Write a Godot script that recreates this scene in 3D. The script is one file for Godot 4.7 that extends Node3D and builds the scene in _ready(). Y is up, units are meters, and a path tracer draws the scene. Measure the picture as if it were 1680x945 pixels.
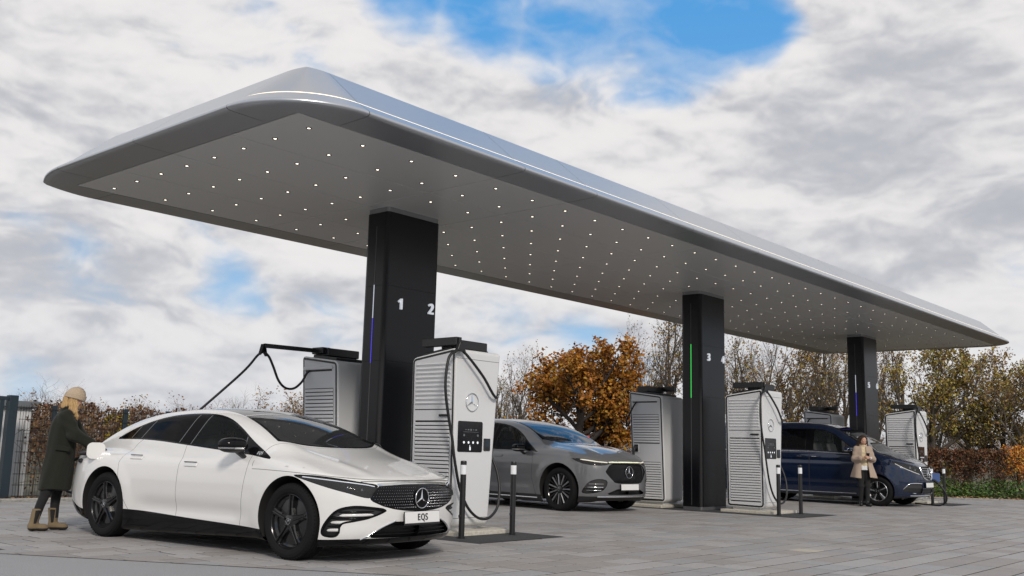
extends Node3D
# An electric-car charging station: canopy on three black columns, six chargers, three cars, two people.
# Axes: +x runs along the canopy away from the camera, -z across it, y up, metres.

const PERIOD := 8.8586          # distance between the columns
var rng := RandomNumberGenerator.new()
var mats := {}
var used := {}


# ---------------------------------------------------------------- mesh collecting
class Msh:
	var v := PackedVector3Array()
	var n := PackedVector3Array()
	var i := PackedInt32Array()
	var c := PackedColorArray()
	var tint := Color.WHITE
	var tinted := false

	func vert(p: Vector3, q: Vector3) -> int:
		v.append(p)
		n.append(q)
		if tinted:
			c.append(tint)
		return v.size() - 1

	func tri(a: int, b: int, d: int) -> void:
		i.append(a)
		i.append(b)
		i.append(d)

	func quad(a: int, b: int, d: int, e: int) -> void:
		tri(a, b, d)
		tri(a, d, e)

	func flat(pts: Array) -> void:   # a flat polygon (convex)
		var q: Vector3 = (pts[1] - pts[0]).cross(pts[2] - pts[0])
		if q.length_squared() < 1e-16 and pts.size() > 3:
			q = (pts[2] - pts[0]).cross(pts[3] - pts[0])
		q = q.normalized()
		var k := v.size()
		for p in pts:
			vert(p, q)
		for j in range(1, pts.size() - 1):
			tri(k, k + j, k + j + 1)

	func flat_to(pts: Array, toward: Vector3) -> void:
		var q: Vector3 = (pts[1] - pts[0]).cross(pts[2] - pts[0])
		if q.dot(toward) < 0.0:
			pts = pts.duplicate()
			pts.reverse()
		flat(pts)

	func join(o: Msh, t := Transform3D()) -> void:
		var k := v.size()
		var b := t.basis.inverse().transposed()
		for p in o.v:
			v.append(t * p)
		for q in o.n:
			n.append((b * q).normalized())
		for j in o.i:
			i.append(k + j)
		if tinted:
			for p in o.v:
				c.append(tint)

	func box(ctr: Vector3, size: Vector3, bev := 0.0, b := Basis()) -> void:
		var h := size * 0.5
		bev = minf(bev, 0.45 * minf(size.x, minf(size.y, size.z)))
		if bev <= 0.0:
			for ax in 3:
				for s in [-1.0, 1.0]:
					var e := Vector3.ZERO; e[ax] = s
					var f := Vector3.ZERO; f[(ax + 1) % 3] = 1.0
					var g := Vector3.ZERO; g[(ax + 2) % 3] = 1.0
					var pts := []
					for w in [[-1, -1], [1, -1], [1, 1], [-1, 1]]:
						pts.append(ctr + b * ((e + f * w[0] + g * w[1]) * h))
					flat_to(pts, b * e)
			return
		var inn := h - Vector3(bev, bev, bev)
		for ax in 3:
			for s in [-1.0, 1.0]:
				var e := Vector3.ZERO; e[ax] = s
				var f := Vector3.ZERO; f[(ax + 1) % 3] = 1.0
				var g := Vector3.ZERO; g[(ax + 2) % 3] = 1.0
				var pts := []
				for w in [[-1, -1], [1, -1], [1, 1], [-1, 1]]:
					pts.append(ctr + b * (e * h + (f * w[0] + g * w[1]) * inn))
				flat_to(pts, b * e)
		for ax in 3:
			var a1 := (ax + 1) % 3
			var a2 := (ax + 2) % 3
			for s1 in [-1.0, 1.0]:
				for s2 in [-1.0, 1.0]:
					var pts := []
					for w in [[-1.0, 0], [1.0, 0], [1.0, 1], [-1.0, 1]]:
						var p := Vector3.ZERO
						p[ax] = w[0] * inn[ax]
						p[a1] = s1 * (h[a1] if w[1] == 0 else inn[a1])
						p[a2] = s2 * (inn[a2] if w[1] == 0 else h[a2])
						pts.append(ctr + b * p)
					var o := Vector3.ZERO; o[a1] = s1; o[a2] = s2
					flat_to(pts, b * o)
		for sx in [-1.0, 1.0]:
			for sy in [-1.0, 1.0]:
				for sz in [-1.0, 1.0]:
					var s := Vector3(sx, sy, sz)
					flat_to([ctr + b * (s * Vector3(h.x, inn.y, inn.z)), ctr + b * (s * Vector3(inn.x, h.y, inn.z)), ctr + b * (s * Vector3(inn.x, inn.y, h.z))], b * s)

	func bar(a: Vector3, e: Vector3, w: float, t: float, up := Vector3.UP, bev := 0.0) -> void:   # box from a to e, w across, t along up
		var z := (e - a)
		var l := z.length()
		z /= l
		var x := up.cross(z).normalized()
		var y := z.cross(x)
		box((a + e) * 0.5, Vector3(w, t, l), bev, Basis(x, y, z))

	func tube(path: Array, rad, sides := 8, capped := true) -> void:
		var k := v.size()
		var nn := path.size()
		var d0: Vector3 = (path[1] - path[0]).normalized()
		var x := d0.cross(Vector3.UP if absf(d0.y) < 0.9 else Vector3.RIGHT).normalized()
		for j in nn:
			var d: Vector3 = (path[mini(j + 1, nn - 1)] - path[maxi(j - 1, 0)]).normalized()
			x = (x - d * x.dot(d)).normalized()
			var y := d.cross(x)
			var r: float = rad[j] if rad is Array else rad
			for s in sides:
				var a := TAU * s / sides
				var q := x * cos(a) + y * sin(a)
				vert(path[j] + q * r, q)
		for j in nn - 1:
			for s in sides:
				var s2 := (s + 1) % sides
				quad(k + j * sides + s, k + j * sides + s2, k + (j + 1) * sides + s2, k + (j + 1) * sides + s)
		if capped:
			for e in 2:
				var j := 0 if e == 0 else nn - 1
				var d: Vector3 = (path[1] - path[0]).normalized() * -1.0 if e == 0 else (path[nn - 1] - path[nn - 2]).normalized()
				var m := vert(path[j], d)
				var f := v.size()
				for s in sides:
					vert(v[k + j * sides + s], d)
				for s in sides:
					tri(m, f + s, f + (s + 1) % sides)

	func lathe(prof: Array, t := Transform3D(), sides := 24, hard := true) -> void:   # prof: Vector2(radius, height) about y
		for j in prof.size() - 1:
			var a: Vector2 = prof[j]
			var b: Vector2 = prof[j + 1]
			var dd := b - a
			var q2 := Vector2(dd.y, -dd.x).normalized()
			var k := v.size()
			for s in sides:
				var an := TAU * s / sides
				var q := t.basis * Vector3(cos(an) * q2.x, q2.y, sin(an) * q2.x)
				vert(t * Vector3(cos(an) * a.x, a.y, sin(an) * a.x), q)
				vert(t * Vector3(cos(an) * b.x, b.y, sin(an) * b.x), q)
			for s in sides:
				var s2 := (s + 1) % sides
				quad(k + s * 2, k + s2 * 2, k + s2 * 2 + 1, k + s * 2 + 1)

	func ring_strip(a: Array, b: Array, na: Array, nb: Array, closed := true) -> void:
		var k := v.size()
		var m := a.size()
		for j in m:
			vert(a[j], na[j])
			vert(b[j], nb[j])
		for j in (m if closed else m - 1):
			var j2 := (j + 1) % m
			quad(k + j * 2, k + j2 * 2, k + j2 * 2 + 1, k + j * 2 + 1)

	func prism(poly: PackedVector2Array, depth: float, t: Transform3D, bev := 0.0) -> void:   # polygon in local xy, from z=0 to z=depth, front bevelled
		var ccw := not Geometry2D.is_polygon_clockwise(poly)
		var top := poly
		var base := poly
		if bev > 0.0:
			var r := Geometry2D.offset_polygon(poly, -bev, Geometry2D.JOIN_MITER)
			if r.size() == 1 and r[0].size() == poly.size():
				top = r[0]
				var best := 0
				var bd := 1e9
				for s in poly.size():
					var dd := 0.0
					for j in poly.size():
						dd += (top[(j + s) % poly.size()] - poly[j]).length()
					if dd < bd:
						bd = dd
						best = s
				var al := PackedVector2Array()
				for j in poly.size():
					al.append(top[(j + best) % poly.size()])
				top = al
			else:
				bev = 0.0
		var tr := Geometry2D.triangulate_polygon(top)
		var q := (t.basis * Vector3(0, 0, 1)).normalized()
		var k := v.size()
		for p in top:
			vert(t * Vector3(p.x, p.y, depth), q)
		for j in range(0, tr.size(), 3):
			tri(k + tr[j], k + tr[j + 1], k + tr[j + 2])
		for j in poly.size():
			var j2 := (j + 1) % poly.size()
			var e := poly[j2] - poly[j]
			var o2 := Vector2(e.y, -e.x) * (1.0 if ccw else -1.0)
			var o := t.basis * Vector3(o2.x, o2.y, 0)
			flat_to([t * Vector3(poly[j].x, poly[j].y, 0), t * Vector3(poly[j2].x, poly[j2].y, 0), t * Vector3(poly[j2].x, poly[j2].y, depth - bev), t * Vector3(poly[j].x, poly[j].y, depth - bev)], o)
			if bev > 0.0:
				flat_to([t * Vector3(poly[j].x, poly[j].y, depth - bev), t * Vector3(poly[j2].x, poly[j2].y, depth - bev), t * Vector3(top[j2].x, top[j2].y, depth), t * Vector3(top[j].x, top[j].y, depth)], o + q * o.length())

	func mesh() -> ArrayMesh:
		for k in range(0, i.size(), 3):
			var a := i[k]
			var b := i[k + 1]
			var d := i[k + 2]
			if (v[b] - v[a]).cross(v[d] - v[a]).dot(n[a] + n[b] + n[d]) > 0.0:
				i[k + 1] = d
				i[k + 2] = b
		var arr := []
		arr.resize(Mesh.ARRAY_MAX)
		arr[Mesh.ARRAY_VERTEX] = v
		arr[Mesh.ARRAY_NORMAL] = n
		arr[Mesh.ARRAY_INDEX] = i
		if tinted:
			arr[Mesh.ARRAY_COLOR] = c
		var m := ArrayMesh.new()
		m.add_surface_from_arrays(Mesh.PRIMITIVE_TRIANGLES, arr)
		return m

	func flipped_z() -> Msh:
		var o := Msh.new()
		for p in v:
			o.v.append(Vector3(p.x, p.y, -p.z))
		for q in n:
			o.n.append(Vector3(q.x, q.y, -q.z))
		o.i = i.duplicate()
		return o

	func area_hint() -> int:
		return i.size() / 3


# keeps triangles of m where f <= 0 in the first result and the others in the second, cut exactly along f = 0
func clip(m: Msh, f: Callable) -> Array:
	var val := PackedFloat32Array()
	val.resize(m.v.size())
	var any_in := false
	for k in m.v.size():
		val[k] = f.call(m.v[k])
		if val[k] <= 0.0:
			any_in = true
	if not any_in:
		return [Msh.new(), m]
	var out := [Msh.new(), Msh.new()]
	var maps := [{}, {}]
	var cuts := {}
	for k in range(0, m.i.size(), 3):
		var t := [m.i[k], m.i[k + 1], m.i[k + 2]]
		for side in 2:
			var poly := []
			for e in 3:
				var a: int = t[e]
				var b: int = t[(e + 1) % 3]
				var ia := (val[a] <= 0.0) == (side == 0)
				var ib := (val[b] <= 0.0) == (side == 0)
				if ia:
					poly.append(a)
				if ia != ib:
					poly.append(Vector2i(mini(a, b), maxi(a, b)))
			if poly.size() < 3:
				continue
			var o: Msh = out[side]
			var mp: Dictionary = maps[side]
			var idx := []
			for q in poly:
				if mp.has(q):
					idx.append(mp[q])
					continue
				var r: int
				if q is int:
					r = o.vert(m.v[q], m.n[q])
				else:
					if not cuts.has(q):
						var s := val[q.x] / (val[q.x] - val[q.y])
						cuts[q] = [m.v[q.x].lerp(m.v[q.y], s), m.n[q.x].lerp(m.n[q.y], s).normalized()]
					r = o.vert(cuts[q][0], cuts[q][1])
				mp[q] = r
				idx.append(r)
			for j in range(1, idx.size() - 1):
				o.tri(idx[0], idx[j], idx[j + 1])
	return out


func shifted(m: Msh, by: float) -> Msh:   # every vertex moved along its normal
	var o := Msh.new()
	for k in m.v.size():
		o.vert(m.v[k] + m.n[k] * by, m.n[k])
	o.i = m.i.duplicate()
	return o


func rim_of(m: Msh, by: float) -> Msh:   # the wall from the open edges of m to the same edges moved along the normals
	var count := {}
	var key := func(p: Vector3) -> Vector3i: return Vector3i((p * 20000.0).round())
	for k in range(0, m.i.size(), 3):
		for e in 3:
			var a := key.call(m.v[m.i[k + e]]) as Vector3i
			var b := key.call(m.v[m.i[k + (e + 1) % 3]]) as Vector3i
			if a == b:
				continue
			var kk := [a, b] if a < b else [b, a]
			if count.has(kk):
				count[kk] = null
			else:
				count[kk] = [m.i[k + e], m.i[k + (e + 1) % 3], m.i[k + (e + 2) % 3]]
	var o := Msh.new()
	for kk in count:
		var s = count[kk]
		if s == null:
			continue
		var a: Vector3 = m.v[s[0]]
		var b: Vector3 = m.v[s[1]]
		var away := (a + b) * 0.5 - m.v[s[2]]
		o.flat_to([a, b, b + m.n[s[1]] * by, a + m.n[s[0]] * by], away)
	return o


# surface nets of f (negative inside) in the box lo..hi, vertices pulled onto the surface, normals from the gradient of f
func snet(f: Callable, lo: Vector3, hi: Vector3, cell: float, block := 6, steps := 2, eps := 0.002, reach := 1.5) -> Msh:
	var d := Vector3i(((hi - lo) / cell).ceil()) + Vector3i(1, 1, 1)
	var g := PackedFloat32Array()
	g.resize(d.x * d.y * d.z)
	g.fill(9.0)
	var done := PackedByteArray()
	done.resize(g.size())
	var live := []
	var rad := cell * block * 0.87 * reach + cell * 2.0
	for bx in range(0, d.x - 1, block):
		for by in range(0, d.y - 1, block):
			for bz in range(0, d.z - 1, block):
				var ctr := lo + (Vector3(bx, by, bz) + Vector3.ONE * block * 0.5) * cell
				if absf(f.call(ctr)) > rad:
					continue
				live.append(Vector3i(bx, by, bz))
				for x in range(bx, mini(bx + block + 1, d.x)):
					for y in range(by, mini(by + block + 1, d.y)):
						var row := (x * d.y + y) * d.z
						for z in range(bz, mini(bz + block + 1, d.z)):
							if done[row + z] == 0:
								done[row + z] = 1
								g[row + z] = f.call(lo + Vector3(x, y, z) * cell)
	var m := Msh.new()
	var at := {}
	var sx := d.y * d.z
	var sy := d.z
	var off := [0, sx, sy, sx + sy, 1, sx + 1, sy + 1, sx + sy + 1]
	var edges := [[0, 1], [2, 3], [4, 5], [6, 7], [0, 2], [1, 3], [4, 6], [5, 7], [0, 4], [1, 5], [2, 6], [3, 7]]
	for b in live:
		for x in range(b.x, mini(b.x + block, d.x - 1)):
			for y in range(b.y, mini(b.y + block, d.y - 1)):
				for z in range(b.z, mini(b.z + block, d.z - 1)):
					var k := x * sx + y * sy + z
					var first := g[k] < 0.0
					var mixed := false
					for j in range(1, 8):
						if (g[k + off[j]] < 0.0) != first:
							mixed = true
							break
					if not mixed:
						continue
					var sum := Vector3.ZERO
					var cnt := 0
					for e in edges:
						var a: float = g[k + off[e[0]]]
						var c: float = g[k + off[e[1]]]
						if (a < 0.0) != (c < 0.0):
							var s := a / (a - c)
							var p0 := Vector3(e[0] & 1, (e[0] >> 1) & 1, e[0] >> 2)
							var p1 := Vector3(e[1] & 1, (e[1] >> 1) & 1, e[1] >> 2)
							sum += p0.lerp(p1, s)
							cnt += 1
					var p := lo + (Vector3(x, y, z) + sum / cnt) * cell
					var q := Vector3.UP
					for st in steps + 1:
						var f0: float = f.call(p)
						var gr := Vector3(f.call(p + Vector3(eps, 0, 0)) - f0, f.call(p + Vector3(0, eps, 0)) - f0, f.call(p + Vector3(0, 0, eps)) - f0) / eps
						var l2 := gr.length_squared()
						if l2 < 1e-8:
							break
						q = gr / sqrt(l2)
						if st < steps:
							var mv := gr * (-f0 / l2)
							p += mv.limit_length(cell * 0.6)
					at[k] = m.vert(p, q)
	for b in live:
		for x in range(b.x, mini(b.x + block, d.x - 1)):
			for y in range(b.y, mini(b.y + block, d.y - 1)):
				for z in range(b.z, mini(b.z + block, d.z - 1)):
					var k := x * sx + y * sy + z
					if not at.has(k):
						continue
					var s0 := g[k] < 0.0
					if y > 0 and z > 0 and (g[k + sx] < 0.0) != s0:
						_net_quad(m, at, k, k - sy, k - sy - 1, k - 1)
					if x > 0 and z > 0 and (g[k + sy] < 0.0) != s0:
						_net_quad(m, at, k, k - sx, k - sx - 1, k - 1)
					if x > 0 and y > 0 and (g[k + 1] < 0.0) != s0:
						_net_quad(m, at, k, k - sx, k - sx - sy, k - sy)
	return m


func _net_quad(m: Msh, at: Dictionary, a: int, b: int, c: int, e: int) -> void:
	if at.has(a) and at.has(b) and at.has(c) and at.has(e):
		m.quad(at[a], at[b], at[c], at[e])


static func smin(a: float, b: float, k: float) -> float:
	var h := maxf(k - absf(a - b), 0.0) / k
	return minf(a, b) - h * h * k * 0.25


static func smax(a: float, b: float, k: float) -> float:
	var h := maxf(k - absf(a - b), 0.0) / k
	return maxf(a, b) + h * h * k * 0.25


func table(pts: Array, lo: float, hi: float, n := 400) -> PackedFloat32Array:   # a smooth (monotone-ish Hermite) curve through Vector2 points, sampled
	var t := PackedFloat32Array()
	var m := pts.size()
	var sl := []
	for j in m - 1:
		sl.append((pts[j + 1].y - pts[j].y) / (pts[j + 1].x - pts[j].x))
	var tg := []
	for j in m:
		if j == 0:
			tg.append(sl[0])
		elif j == m - 1:
			tg.append(sl[m - 2])
		else:
			var w: float = (pts[j].x - pts[j - 1].x) / (pts[j + 1].x - pts[j - 1].x)
			tg.append(lerpf(sl[j - 1], sl[j], w))
	var j := 0
	for k in n + 1:
		var x := lo + (hi - lo) * k / n
		while j < m - 2 and x > pts[j + 1].x:
			j += 1
		if x <= pts[0].x:
			t.append(pts[0].y + (x - pts[0].x) * tg[0])
		elif x >= pts[m - 1].x:
			t.append(pts[m - 1].y + (x - pts[m - 1].x) * tg[m - 1])
		else:
			var h: float = pts[j + 1].x - pts[j].x
			var s: float = (x - pts[j].x) / h
			var s2 := s * s
			var s3 := s2 * s
			t.append((2 * s3 - 3 * s2 + 1) * pts[j].y + (s3 - 2 * s2 + s) * h * tg[j] + (-2 * s3 + 3 * s2) * pts[j + 1].y + (s3 - s2) * h * tg[j + 1])
	return t


static func look(t: PackedFloat32Array, lo: float, inv: float, x: float) -> float:   # inv = n / (hi - lo)
	var s := clampf((x - lo) * inv, 0.0, t.size() - 1.001)
	var k := int(s)
	return lerpf(t[k], t[k + 1], s - k)


func spline(pts: Array, per := 8, closed := false) -> Array:   # Catmull-Rom through points (Vector2 or Vector3)
	var o := []
	var m := pts.size()
	for j in (m if closed else m - 1):
		var a = pts[(j - 1 + m) % m] if closed or j > 0 else pts[0]
		var b = pts[j]
		var c = pts[(j + 1) % m]
		var d = pts[(j + 2) % m] if closed or j < m - 2 else pts[m - 1]
		for k in per:
			var s := float(k) / per
			o.append(0.5 * (2.0 * b + (c - a) * s + (2.0 * a - 5.0 * b + 4.0 * c - d) * s * s + (3.0 * b - a - 3.0 * c + d) * s * s * s))
	if not closed:
		o.append(pts[m - 1])
	return o


static func poly_sd(p: Vector2, poly: PackedVector2Array) -> float:   # signed distance to a polygon
	var d := (p - poly[0]).length_squared()
	var s := 1.0
	var j := poly.size() - 1
	for i in poly.size():
		var e := poly[j] - poly[i]
		var w := p - poly[i]
		var b := w - e * clampf(w.dot(e) / maxf(e.length_squared(), 1e-12), 0.0, 1.0)
		d = minf(d, b.length_squared())
		var c0 := p.y >= poly[i].y
		var c1 := p.y < poly[j].y
		var c2 := e.x * w.y > e.y * w.x
		if (c0 and c1 and c2) or (not c0 and not c1 and not c2):
			s = -s
		j = i
	return s * sqrt(d)


static func seg_d(p: Vector2, a: Vector2, b: Vector2) -> float:
	var e := b - a
	return (p - a - e * clampf((p - a).dot(e) / e.length_squared(), 0.0, 1.0)).length()


func path_d(p: Vector2, pts: Array) -> float:
	var d := 1e9
	for k in pts.size() - 1:
		d = minf(d, seg_d(p, pts[k], pts[k + 1]))
	return d


# ---------------------------------------------------------------- objects
func numbered(called: String) -> String:
	if not used.has(called):
		used[called] = 0
		return called
	used[called] += 1
	return "%s_%03d" % [called, used[called]]


func obj(called: String, m, mat: Material, parent: Node = self, at := Vector3.ZERO) -> MeshInstance3D:
	if m is Msh and m.i.size() == 0:
		print("empty ", called)
	var o := MeshInstance3D.new()
	o.name = numbered(called) if parent == self else called
	o.mesh = m.mesh() if m is Msh else m
	o.material_override = mat
	o.position = at
	parent.add_child(o, true)
	return o


func thing(called: String, label: String, category: String, at := Vector3.ZERO, turn := 0.0, group := "") -> Node3D:
	var o := Node3D.new()
	o.name = numbered(called)
	add_child(o, true)
	o.position = at
	o.rotation.y = turn
	return tag(o, label, category, group)


func tag(o: Node3D, label: String, category := "", group := "") -> Node3D:
	o.set_meta("label", label)
	if category:
		o.set_meta("category", category)
	if group:
		o.set_meta("group", group)
	return o


func structure(o: Node3D, label := "") -> Node3D:
	o.set_meta("kind", "structure")
	if label:
		o.set_meta("label", label)
	return o


func copy_of(o: Node3D, label: String, at: Vector3, turn := 0.0, scl := 1.0) -> Node3D:
	var c: Node3D = o.duplicate()
	c.name = numbered(o.name.rstrip("0123456789").rstrip("_"))
	add_child(c, true)
	c.position = at
	c.rotation.y = turn
	c.scale = Vector3.ONE * scl
	c.set_meta("label", label)
	return c


func copies(called: String, m, mat: Material, where: Array, colors: Array, parent: Node) -> MultiMeshInstance3D:
	var mm := MultiMesh.new()
	mm.transform_format = MultiMesh.TRANSFORM_3D
	mm.use_colors = not colors.is_empty()
	mm.mesh = m.mesh() if m is Msh else m
	mm.instance_count = where.size()
	for k in where.size():
		mm.set_instance_transform(k, where[k])
		if colors:
			mm.set_instance_color(k, colors[k])
	var o := MultiMeshInstance3D.new()
	o.name = numbered(called) if parent == self else called
	o.multimesh = mm
	o.material_override = mat
	o.set_meta("kind", "stuff")
	parent.add_child(o, true)
	return o


# ---------------------------------------------------------------- materials
func lin(r: float, g: float, b: float) -> Color:
	return Color(r, g, b).linear_to_srgb()


func mat(called: String, col: Color, rough := 0.6, metal := 0.0, opts := {}) -> StandardMaterial3D:   # col is linear
	if mats.has(called):
		return mats[called]
	var m := StandardMaterial3D.new()
	m.resource_name = called
	m.albedo_color = Color(col.r, col.g, col.b).linear_to_srgb()
	m.roughness = rough
	m.metallic = metal
	for k in opts:
		m.set(k, opts[k])
	mats[called] = m
	return m


func noise_tex(called: String, freq: float, lo: Color, hi: Color, size := 512, octaves := 4, normal := false, bump := 4.0) -> NoiseTexture2D:
	if mats.has(called):
		return mats[called]
	var nz := FastNoiseLite.new()
	nz.seed = called.hash() % 1000
	nz.frequency = freq
	nz.fractal_octaves = octaves
	var t := NoiseTexture2D.new()
	t.width = size
	t.height = size
	t.seamless = true
	t.noise = nz
	if normal:
		t.as_normal_map = true
		t.bump_strength = bump
	else:
		var g := Gradient.new()
		g.set_color(0, lo.linear_to_srgb())
		g.set_color(1, hi.linear_to_srgb())
		t.color_ramp = g
	mats[called] = t
	return t


func grain(m: StandardMaterial3D, tex: Texture2D, scl: float, normal: Texture2D = null, ns := 0.5) -> StandardMaterial3D:   # world-triplanar colour grain
	m.albedo_texture = tex
	m.uv1_triplanar = true
	m.uv1_world_triplanar = true
	m.uv1_scale = Vector3.ONE * scl
	if normal:
		m.normal_enabled = true
		m.normal_texture = normal
		m.normal_scale = ns
	return m


func words(s: String, h: float, depth: float, bold := true, font := "Droid Sans") -> TextMesh:
	var t := TextMesh.new()
	var f := SystemFont.new()
	f.font_names = PackedStringArray([font])
	if bold:
		f.font_weight = 700
	t.font = f
	t.text = s
	t.font_size = 64
	t.pixel_size = h / 46.0      # h is about the height of a capital
	t.depth = depth
	t.curve_step = 1.0
	return t


# ---------------------------------------------------------------- the scene
var eye := Vector3(0, 1.112, 0)
var cam_basis := Basis()
const FOV := 32.603


func _ready() -> void:
	rng.seed = 7
	camera_and_light()
	ground()
	pavement()
	canopy()
	for k in 3:
		column(k)
	chargers()
	bollards()
	sedan()
	suv()
	van()
	woman_at_sedan()
	woman_at_van()
	left_boundary()
	right_boundary()
	trees()


func camera_and_light() -> void:
	var yaw := 0.715846
	var pitch := 0.163581
	var roll := 0.025385
	var fw := Vector3(cos(yaw), 0, -sin(yaw))
	var rt := Vector3(sin(yaw), 0, cos(yaw))
	var f := fw * cos(pitch) + Vector3.UP * sin(pitch)
	var u := Vector3.UP * cos(pitch) - fw * sin(pitch)
	var r2 := rt * cos(roll) + u * sin(roll)
	var u2 := u * cos(roll) - rt * sin(roll)
	cam_basis = Basis(r2, u2, -f)
	var cam := Camera3D.new()
	cam.name = "camera"
	cam.fov = FOV
	cam.near = 0.1
	cam.far = 900.0
	cam.transform = Transform3D(cam_basis, eye)
	add_child(cam)
	cam.current = true

	var env := Environment.new()
	env.background_mode = Environment.BG_SKY
	env.sky = Sky.new()
	var sm := PanoramaSkyMaterial.new()
	sm.panorama = ImageTexture.create_from_image(sky_image(4096))
	sm.energy_multiplier = 1.0
	env.sky.sky_material = sm
	env.background_energy_multiplier = 1.0
	env.tonemap_mode = Environment.TONE_MAPPER_LINEAR
	env.tonemap_exposure = 1.0
	env.sdfgi_enabled = true
	env.ssao_enabled = true
	env.ssil_enabled = true
	var we := WorldEnvironment.new()
	we.name = "environment"
	we.environment = env
	add_child(we)

	var sun := DirectionalLight3D.new()
	sun.name = "sun"
	sun.light_color = Color(1.0, 0.965, 0.92)
	sun.light_energy = 0.70
	sun.light_angular_distance = 10.0
	sun.shadow_enabled = true
	add_child(sun)
	var toward := Vector3(-0.48, 0.54, 0.69).normalized()     # towards the veiled sun: left of and behind the camera
	sun.look_at_from_position(toward * 50.0, Vector3.ZERO)


func view_dir(px: float, py: float) -> Vector3:   # the direction seen at a point of the 1680 x 945 photograph; used to lay out the clouds
	var k := tan(deg_to_rad(FOV * 0.5)) / 472.5
	return (cam_basis * Vector3((px - 840.0) * k, (472.5 - py) * k, -1.0)).normalized()


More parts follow.
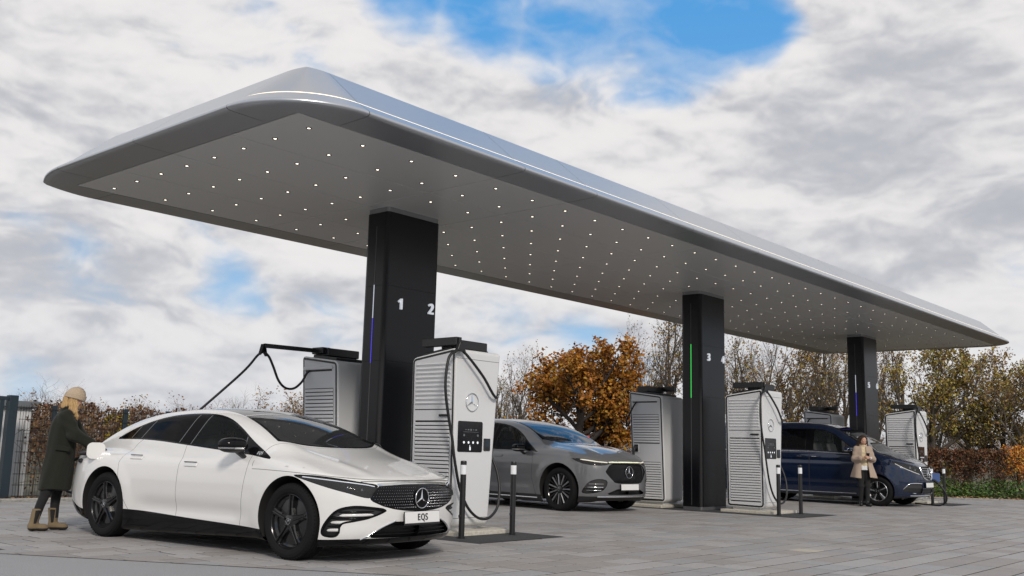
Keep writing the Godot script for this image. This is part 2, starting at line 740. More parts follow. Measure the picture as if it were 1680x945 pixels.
func sky_image(w: int) -> Image:
	var h := w / 2
	var data := PackedByteArray()
	data.resize(w * h * 3)
	var n1 := FastNoiseLite.new()
	n1.seed = 11
	n1.frequency = 1.0
	n1.fractal_octaves = 8
	n1.fractal_gain = 0.60
	var n2 := FastNoiseLite.new()
	n2.seed = 23
	n2.frequency = 1.0
	n2.fractal_octaves = 3
	var n3 := FastNoiseLite.new()
	n3.seed = 5
	n3.frequency = 1.0
	n3.fractal_octaves = 4
	var n4 := FastNoiseLite.new()      # rounded lumps
	n4.seed = 31
	n4.noise_type = FastNoiseLite.TYPE_CELLULAR
	n4.cellular_return_type = FastNoiseLite.RETURN_DISTANCE
	n4.frequency = 2.6
	n4.fractal_type = FastNoiseLite.FRACTAL_FBM
	n4.fractal_octaves = 3
	# openings in the cloud: direction, width, depth. Those in view follow the photograph, others of the same kind lie all round the sky
	var holes := []
	for q in [[960, 0, 0.10, 0.78], [1130, 15, 0.095, 0.85], [1235, 55, 0.05, 0.7], [800, 0, 0.08, 0.66], [670, -15, 0.07, 0.6], [1020, 95, 0.06, 0.5], [1140, 120, 0.045, 0.5], [880, 80, 0.05, 0.42], [430, -20, 0.05, 0.35],
			[40, 340, 0.055, 0.42], [130, 400, 0.06, 0.36], [270, 360, 0.04, 0.2], [30, 470, 0.05, 0.2], [40, 625, 0.06, 0.42], [250, 590, 0.05, 0.3], [380, 470, 0.05, 0.33], [560, 540, 0.05, 0.38], [820, 530, 0.06, 0.3], [970, 570, 0.06, 0.42], [1560, 430, 0.05, 0.15], [1640, 540, 0.06, 0.3], [1480, 500, 0.05, 0.2], [1010, -170, 0.12, 0.85], [1180, -300, 0.14, 0.9], [860, -330, 0.13, 0.8], [1050, -520, 0.16, 0.8]]:
		holes.append([view_dir(q[0], q[1]), q[2], q[3]])
	var rr := RandomNumberGenerator.new()
	rr.seed = 41
	for k in 54:
		var a := rr.randf() * TAU
		var e := rr.randf_range(0.02, 1.3)
		var d := Vector3(cos(a) * cos(e), sin(e), sin(a) * cos(e))
		if d.dot(-cam_basis.z) > 0.86:
			continue
		holes.append([d, rr.randf_range(0.05, 0.12), rr.randf_range(0.4, 0.95)])
	var shades := []
	for q in [[1520, 280, 0.16, 0.30], [1330, 330, 0.08, 0.10], [110, 520, 0.08, 0.18], [330, 430, 0.06, 0.15], [250, 610, 0.06, 0.14], [700, 180, 0.06, 0.1]]:
		shades.append([view_dir(q[0], q[1]), q[2], q[3]])
	for k in 30:
		var a := rr.randf() * TAU
		var e := rr.randf_range(0.05, 1.2)
		var d := Vector3(cos(a) * cos(e), sin(e), sin(a) * cos(e))
		if d.dot(-cam_basis.z) < 0.80:
			shades.append([d, rr.randf_range(0.06, 0.17), rr.randf_range(0.1, 0.35)])
	var near := []
	near.resize(256)
	var dim := []
	dim.resize(256)
	for k in 256:
		near[k] = []
		dim[k] = []
		var cx := (k % 16 + 0.5) / 8.0 - 1.0
		var cz := (k / 16 + 0.5) / 8.0 - 1.0
		for q in holes:
			if Vector2(q[0].x - cx, q[0].z - cz).length() < 0.1 + q[1] * 2.6:
				near[k].append(q)
		for q in shades:
			if Vector2(q[0].x - cx, q[0].z - cz).length() < 0.1 + q[1] * 2.6:
				dim[k].append(q)
	var zen := Color(0.012, 0.29, 0.72)
	var pale := Color(0.47, 0.68, 0.86)
	for y in h:
		var el := PI * (0.5 - (y + 0.5) / h)
		var row := y * w * 3
		if el < -0.03:
			for x in w:
				data[row + x * 3] = 128
				data[row + x * 3 + 1] = 128
				data[row + x * 3 + 2] = 132
			continue
		var se := sin(el)
		var ce := cos(el)
		var blue := zen.lerp(pale, clampf(pow(1.0 - clampf(se, 0.0, 1.0), 3.0), 0.0, 1.0))
		for x in w:
			var az := TAU * ((x + 0.5) / w - 0.5)
			var d := Vector3(-sin(az) * ce, se, cos(az) * ce)
			var p := Vector3(d.x * 3.4, d.y * 8.0, d.z * 3.4)
			var wv := n3.get_noise_3dv(p * 0.8) * 0.45
			p += Vector3(wv, wv * 0.9, -wv)
			var c := n1.get_noise_3dv(p)
			var lump := -0.3 - n4.get_noise_3dv(p)
			var dens := 0.60 + c * 0.85 + lump * 0.42
			var k := int((d.x + 1.0) * 7.99) + 16 * int((d.z + 1.0) * 7.99)
			var hole := 0.0
			for q in near[k]:
				var dd: float = (d - q[0]).length_squared() / (q[1] * q[1])
				if dd < 6.0:
					hole = maxf(hole, q[2] * exp(-dd))
			dens -= hole * (1.42 + 0.9 * c)
			var cov := clampf(dens * 1.75 + 0.40, 0.0, 1.0)
			cov = cov * cov * (3.0 - 2.0 * cov)
			cov = maxf(cov, clampf(0.10 + (c + lump * 0.5) * 0.75, 0.0, 0.42))
			var r := blue.r
			var g := blue.g
			var b := blue.b
			if cov > 0.0:
				var c2 := n1.get_noise_3dv(p + Vector3(-0.07, 0.17, 0.05))
				var c3 := n1.get_noise_3dv(p + Vector3(-0.02, 0.05, 0.015))
				var l2 := -0.3 - n4.get_noise_3dv(p + Vector3(-0.05, 0.11, 0.03))
				var big := n2.get_noise_3dv(p * 0.62 + Vector3(7, 3, 1))
				var li := clampf(0.80 + (c - c2) * 1.0 + (c - c3) * 0.8 + (lump - l2) * 0.85 - big * 0.5 - maxf(0.0, dens - 0.55) * 0.30 + 0.15 * (1.0 - cov), -1.0, 2.0)
				for q in dim[k]:
					var dd: float = (d - q[0]).length_squared() / (q[1] * q[1])
					if dd < 6.0:
						li -= q[2] * exp(-dd) * (1.0 + c)
				if li < 0.38:
					li = 0.38 - 0.28 * (1.0 - exp(-(0.38 - li) / 0.28))
				elif li > 0.72:
					li = 0.72 + 0.28 * (1.0 - exp(-(li - 0.72) / 0.28))
				var haze := clampf(1.0 - se * 5.0, 0.0, 1.0) * 0.35
				var lr := lerpf(0.43, 0.865, li)
				var lg := lerpf(0.45, 0.845, li)
				var lb := lerpf(0.505, 0.838, li)
				lr = lerpf(lr, 0.62, haze)
				lg = lerpf(lg, 0.66, haze)
				lb = lerpf(lb, 0.73, haze)
				r = lerpf(r, lr, cov)
				g = lerpf(g, lg, cov)
				b = lerpf(b, lb, cov)
			data[row + x * 3] = int(255.0 * pow(r, 0.4545) + 0.5)
			data[row + x * 3 + 1] = int(255.0 * pow(g, 0.4545) + 0.5)
			data[row + x * 3 + 2] = int(255.0 * pow(b, 0.4545) + 0.5)
	return Image.create_from_data(w, h, false, Image.FORMAT_RGB8, data)


# ---------------------------------------------------------------- ground
func edge_x(z: float) -> float:   # where the paving ends and the light asphalt begins
	return 4.25 + 0.5416 * (z + 10.23)


func bed_x(z: float) -> float:    # where the paving ends and the planted bed on the far side begins
	return 33.05 + 0.53 * (z + 8.1)


func slab(called: String, pts: Array, y: float, mt: Material, parent: Node = self) -> MeshInstance3D:
	var m := Msh.new()
	var poly := PackedVector2Array(pts)
	var tr := Geometry2D.triangulate_polygon(poly)
	for p in poly:
		m.vert(Vector3(p.x, y, p.y), Vector3.UP)
	for j in range(0, tr.size(), 3):
		m.tri(tr[j], tr[j + 1], tr[j + 2])
	return obj(called, m, mt, parent)


func ground() -> void:
	var soil := grain(mat("soil", Color(1, 1, 1), 0.95), noise_tex("soil_c", 0.02, Color(0.045, 0.042, 0.025), Color(0.13, 0.115, 0.075)), 0.35, noise_tex("soil_n", 0.03, Color.BLACK, Color.WHITE, 512, 4, true, 6.0), 0.8)
	structure(slab("ground", [Vector2(-400, -500), Vector2(600, -500), Vector2(600, 300), Vector2(-400, 300)], -0.06, soil), "dark soil and grass around the paved charging yard")
	var asph := grain(mat("asphalt_light", Color(1, 1, 1), 0.92), noise_tex("asph_c", 0.09, Color(0.20, 0.205, 0.215), Color(0.55, 0.55, 0.56), 512, 3), 1.6, noise_tex("asph_n", 0.12, Color.BLACK, Color.WHITE, 512, 3, true, 8.0), 1.0)
	var pts := [Vector2(-60, -18.2), Vector2(-60, 30)]
	for k in 24:
		var z := 30.0 - 48.2 * k / 23.0
		pts.append(Vector2(edge_x(z) - 0.006 + 0.012 * sin(k * 2.3), z))
	structure(slab("road", pts, -0.006, asph), "light grey coarse asphalt drive in front of the paving")


func in_view(p: Vector3, margin := 0.0) -> bool:
	var q := cam_basis.inverse() * (p - eye)
	if q.z > -0.5:
		return false
	var k := tan(deg_to_rad(FOV * 0.5))
	return absf(q.y / -q.z) < k * (1.0 + margin) and absf(q.x / -q.z) < k * 1680.0 / 945.0 * (1.0 + margin)


func pavement() -> void:
	var joint := grain(mat("joint_sand", Color(1, 1, 1), 0.95), noise_tex("joint_c", 0.05, Color(0.010, 0.010, 0.009), Color(0.085, 0.08, 0.07)), 0.9)
	var pts := []
	for z in [-18.2, 30.0]:
		pts.append(Vector2(edge_x(z), z))
	for z in [30.0, -18.2]:
		pts.append(Vector2(bed_x(z), z))
	var base := slab("pavement", pts, -0.0035, joint)
	structure(base, "grey concrete block paving of the charging yard")
	var stone := noise_tex("stone_c", 0.09, Color(0.80, 0.80, 0.80), Color(1.18, 1.18, 1.18), 512, 4)
	var stone_n := noise_tex("stone_n", 0.16, Color.BLACK, Color.WHITE, 512, 3, true, 3.0)
	var wide := grain(mat("paver_field", Color(1, 1, 1), 0.72, 0.0, {"vertex_color_use_as_albedo": true}), stone, 0.55, stone_n, 0.45)
	var tones := []
	for k in 7:
		var t := 0.262 + 0.014 * k
		var warm := [0.016, 0.022, 0.004, 0.018, -0.002, 0.014, 0.010][k] as float
		tones.append(Color(t + warm, t, t - warm * 0.8 + 0.004))
	var kinds := []
	for k in 7:
		kinds.append(grain(mat("paver_%d" % k, tones[(k * 3) % 7], 0.72), stone, 0.55, stone_n, 0.45))
	var w := 0.333
	var list := []
	var rows := int((8.0 + 18.2) / w)
	var tone_n := FastNoiseLite.new()
	tone_n.seed = 4
	tone_n.frequency = 0.25
	for rwi in rows:
		var z0 := -18.17 + rwi * w
		var x := minf(edge_x(z0), edge_x(z0 + w)) - rng.randf() * 0.6
		var stop := maxf(bed_x(z0), bed_x(z0 + w))
		while x < stop:
			var l: float = [0.333, 0.333, 0.5, 0.5, 0.5, 0.666][rng.randi() % 6]
			list.append([x, z0, l])
			x += l
	var near := []
	for q in list:
		var c := Vector3(q[0] + q[2] * 0.5, 0, q[1] + w * 0.5)
		near.append([c.distance_to(eye) if in_view(c, 0.06) else 1e6 + c.x, q])
	near.sort_custom(func(a, b): return a[0] < b[0])
	var meshes := {}
	for l in [0.333, 0.5, 0.666]:
		var m := Msh.new()
		m.box(Vector3(0, -0.04, 0), Vector3(l - 0.026, 0.08, w - 0.026), 0.003)
		meshes[l] = m.mesh()
	var where := {}
	var cols := {}
	var made := 0
	for e in near:
		var q: Array = e[1]
		var c := Vector3(q[0] + q[2] * 0.5, rng.randf_range(-0.0016, 0.0016), q[1] + w * 0.5)
		if c.z > 8.0 and e[0] > 1e5:
			continue
		var r := PackedVector2Array([Vector2(q[0], q[1]), Vector2(q[0] + q[2], q[1]), Vector2(q[0] + q[2], q[1] + w), Vector2(q[0], q[1] + w)])
		var outside := 0
		for p in r:
			if p.x < edge_x(p.y) + 0.004 or p.x > bed_x(p.y) - 0.01:
				outside += 1
		if outside == 4:
			continue
		var tn := tone_n.get_noise_2d(c.x, c.z)
		if outside > 0:
			var field := PackedVector2Array([Vector2(edge_x(-30) + 0.004, -30), Vector2(bed_x(-30) - 0.01, -30), Vector2(bed_x(30) - 0.01, 30), Vector2(edge_x(30) + 0.004, 30)])
			var cut := Geometry2D.intersect_polygons(r, field)
			if cut.size() != 1 or made >= 299:
				continue
			var small := Geometry2D.offset_polygon(cut[0], -0.009)
			if small.size() != 1:
				continue
			var m := Msh.new()
			m.prism(small[0], 0.08, Transform3D(Basis(Vector3(1, 0, 0), Vector3(0, 0, 1), Vector3(0, 1, 0)), Vector3(0, c.y - 0.08, 0)))
			obj("paver", m, kinds[rng.randi() % 7], base)
			made += 1
			continue
		if made < 299:
			var pale := absf(c.x - 11.75) < 0.22 and absf(c.z + 5.35) < 0.17
			obj("paver", meshes[q[2]], mat("paver_pale", Color(0.42, 0.39, 0.33), 0.8) if pale else kinds[clampi(int(3.5 + tn * 2.5 + rng.randf_range(-3.2, 3.2)), 0, 6)], base, c)
			made += 1
		else:
			if not where.has(q[2]):
				where[q[2]] = []
				cols[q[2]] = []
			where[q[2]].append(Transform3D(Basis(), c))
			cols[q[2]].append(tones[clampi(int(3.5 + tn * 2.5 + rng.randf_range(-3.2, 3.2)), 0, 6)])
	for l in where:
		copies("paver_field", meshes[l], wide, where[l], cols[l], base)
	# one pale patched block, and the dark island of fine asphalt under each pair of chargers
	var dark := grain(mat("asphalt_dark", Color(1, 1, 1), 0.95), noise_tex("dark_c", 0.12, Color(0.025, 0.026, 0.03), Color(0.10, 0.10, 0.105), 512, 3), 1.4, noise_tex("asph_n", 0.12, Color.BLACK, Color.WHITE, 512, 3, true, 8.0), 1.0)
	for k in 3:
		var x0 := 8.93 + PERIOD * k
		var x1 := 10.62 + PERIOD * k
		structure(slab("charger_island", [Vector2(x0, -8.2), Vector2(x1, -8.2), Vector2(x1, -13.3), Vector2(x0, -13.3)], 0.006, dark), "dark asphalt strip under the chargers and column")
	# kerb along the back
	var conc := grain(mat("kerb_concrete", Color(1, 1, 1), 0.85), noise_tex("conc_c", 0.03, Color(0.22, 0.215, 0.2), Color(0.42, 0.41, 0.39)), 0.8)
	var kb := Node3D.new()
	kb.name = "kerb"
	add_child(kb)
	structure(kb, "low concrete kerb along the back of the yard")
	var ks := Msh.new()
	ks.box(Vector3.ZERO, Vector3(0.994, 0.24, 0.12), 0.012)
	var km := ks.mesh()
	for k in 52:
		obj("kerb_stone", km, conc, kb, Vector3(-12.0 + k, -0.065, -18.27))
	var ke := Node3D.new()
	ke.name = "kerb_right"
	add_child(ke)
	structure(ke, "low edging along the planted bed")
	var dirv := Vector3(0.53, 0, 1).normalized()
	for k in 34:
		var z := -18.0 + k * 0.884
		var o := obj("kerb_stone", km, conc, ke, Vector3(bed_x(z) + 0.07, -0.09, z))
		o.rotation.y = atan2(-dirv.z, dirv.x)


# ---------------------------------------------------------------- canopy
func canopy() -> void:
	var x0 := 6.0
	var x1 := 31.46
	var z0 := -13.22
	var z1 := -8.27
	var t := thing("canopy", "silver aluminium charging station canopy with rows of small ceiling lights", "canopy")
	var skin := mat("brushed_aluminium", Color(0.50, 0.52, 0.55), 0.33, 0.75)
	var shade := mat("dark_gap", Color(0.012, 0.012, 0.013), 0.8)
	var soff := mat("soffit_panel", Color(0.70, 0.70, 0.69), 0.34, 0.2)
	# the perimeter as a list of [side, along]: loops of the profile share these stations
	var loop := func(out: float, y: float, sharp: bool) -> Dictionary:
		return {"o": out, "y": y, "s": sharp}
	var prof := [[0.014, 4.570, true], [0.12, 4.5712, false], [0.43, 4.575, false], [0.485, 4.579, false], [0.510, 4.588, false], [0.520, 4.602, false], [0.516, 4.620, false], [0.500, 4.638, false], [0.338, 4.754, false]]
	var roof := [[0.310, 4.772, false], [0.16, 4.905, false], [-0.02, 5.06, false], [-0.20, 5.215, false], [-0.225, 5.236, false], [-0.255, 5.252, false], [-0.40, 5.272, false]]
	var at := func(pr: Array, s: Array) -> Vector3:
		var o: float = pr[0]
		if s[0] < 4:
			var u: float = s[1]
			if s[0] == 2 and pr[1] < 4.76:
				o *= 1.2
			match s[0]:
				0: return Vector3(u, pr[1], z1 + o)
				1: return Vector3(x1 + o, pr[1], u)
				2: return Vector3(u, pr[1], z0 - o)
				_: return Vector3(x0 - o, pr[1], u)
		var cx: float = x0 + 0.54 if s[0] == 4 or s[0] == 7 else x1 - 0.54
		var cz: float = z1 - 0.54 if s[0] == 4 or s[0] == 5 else z0 + 0.54
		var sx := -1.0 if s[0] == 4 or s[0] == 7 else 1.0
		var sz := 1.0 if s[0] == 4 or s[0] == 5 else -1.0
		var a: float = s[1] * PI * 0.5
		var r := o + 0.54
		var v := Vector2(sin(a), cos(a))
		var k := r
		if pr[2]:
			k = r / maxf(v.x, v.y)
		elif pr[0] < 0.2 and pr[0] > 0.05 and pr[1] < 4.6:
			k = lerpf(r / maxf(v.x, v.y), r, 0.35)
		if sz < 0.0 and pr[1] < 4.76 and not pr[2]:
			k = lerpf(k, r / maxf(v.x, v.y), 0.30)
			return Vector3(cx + sx * v.x * k, pr[1], cz - v.y * k - o * 0.2 * v.y)
		if pr[1] > 4.76:
			k = lerpf(r, r / maxf(v.x, v.y), clampf((pr[1] - 4.77) / 0.46, 0.0, 1.0) * 0.5)
		return Vector3(cx + sx * v.x * k, pr[1], cz + sz * v.y * k)
	var xs := [6.54, 9.11, 10.645, 13.217, 15.40, 17.97, 19.504, 22.08, 24.26, 26.83, 28.363, 30.92]
	var zs := [-8.81, -10.745, -12.68]
	var panels := []
	for k in xs.size() - 1:
		panels.append([0, xs[k] + 0.005, xs[k + 1] - 0.005, 2])
		panels.append([2, xs[k] + 0.005, xs[k + 1] - 0.005, 2])
	for k in zs.size() - 1:
		panels.append([3, zs[k] - 0.005, zs[k + 1] + 0.005, 2])
		panels.append([1, zs[k] - 0.005, zs[k + 1] + 0.005, 2])
	for k in 4:
		panels.append([4 + k, 0.004, 0.996, 20])
	var strip_of := func(profile: Array, pn: Array, inset: float) -> Msh:
		var m := Msh.new()
		var n: int = pn[3]
		var grid := []
		for j in n:
			var s := [pn[0], lerpf(pn[1], pn[2], float(j) / (n - 1))]
			var col := []
			for p in profile:
				col.append(at.call(p, s))
			grid.append(col)
		for j in n:
			for k in profile.size():
				var a: Vector3 = grid[mini(j + 1, n - 1)][k] - grid[maxi(j - 1, 0)][k]
				var b: Vector3 = grid[j][mini(k + 1, profile.size() - 1)] - grid[j][maxi(k - 1, 0)]
				var q := a.cross(b).normalized()
				var from_mid: Vector3 = grid[j][k] - Vector3(clampf(grid[j][k].x, x0 + 1.0, x1 - 1.0), 4.83, clampf(grid[j][k].z, z0 + 1.0, z1 - 1.0))
				if q.dot(from_mid) < 0.0:
					q = -q
				m.vert(grid[j][k] - q * inset, q)
		for j in n - 1:
			for k in profile.size() - 1:
				var e := j * profile.size() + k
				m.quad(e, e + 1, e + profile.size() + 1, e + profile.size())
		return m
	var core := Msh.new()
	for pn in panels:
		var wide: Array = pn.duplicate()
		if pn[0] < 4:
			wide[1] += -0.005 if pn[2] > pn[1] else 0.005
			wide[2] += 0.005 if pn[2] > pn[1] else -0.005
		else:
			wide[1] = 0.0
			wide[2] = 1.0
		core.join(strip_of.call(prof + roof, wide, 0.012))
		for e in [[prof, "edge_panel"], [roof, "roof_panel"]]:
			var pm: Msh = strip_of.call(e[0], pn, 0.0)
			pm.join(rim_of(pm, -0.011))
			obj(e[1], pm, skin, t)
	obj("core", core, shade, t)
	var glow := mat("light_line", Color(0.9, 0.85, 0.75), 0.5, 0.0, {"emission_enabled": true, "emission": Color(1.0, 0.90, 0.74), "emission_energy_multiplier": 1.25})
	var ls := Msh.new()
	for pn in panels:
		var wide: Array = pn.duplicate()
		if pn[0] >= 4:
			wide[1] = 0.0
			wide[2] = 1.0
		ls.join(strip_of.call([[0.337, 4.755, false], [0.310, 4.7725, false]], wide, 0.002))
	obj("light_line", ls, glow, t)
	var top := Msh.new()
	top.box(Vector3((x0 + x1) * 0.5, 5.262, (z0 + z1) * 0.5), Vector3(x1 - x0 - 0.72, 0.02, z1 - z0 - 0.72))
	obj("roof_deck", top, skin, t)
	# ceiling panels
	var cols := [6.0, 9.11, 10.645, 14.305, 17.97, 19.504, 23.164, 26.83, 28.363, 31.46]
	var nlights := [4, 2, 5, 5, 2, 5, 5, 2, 4]
	var zr := [-13.22, -11.99, -10.745, -9.50, -8.27]
	for c in 9:
		for r in 4:
			var m := Msh.new()
			m.box(Vector3((cols[c] + cols[c + 1]) * 0.5, 4.58, (zr[r] + zr[r + 1]) * 0.5), Vector3(cols[c + 1] - cols[c] - 0.015, 0.02, zr[r + 1] - zr[r] - 0.015), 0.002)
			obj("ceiling_panel", m, soff, t)
	var back := Msh.new()
	back.box(Vector3((x0 + x1) * 0.5, 4.60, (z0 + z1) * 0.5), Vector3(x1 - x0, 0.012, z1 - z0))
	obj("ceiling_backing", back, shade, t)
	var lamp := mat("downlight_lens", Color(1, 0.97, 0.9), 0.4, 0.0, {"emission_enabled": true, "emission": Color(1.0, 0.95, 0.86), "emission_energy_multiplier": 4.0})
	var ringm := mat("downlight_ring", Color(0.03, 0.026, 0.02), 0.4, 0.2)
	var lens := Msh.new()
	lens.lathe([Vector2(0.019, -0.002), Vector2(0.001, -0.003)], Transform3D(), 14)
	var ring := Msh.new()
	ring.lathe([Vector2(0.019, 0.0), Vector2(0.019, -0.004), Vector2(0.029, -0.006), Vector2(0.034, 0.0)], Transform3D(), 16)
	var lens_m := lens.mesh()
	var ring_m := ring.mesh()
	for c in 9:
		for k in nlights[c]:
			var step: float = (cols[c + 1] - cols[c]) / nlights[c]
			for r in 8:
				var p := Vector3(cols[c] + step * (k + 0.5), 4.57, -12.93 + 0.62 * r)
				if nlights[c] == 2 and p.z > -11.1 and p.z < -10.4:
					continue
				var o := obj("downlight", ring_m, ringm, t, p)
				obj("lens", lens_m, lamp, o)


# ---------------------------------------------------------------- columns
func rounded_rect(hx: float, hz: float, r: float, per := 6) -> Array:   # [point, normal] round the outline
	var o := []
	for c in 4:
		var sx := 1.0 if c == 0 or c == 3 else -1.0
		var sz := 1.0 if c < 2 else -1.0
		for k in per + 1:
			var a := PI * 0.5 * (c + float(k) / per)
			var q := Vector2(cos(a), sin(a))
			o.append([Vector2(sx * (hx - r), sz * (hz - r)) + q * r, q])
	return o


func rr_prism(m: Msh, hx: float, hz: float, r: float, y0: float, y1: float, cap := true) -> void:
	var o := rounded_rect(hx, hz, r)
	var a := []
	var b := []
	var nn := []
	for e in o:
		a.append(Vector3(e[0].x, y0, e[0].y))
		b.append(Vector3(e[0].x, y1, e[0].y))
		nn.append(Vector3(e[1].x, 0, e[1].y))
	m.ring_strip(a, b, nn, nn)
	if cap:
		m.flat_to(a, Vector3.DOWN)
		m.flat_to(b, Vector3.UP)


func column(k: int) -> void:
	var t := thing("column", ["black canopy column numbered 1 and 2 behind the white car", "black canopy column numbered 3 and 4 with a green light line", "black canopy column numbered 5 and 6 farthest along"][k], "column", Vector3(9.84 + PERIOD * k, 0, -10.74), 0.0, "columns under the canopy")
	var black := mat("column_black", Color(0.004, 0.0045, 0.006), 0.30, 0.0, {"metallic_specular": 0.42})
	var gap := mats["dark_gap"] as Material
	var hx := 0.530
	var hz := 0.24
	var lev := [0.07, 1.22, 2.327, 3.414, 4.49]
	for j in 4:
		var m := Msh.new()
		rr_prism(m, hx, hz, 0.075, lev[j] + (0.002 if j else 0.0), lev[j + 1] - 0.002)
		obj("cladding_panel", m, black, t)
	var inn := Msh.new()
	rr_prism(inn, hx - 0.006, hz - 0.006, 0.05, 0.06, 4.5)
	obj("core", inn, gap, t)
	var grey := mat("collar_grey", Color(0.30, 0.31, 0.32), 0.35, 0.6)
	var m2 := Msh.new()
	rr_prism(m2, hx - 0.012, hz - 0.012, 0.05, 4.5, 4.572)
	obj("collar", m2, grey, t)
	var m3 := Msh.new()
	rr_prism(m3, hx - 0.004, hz - 0.004, 0.05, 0.0, 0.066)
	obj("base_trim", m3, mat("base_grey", Color(0.12, 0.12, 0.13), 0.5, 0.3), t)
	var groove := Msh.new()
	groove.box(Vector3(-hx, 2.2, 0.0), Vector3(0.004, 4.2, 0.018))
	obj("light_groove", groove, mat("groove", Color(0.05, 0.05, 0.055), 0.4), t)
	var lit := func(c: Color, y0: float, y1: float) -> void:
		var s := Msh.new()
		s.box(Vector3(-hx - 0.003, (y0 + y1) * 0.5, 0.0), Vector3(0.006, y1 - y0, 0.017), 0.002)
		obj("light_strip", s, mat("led_%s" % c.to_html(), Color(c.r, c.g, c.b) * 0.2, 0.4, 0.0, {"emission_enabled": true, "emission": c, "emission_energy_multiplier": 0.75}), t)
	if k == 1:
		lit.call(Color(0.24, 0.93, 0.36), 2.30, 3.43)
	else:
		lit.call(Color(0.80, 0.82, 0.88), 2.945, 3.43)
		lit.call(Color(0.27, 0.22, 0.86), 2.30, 2.942)
	var white := mat("digit_white", Color(0.80, 0.81, 0.83), 0.4, 0.0, {"emission_enabled": true, "emission": Color(0.9, 0.92, 0.95), "emission_energy_multiplier": 0.45})
	for j in 2:
		var d := obj("number", words(str(k * 2 + j + 1), 0.155, 0.03), white, t, Vector3([-0.235, 0.375][j], 3.165, hz + 0.016))
		d.set_meta("label", "white number %d" % (k * 2 + j + 1))


# ---------------------------------------------------------------- emblem: a three-pointed star in a ring
func star_emblem(r: float, depth: float) -> Msh:   # faces +z, centred
	var m := Msh.new()
	var path := []
	for k in 36:
		path.append([cos(TAU * k / 36), sin(TAU * k / 36)])
	var rt := r * 0.05
	for k in 36:
		var a := TAU * k / 36
		var b := TAU * (k + 1) / 36
		for j in 6:
			var u := TAU * j / 6
			var w := TAU * (j + 1) / 6
			var f := func(an: float, tu: float) -> Array:
				var q := Vector3(cos(an) * cos(tu), sin(an) * cos(tu), sin(tu))
				return [Vector3(cos(an), sin(an), 0) * (r - rt) + q * rt + Vector3(0, 0, depth * 0.5), q]
			var s := m.v.size()
			for e in [f.call(a, u), f.call(b, u), f.call(b, w), f.call(a, w)]:
				m.vert(e[0], e[1])
			m.quad(s, s + 1, s + 2, s + 3)
	for k in 3:
		var an := PI * 0.5 + TAU * k / 3
		var tip := Vector3(cos(an), sin(an), 0) * r * 0.95 + Vector3(0, 0, depth * 0.3)
		var mid := Vector3(0, 0, depth)
		for s in [-1.0, 1.0]:
			var a2: float = an + s * PI / 3
			var side := Vector3(cos(a2), sin(a2), 0) * r * 0.105
			m.flat_to([mid, side, tip], Vector3(cos(an + s * 1.3), sin(an + s * 1.3), 0.8))
			m.flat_to([Vector3(0, 0, 0), side + Vector3(0, 0, -0.001), tip + Vector3(0, 0, -depth * 0.5)], Vector3(0, 0, -1))
	return m


# ---------------------------------------------------------------- chargers
func charger_body() -> Array:   # local: front +z; returns the profile in (z, y)
	var corner := [Vector3(-0.44, 2.352, 0.09), Vector3(0.40, 2.462, 0.07), Vector3(0.40, 0.10, 0.11), Vector3(-0.43, 0.115, 0.09)]
	var o := []
	for k in 4:
		var p := Vector2(corner[k].x, corner[k].y)
		var a := (Vector2(corner[(k + 3) % 4].x, corner[(k + 3) % 4].y) - p).normalized()
		var b := (Vector2(corner[(k + 1) % 4].x, corner[(k + 1) % 4].y) - p).normalized()
		var r: float = corner[k].z
		var p0 := p + a * r
		var p1 := p + b * r
		for j in 7:
			var s := j / 6.0
			o.append(p0 * (1 - s) * (1 - s) + p * 2 * s * (1 - s) + p1 * s * s)
	return o


func inset_loop(loop: Array, d: float) -> Array:
	var o := []
	var m := loop.size()
	for k in m:
		var a: Vector2 = loop[(k + m - 1) % m]
		var b: Vector2 = loop[(k + 1) % m]
		var t := (b - a).normalized()
		o.append(loop[k] + Vector2(t.y, -t.x) * d)
	return o


func ch_left(y: float) -> float:
	return -0.432 + 0.04 * (1.0 - y / 2.4)


func ch_right(y: float) -> float:
	return 0.285 + 0.175 * y / 2.4


